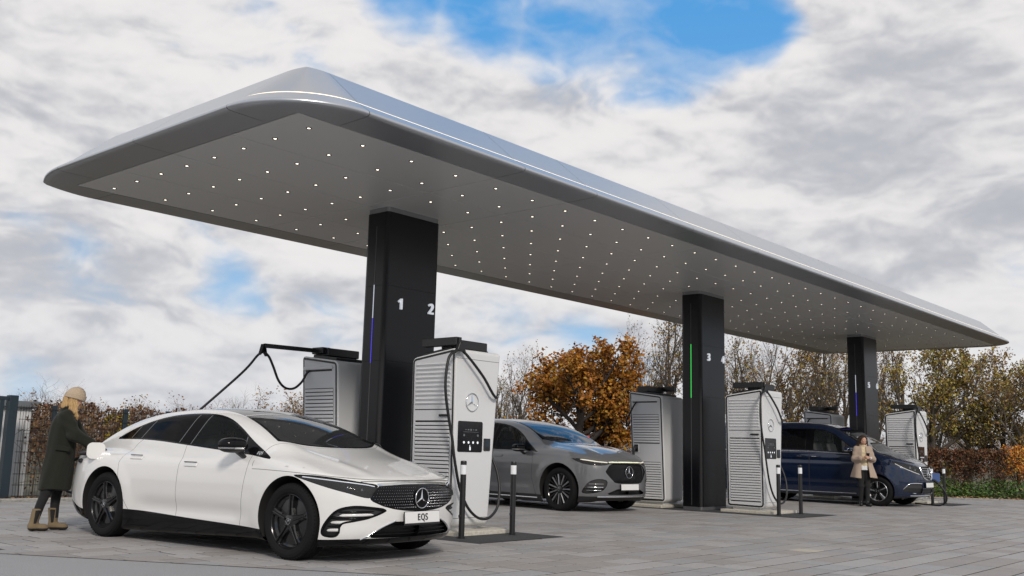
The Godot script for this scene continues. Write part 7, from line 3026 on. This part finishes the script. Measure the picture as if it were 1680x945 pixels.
func plant(called: String, label: String, category: String, group: String, seed_: int, trunk: float, radius: float, plan: Array, leaves: int, leaf: float, cols: Array, bark: Color, stems := 1) -> Node3D:
	var rnd := RandomNumberGenerator.new()
	rnd.seed = seed_
	var g := Growth.new()
	for s in stems:
		var lean := Vector3(rnd.randf_range(-1, 1), 0, rnd.randf_range(-1, 1)) * (0.06 if stems == 1 else 0.45)
		grow(g, rnd, Vector3(lean.x, -0.1, lean.z) * (0.3 if stems > 1 else 0.0), (Vector3.UP + lean).normalized(), trunk * rnd.randf_range(0.85, 1.1), radius, 0, plan)
	var t := thing(called, label, category, Vector3.ZERO, 0.0, group)
	var bm := grain(mat("bark_%d" % int(bark.r * 1000), Color(1, 1, 1), 0.9), noise_tex("bark_c%d" % int(bark.r * 1000), 0.05, bark * 0.55, bark * 1.5, 256), 1.2)
	obj("trunk", g.wood, bm, t)
	var tw := obj("twigs", g.twigs, mat("twig_%d" % int(bark.r * 1000), bark * 1.1, 0.9), t)
	tw.set_meta("kind", "stuff")
	if leaves > 0:
		var lm := Msh.new()
		lm.tinted = true
		for k in leaves:
			var tp: Array = g.tips[rnd.randi() % g.tips.size()]
			var c: Color = cols[rnd.randi() % cols.size()]
			var v := rnd.randf_range(0.65, 1.3)
			lm.tint = Color(c.r * v, c.g * v, c.b * v)
			leaf_into(lm, tp[0] + rnd_dir(rnd) * leaf * rnd.randf() * 2.0, leaf * rnd.randf_range(0.6, 1.25), (rnd_dir(rnd) + Vector3.UP * 0.6).normalized(), rnd)
		var lo := obj("crown", lm, mat("leaf", Color(1, 1, 1), 0.62, 0.0, {"vertex_color_use_as_albedo": true, "backlight_enabled": true, "backlight": Color(0.5, 0.5, 0.5)}), t)
		lo.set_meta("kind", "stuff")
	return t


func spot(px: float, dist: float) -> Vector3:
	var d := view_dir(px, 740.0)
	d.y = 0.0
	d = d.normalized() * dist
	return Vector3(eye.x + d.x, -0.05, eye.z + d.z)


func trees() -> void:
	var oak_cols := [Color(0.40, 0.155, 0.018), Color(0.50, 0.215, 0.022), Color(0.33, 0.115, 0.015), Color(0.42, 0.24, 0.03), Color(0.25, 0.10, 0.018)]
	var brown := [Color(0.22, 0.105, 0.04), Color(0.30, 0.16, 0.05), Color(0.16, 0.085, 0.04), Color(0.34, 0.22, 0.06)]
	var olive := [Color(0.24, 0.20, 0.04), Color(0.33, 0.24, 0.04), Color(0.16, 0.16, 0.045), Color(0.27, 0.15, 0.05), Color(0.20, 0.13, 0.06), Color(0.40, 0.30, 0.05)]
	var bark := Color(0.10, 0.083, 0.066)
	var pale := Color(0.15, 0.125, 0.10)
	# the orange oak
	var oak := plant("oak_tree", "broad orange-leaved oak above the grey car's bonnet", "tree", "", 5, 2.6, 0.17, [[16, 0.82, 1.0, 0.10, 0.03, 0.22], [7, 0.52, 0.75, 0.22, 0.05, 0.25], [6, 0.52, 0.75, 0.25, 0.06, 0.2], [5, 0.5, 0.7, 0.25, 0.04, 0.2], [0, 0, 0, 0.3, 0.05, 0]], 20000, 0.115, oak_cols, Color(0.035, 0.028, 0.024))
	oak.position = spot(938, 37.0)
	oak.scale = Vector3(1.46, 1.36, 1.46)
	# bare trees with a few brown leaves
	var bare_plan := [[8, 0.75, 0.55, 0.07, 0.08, 0.25], [7, 0.55, 0.65, 0.16, 0.10, 0.2], [6, 0.55, 0.65, 0.22, 0.08, 0.15], [5, 0.52, 0.65, 0.25, 0.06, 0.15], [0, 0, 0, 0.3, 0.05, 0]]
	var b0 := plant("bare_tree", "bare", "tree", "bare trees beyond the yard", 11, 3.4, 0.13, bare_plan, 700, 0.085, brown, bark)
	var b1 := plant("bare_tree", "bare", "tree", "bare trees beyond the yard", 29, 3.7, 0.15, bare_plan, 1300, 0.085, brown + olive, bark)
	var wide_plan := [[8, 0.85, 0.85, 0.10, 0.05, 0.15], [7, 0.58, 0.75, 0.20, 0.06, 0.2], [6, 0.55, 0.7, 0.24, 0.05, 0.15], [5, 0.52, 0.65, 0.25, 0.05, 0.15], [0, 0, 0, 0.3, 0.05, 0]]
	var o0 := plant("olive_tree", "olive", "tree", "yellow-green leaved trees on the right", 17, 2.9, 0.16, wide_plan, 7000, 0.10, olive, bark)
	var o1 := plant("olive_tree", "olive", "tree", "yellow-green leaved trees on the right", 53, 3.1, 0.15, wide_plan, 4600, 0.10, olive + brown + brown, pale)
	var list := [
		[b1, 1095, 41.0, 1.02, "bare tall tree whose twigs reach the canopy edge right of the orange oak"],
		[b0, 1062, 46.0, 0.95, "thin bare tree between the orange oak and the column with the green light"],
		[b0, 1160, 47.0, 0.98, "bare tree directly behind the column with the green light"],
		[b1, 1215, 44.0, 0.90, "bare tree above the charger right of the column with the green light"],
		[b0, 1255, 50.0, 1.0, "slender bare tree seen between two canopy columns, farther back"],
		[o1, 1300, 46.0, 0.92, "brown-leaved tree above the blue van's roof"],
		[b1, 1345, 43.0, 0.94, "many-branched bare tree above the blue van's windscreen"],
		[b0, 1385, 49.0, 0.97, "bare tree just left of the farthest column"],
		[b0, 1440, 44.0, 0.90, "bare tree just right of the farthest column"],
		[b1, 1478, 50.0, 0.96, "bare tree above the farthest white charger"],
		[o0, 1530, 42.0, 0.98, "yellow-leaved spreading tree right of the farthest charger"],
		[o1, 1588, 45.0, 0.88, "tawny spreading tree above the clipped brown hedge"],
		[o0, 1640, 43.0, 0.82, "olive-leaved tree at the end of the clipped hedge"],
		[o1, 1690, 41.0, 0.72, "olive-brown tree at the right edge of the picture"],
		[o0, 1750, 44.0, 0.78, "olive tree outside the right edge"],
		[b0, 848, 43.0, 0.72, "small bare tree left of the orange oak behind the grey car"],
		[b1, 815, 47.0, 0.66, "small bare tree behind the near charger's right edge"],
		[b0, 1010, 52.0, 0.75, "small bare tree at the right flank of the orange oak"]]
	var placed := {}
	for q in list:
		var src: Node3D = q[0]
		var o := src
		if placed.has(src):
			o = copy_of(src, q[4], Vector3.ZERO)
		placed[src] = true
		o.set_meta("label", q[4])
		o.position = spot(q[1], q[2])
		o.rotation.y = rng.randf() * TAU
		o.scale = Vector3(1.2, 1.42, 1.2) * q[3] * rng.randf_range(0.96, 1.04)
	# bare thicket on the left and behind the chargers
	var bush_plan := [[7, 0.62, 0.5, 0.10, 0.10, 0.1], [6, 0.6, 0.6, 0.2, 0.08, 0.15], [6, 0.58, 0.6, 0.25, 0.06, 0.1], [0, 0, 0, 0.3, 0.05, 0]]
	var t0 := plant("bare_bush", "bush", "bush", "bare brown thicket behind the yard", 61, 1.75, 0.035, bush_plan, 1200, 0.075, brown, Color(0.12, 0.085, 0.06), 5)
	var t1 := plant("bare_bush", "bush", "bush", "bare brown thicket behind the yard", 67, 1.9, 0.035, bush_plan, 500, 0.075, brown, Color(0.12, 0.085, 0.06), 5)
	var y0 := plant("leafy_shrub", "yellow-green shrub at the kerb between the grey car and the next charger", "shrub", "", 71, 1.1, 0.02, bush_plan, 1600, 0.075, [Color(0.30, 0.24, 0.02), Color(0.12, 0.14, 0.02), Color(0.2, 0.13, 0.03)], Color(0.10, 0.075, 0.05), 5)
	y0.position = spot(1040, 34.0)
	y0.scale = Vector3.ONE * 0.72
	var bushes := []
	for k in 26:
		var px := -40.0 + 23.0 * k + rng.randf_range(-8, 8)
		bushes.append([px, rng.randf_range(38.0, 48.0), rng.randf_range(0.90, 1.10) * (1.18 if absf(px - 470) < 45 else 0.95)])
	for k in 22:
		bushes.append([790.0 + 22.0 * k + rng.randf_range(-8, 8), rng.randf_range(40.0, 50.0), rng.randf_range(0.55, 0.85)])
	for k in 9:
		bushes.append([1260.0 + 52.0 * k, rng.randf_range(44.0, 50.0), rng.randf_range(0.8, 1.0)])
	var used_b := 0
	for q in bushes:
		var src: Node3D = t0 if rng.randi() % 2 else t1
		var o: Node3D = src
		if used_b == 0:
			o = t0
		elif used_b == 1:
			o = t1
		else:
			o = copy_of(src, "", Vector3.ZERO)
		used_b += 1
		o.position = spot(q[0], q[1])
		o.rotation.y = rng.randf() * TAU
		o.scale = Vector3(1.15, 1.0, 1.15) * q[2]
		o.set_meta("label", "bare brown bush in the thicket behind the white car" if q[0] < 600 else ("bare brown bush under the trees behind the chargers" if q[0] < 1250 else "bare brown bush under the trees behind the blue van"))
		o.set_meta("group", "bare brown thicket behind the white car" if q[0] < 600 else ("bare brown bushes behind the chargers" if q[0] < 1250 else "bare brown bushes behind the blue van"))
	# the wood farther off, one mass
	var far := []
	var fc := []
	for k in 150:
		var px := -900.0 + 4000.0 * k / 150.0
		var s := spot(0, 1)
		var az := -0.9 + 2.6 * k / 150.0
		var d := rng.randf_range(75.0, 130.0)
		far.append(Transform3D(Basis(Vector3.UP, rng.randf() * TAU).scaled(Vector3(1.3, 1.0, 1.3) * rng.randf_range(1.5, 2.1)), Vector3(cos(az) * d, -0.05, -sin(az) * d)))
	var fm: MeshInstance3D = t1.get_node("twigs")
	var fo := copies("distant_wood", fm.mesh, fm.material_override, far, [], self)
	tag(fo, "distant bare wood on the horizon behind the yard", "wood")


# ---------------------------------------------------------------- a hedge: stems and a box of leaves
func hedge(label: String, a: Vector3, b: Vector3, h: float, w: float, n: int, leaf: float, cols: Array, y0 := 0.0, rough := 0.25) -> Node3D:
	var t := thing("hedge", label, "hedge", a)
	var d := b - a
	var side := d.cross(Vector3.UP).normalized()
	var rnd := RandomNumberGenerator.new()
	rnd.seed = label.hash() % 100000
	var st := Msh.new()
	var count := int(d.length() * 7.0)
	for k in count:
		var p := d * rnd.randf() + side * rnd.randf_range(-0.4, 0.4) * w
		var q := p + Vector3(rnd.randf_range(-0.3, 0.3), h * rnd.randf_range(0.7, 1.0), rnd.randf_range(-0.3, 0.3))
		st.tube([p + Vector3(0, -0.1, 0), p.lerp(q, 0.5) + rnd_dir(rnd) * 0.08, q], [0.011, 0.008, 0.003], 4, false)
		for j in 4:
			var e := p.lerp(q, rnd.randf_range(0.2, 0.9))
			st.tube([e, e + rnd_dir(rnd) * Vector3(0.4, 0.3, 0.4)], [0.005, 0.002], 3, false)
	obj("stems", st, mat("hedge_stem", Color(0.085, 0.06, 0.045), 0.9), t).set_meta("kind", "stuff")
	var lm := Msh.new()
	lm.tinted = true
	var nz := FastNoiseLite.new()
	nz.seed = rnd.seed % 1000
	nz.frequency = 1.1
	for k in n:
		var u := rnd.randf()
		var y := y0 + (h - y0) * sqrt(rnd.randf())
		var p := d * u + Vector3(0, y, 0) + side * w * 0.5 * (rnd.randf_range(-1, 1) if rnd.randf() < 0.4 else (1.0 if rnd.randf() < 0.5 else -1.0) * rnd.randf_range(0.75, 1.05))
		var dens := nz.get_noise_3d(p.x + a.x, p.y, p.z + a.z)
		if dens < -rough * rnd.randf():
			continue
		p.y += nz.get_noise_2d(p.x * 3.0 + a.x, p.z * 3.0) * 0.12 * y / h
		var c: Color = cols[rnd.randi() % cols.size()]
		var v := rnd.randf_range(0.6, 1.35)
		lm.tint = Color(c.r * v, c.g * v, c.b * v)
		leaf_into(lm, p, leaf * rnd.randf_range(0.6, 1.2), (rnd_dir(rnd) + Vector3.UP * 0.35).normalized(), rnd)
	obj("foliage", lm, mat("leaf", Color(1, 1, 1), 0.62, 0.0, {"vertex_color_use_as_albedo": true, "backlight_enabled": true, "backlight": Color(0.5, 0.5, 0.5)}), t).set_meta("kind", "stuff")
	return t


func litter(called: String, label: String, a: Vector3, b: Vector3, w: float, n: int, cols: Array, size: float) -> void:
	var rnd := RandomNumberGenerator.new()
	rnd.seed = called.hash() % 9999 + n
	var d := b - a
	var side := d.cross(Vector3.UP).normalized()
	var m := Msh.new()
	m.tinted = true
	for k in n:
		var p := a + d * rnd.randf() + side * w * rnd.randf_range(-0.5, 0.5) + Vector3(0, rnd.randf_range(0.005, 0.05), 0)
		var c: Color = cols[rnd.randi() % cols.size()]
		var v := rnd.randf_range(0.6, 1.3)
		m.tint = Color(c.r * v, c.g * v, c.b * v)
		leaf_into(m, p, size * rnd.randf_range(0.6, 1.3), (Vector3.UP + rnd_dir(rnd) * 0.6).normalized(), rnd)
	var o := obj(called, m, mats["leaf"])
	tag(o, label, "fallen leaves")
	o.set_meta("kind", "stuff")


func left_boundary() -> void:
	var z := -18.95
	var slate := mat("slate_steel", Color(0.022, 0.038, 0.050), 0.45, 0.2)
	var rod := mat("rod_black", Color(0.012, 0.013, 0.014), 0.5)
	var copper := [Color(0.15, 0.070, 0.032), Color(0.21, 0.105, 0.045), Color(0.11, 0.055, 0.028), Color(0.25, 0.15, 0.065), Color(0.075, 0.035, 0.02)]
	# gate at the far left
	var g := thing("gate", "dark slate-blue steel gate post and frame at the left edge", "gate", Vector3(7.79, 0, z))
	var p := Msh.new()
	p.box(Vector3(0.02, 0.94, 0), Vector3(0.16, 1.90, 0.16), 0.008)
	obj("post", p, slate, g)
	var p2 := Msh.new()
	p2.box(Vector3(-0.17, 0.92, 0.02), Vector3(0.07, 1.78, 0.06), 0.005)
	obj("stile", p2, slate, g)
	var p3 := Msh.new()
	p3.box(Vector3(-1.2, 1.83, 0.02), Vector3(2.4, 0.07, 0.06), 0.005)
	obj("top_rail", p3, slate, g)
	var p4 := Msh.new()
	p4.box(Vector3(-1.2, 0.12, 0.02), Vector3(2.4, 0.09, 0.06), 0.005)
	obj("bottom_rail", p4, slate, g)
	for k in 14:
		var bm := Msh.new()
		bm.box(Vector3(-0.32 - 0.14 * k, 0.97, 0.02), Vector3(0.02, 1.66, 0.02))
		obj("bar", bm, slate, g)
	# double-rod mesh fence running right from the gate
	var f := thing("fence", "dark double-rod mesh fence with slate posts in front of the copper hedge", "fence", Vector3(0, 0, z))
	for x in [8.62, 10.05, 10.98]:
		var po := Msh.new()
		po.box(Vector3(x, 0.86, -0.03), Vector3(0.085, 1.76, 0.06), 0.005)
		obj("post", po, slate, f)
	for k in 9:
		var hz := Msh.new()
		for s in [0.012, -0.012]:
			hz.tube([Vector3(7.96, 0.06 + 0.2 * k, s), Vector3(11.3, 0.06 + 0.2 * k, s)], 0.0055, 5)
		obj("cross_rod", hz, rod, f)
	for k in 66:
		var x := 7.98 + 0.05 * k
		var vr := Msh.new()
		vr.tube([Vector3(x, 0.03, 0), Vector3(x, 1.72, 0)], 0.0035, 4)
		obj("rod", vr, rod, f)
	# white-clad shelter behind the gate
	var sh := thing("shelter", "small white-clad shelter with a flat grey roof behind the gate", "shelter", Vector3(8.16, 0, z - 0.75))
	var wc := mat("cladding_white", Color(0.66, 0.67, 0.68), 0.5)
	for k in 20:
		var b := Msh.new()
		b.box(Vector3(0.28 - 0.1 * k, 0.86, 0), Vector3(0.094, 1.70, 0.03), 0.006)
		obj("board", b, wc, sh)
	var side := Msh.new()
	side.box(Vector3(0.33, 0.86, -0.8), Vector3(0.03, 1.70, 1.6))
	obj("side_wall", side, wc, sh)
	var rf := Msh.new()
	rf.box(Vector3(-0.55, 1.76, -0.75), Vector3(2.0, 0.12, 1.75), 0.01)
	obj("roof", rf, mat("roof_grey", Color(0.14, 0.155, 0.17), 0.6), sh)
	hedge("copper-brown beech hedge behind the mesh fence left of the white car", Vector3(8.35, 0, z - 0.55), Vector3(17.0, 0, z - 0.55), 1.80, 0.7, 12500, 0.085, copper)
	hedge("low copper hedge running on behind the white car towards the chargers", Vector3(17.2, 0, z - 0.9), Vector3(33.0, 0, z - 2.5), 1.0, 0.8, 9000, 0.085, [Color(0.16, 0.08, 0.03), Color(0.22, 0.13, 0.04), Color(0.10, 0.09, 0.03), Color(0.12, 0.06, 0.03)], 0.0, 0.8)
	var yl := hedge("small yellow-leaved bush in front of the copper hedge behind the blonde woman", Vector3(9.75, 0, z - 0.18), Vector3(10.15, 0, z - 0.18), 1.62, 0.25, 900, 0.07, [Color(0.55, 0.38, 0.02), Color(0.42, 0.33, 0.03), Color(0.3, 0.3, 0.05)], 1.0)
	yl.set_meta("category", "bush")
	# a pale sign board glimpsed through the hedge
	var sb := thing("board", "white board half hidden by hedge leaves beside the second fence post", "board", Vector3(10.35, 0, z - 0.12))
	var bd := Msh.new()
	bd.box(Vector3(0, 1.15, 0), Vector3(0.30, 0.36, 0.015), 0.003)
	obj("panel", bd, wc, sb)
	var bl := Msh.new()
	for x in [-0.11, 0.11]:
		bl.box(Vector3(x, 0.5, 0), Vector3(0.03, 1.0, 0.012))
	obj("leg", bl, rod, sb)
	litter("fallen_leaves", "brown fallen leaves along the kerb behind the white car", Vector3(2.0, 0, -18.62), Vector3(30.0, 0, -18.62), 0.55, 3600, copper, 0.085)
	litter("scattered_leaves", "a few dry leaves lying on the paving by the back kerb", Vector3(6.0, 0, -17.5), Vector3(24.0, 0, -17.5), 1.3, 60, copper, 0.06)
	# red and white barrier board beyond the grey car
	var rb := thing("barrier_board", "small red and white barrier board under the orange oak", "barrier", spot(957, 34.5))
	var pr := Msh.new()
	pr.box(Vector3(0, 0.8, -0.02), Vector3(0.05, 1.6, 0.04))
	obj("post", pr, rod, rb)
	for k in 3:
		var s := Msh.new()
		s.box(Vector3(0, 1.46 + 0.11 * k, 0), Vector3(0.42, 0.105, 0.02), 0.002)
		obj("stripe", s, mat("stripe_red", Color(0.55, 0.04, 0.03), 0.5) if k != 1 else wc, rb)
	rb.rotation.y = -0.7


func right_boundary() -> void:
	var dir := Vector3(0.47, 0, 0.883)
	var at := func(z: float, back: float) -> Vector3: return Vector3(bed_x(z) + back, 0, z)
	var dark := [Color(0.15, 0.05, 0.022), Color(0.20, 0.075, 0.03), Color(0.08, 0.035, 0.02), Color(0.20, 0.10, 0.04), Color(0.06, 0.05, 0.02)]
	hedge("clipped dark copper hedge on the right beyond the last bollard", at.call(-14.5, 2.6), at.call(-9.15, 2.6), 1.52, 1.0, 22000, 0.09, dark, 0.15, 0.15)
	var os := hedge("bright orange shrub at the right end of the clipped hedge", at.call(-9.3, 3.9), at.call(-5.6, 4.3), 1.70, 1.4, 7500, 0.09, [Color(0.55, 0.17, 0.015), Color(0.62, 0.25, 0.02), Color(0.42, 0.11, 0.012), Color(0.5, 0.32, 0.05)], 0.3, 0.5)
	os.set_meta("category", "shrub")
	# low green plants in the bed, and the leaf litter at its edge
	var rnd := RandomNumberGenerator.new()
	rnd.seed = 77
	var m := Msh.new()
	m.tinted = true
	var greens := [Color(0.06, 0.13, 0.02), Color(0.085, 0.18, 0.028), Color(0.04, 0.09, 0.02), Color(0.13, 0.21, 0.035), Color(0.13, 0.12, 0.03)]
	for k in 21000:
		var z := rnd.randf_range(-15.0, 3.0)
		var b := 0.35 + 2.0 * rnd.randf()
		var hmax := 0.20 + 0.62 * smoothstep(0.3, 1.2, b) * (0.6 + 0.4 * sin(z * 2.1) * cos(z * 0.7 + b))
		var p := Vector3(bed_x(z) + b, rnd.randf() * hmax, z)
		var c: Color = greens[rnd.randi() % 5]
		var v := rnd.randf_range(0.6, 1.3)
		m.tint = Color(c.r * v, c.g * v, c.b * v)
		leaf_into(m, p, rnd.randf_range(0.05, 0.12), (Vector3.UP + rnd_dir(rnd) * 0.8).normalized(), rnd)
	var o := obj("ground_cover", m, mats["leaf"])
	tag(o, "low green leafy plants in the bed before the clipped hedge", "ground cover")
	o.set_meta("kind", "stuff")
	litter("fallen_leaves", "tan fallen leaves along the edge of the planted bed on the right", at.call(-15.0, 0.45), at.call(3.0, 0.45), 0.7, 2600, [Color(0.30, 0.16, 0.07), Color(0.40, 0.25, 0.12), Color(0.2, 0.10, 0.05), Color(0.45, 0.33, 0.2)], 0.11)
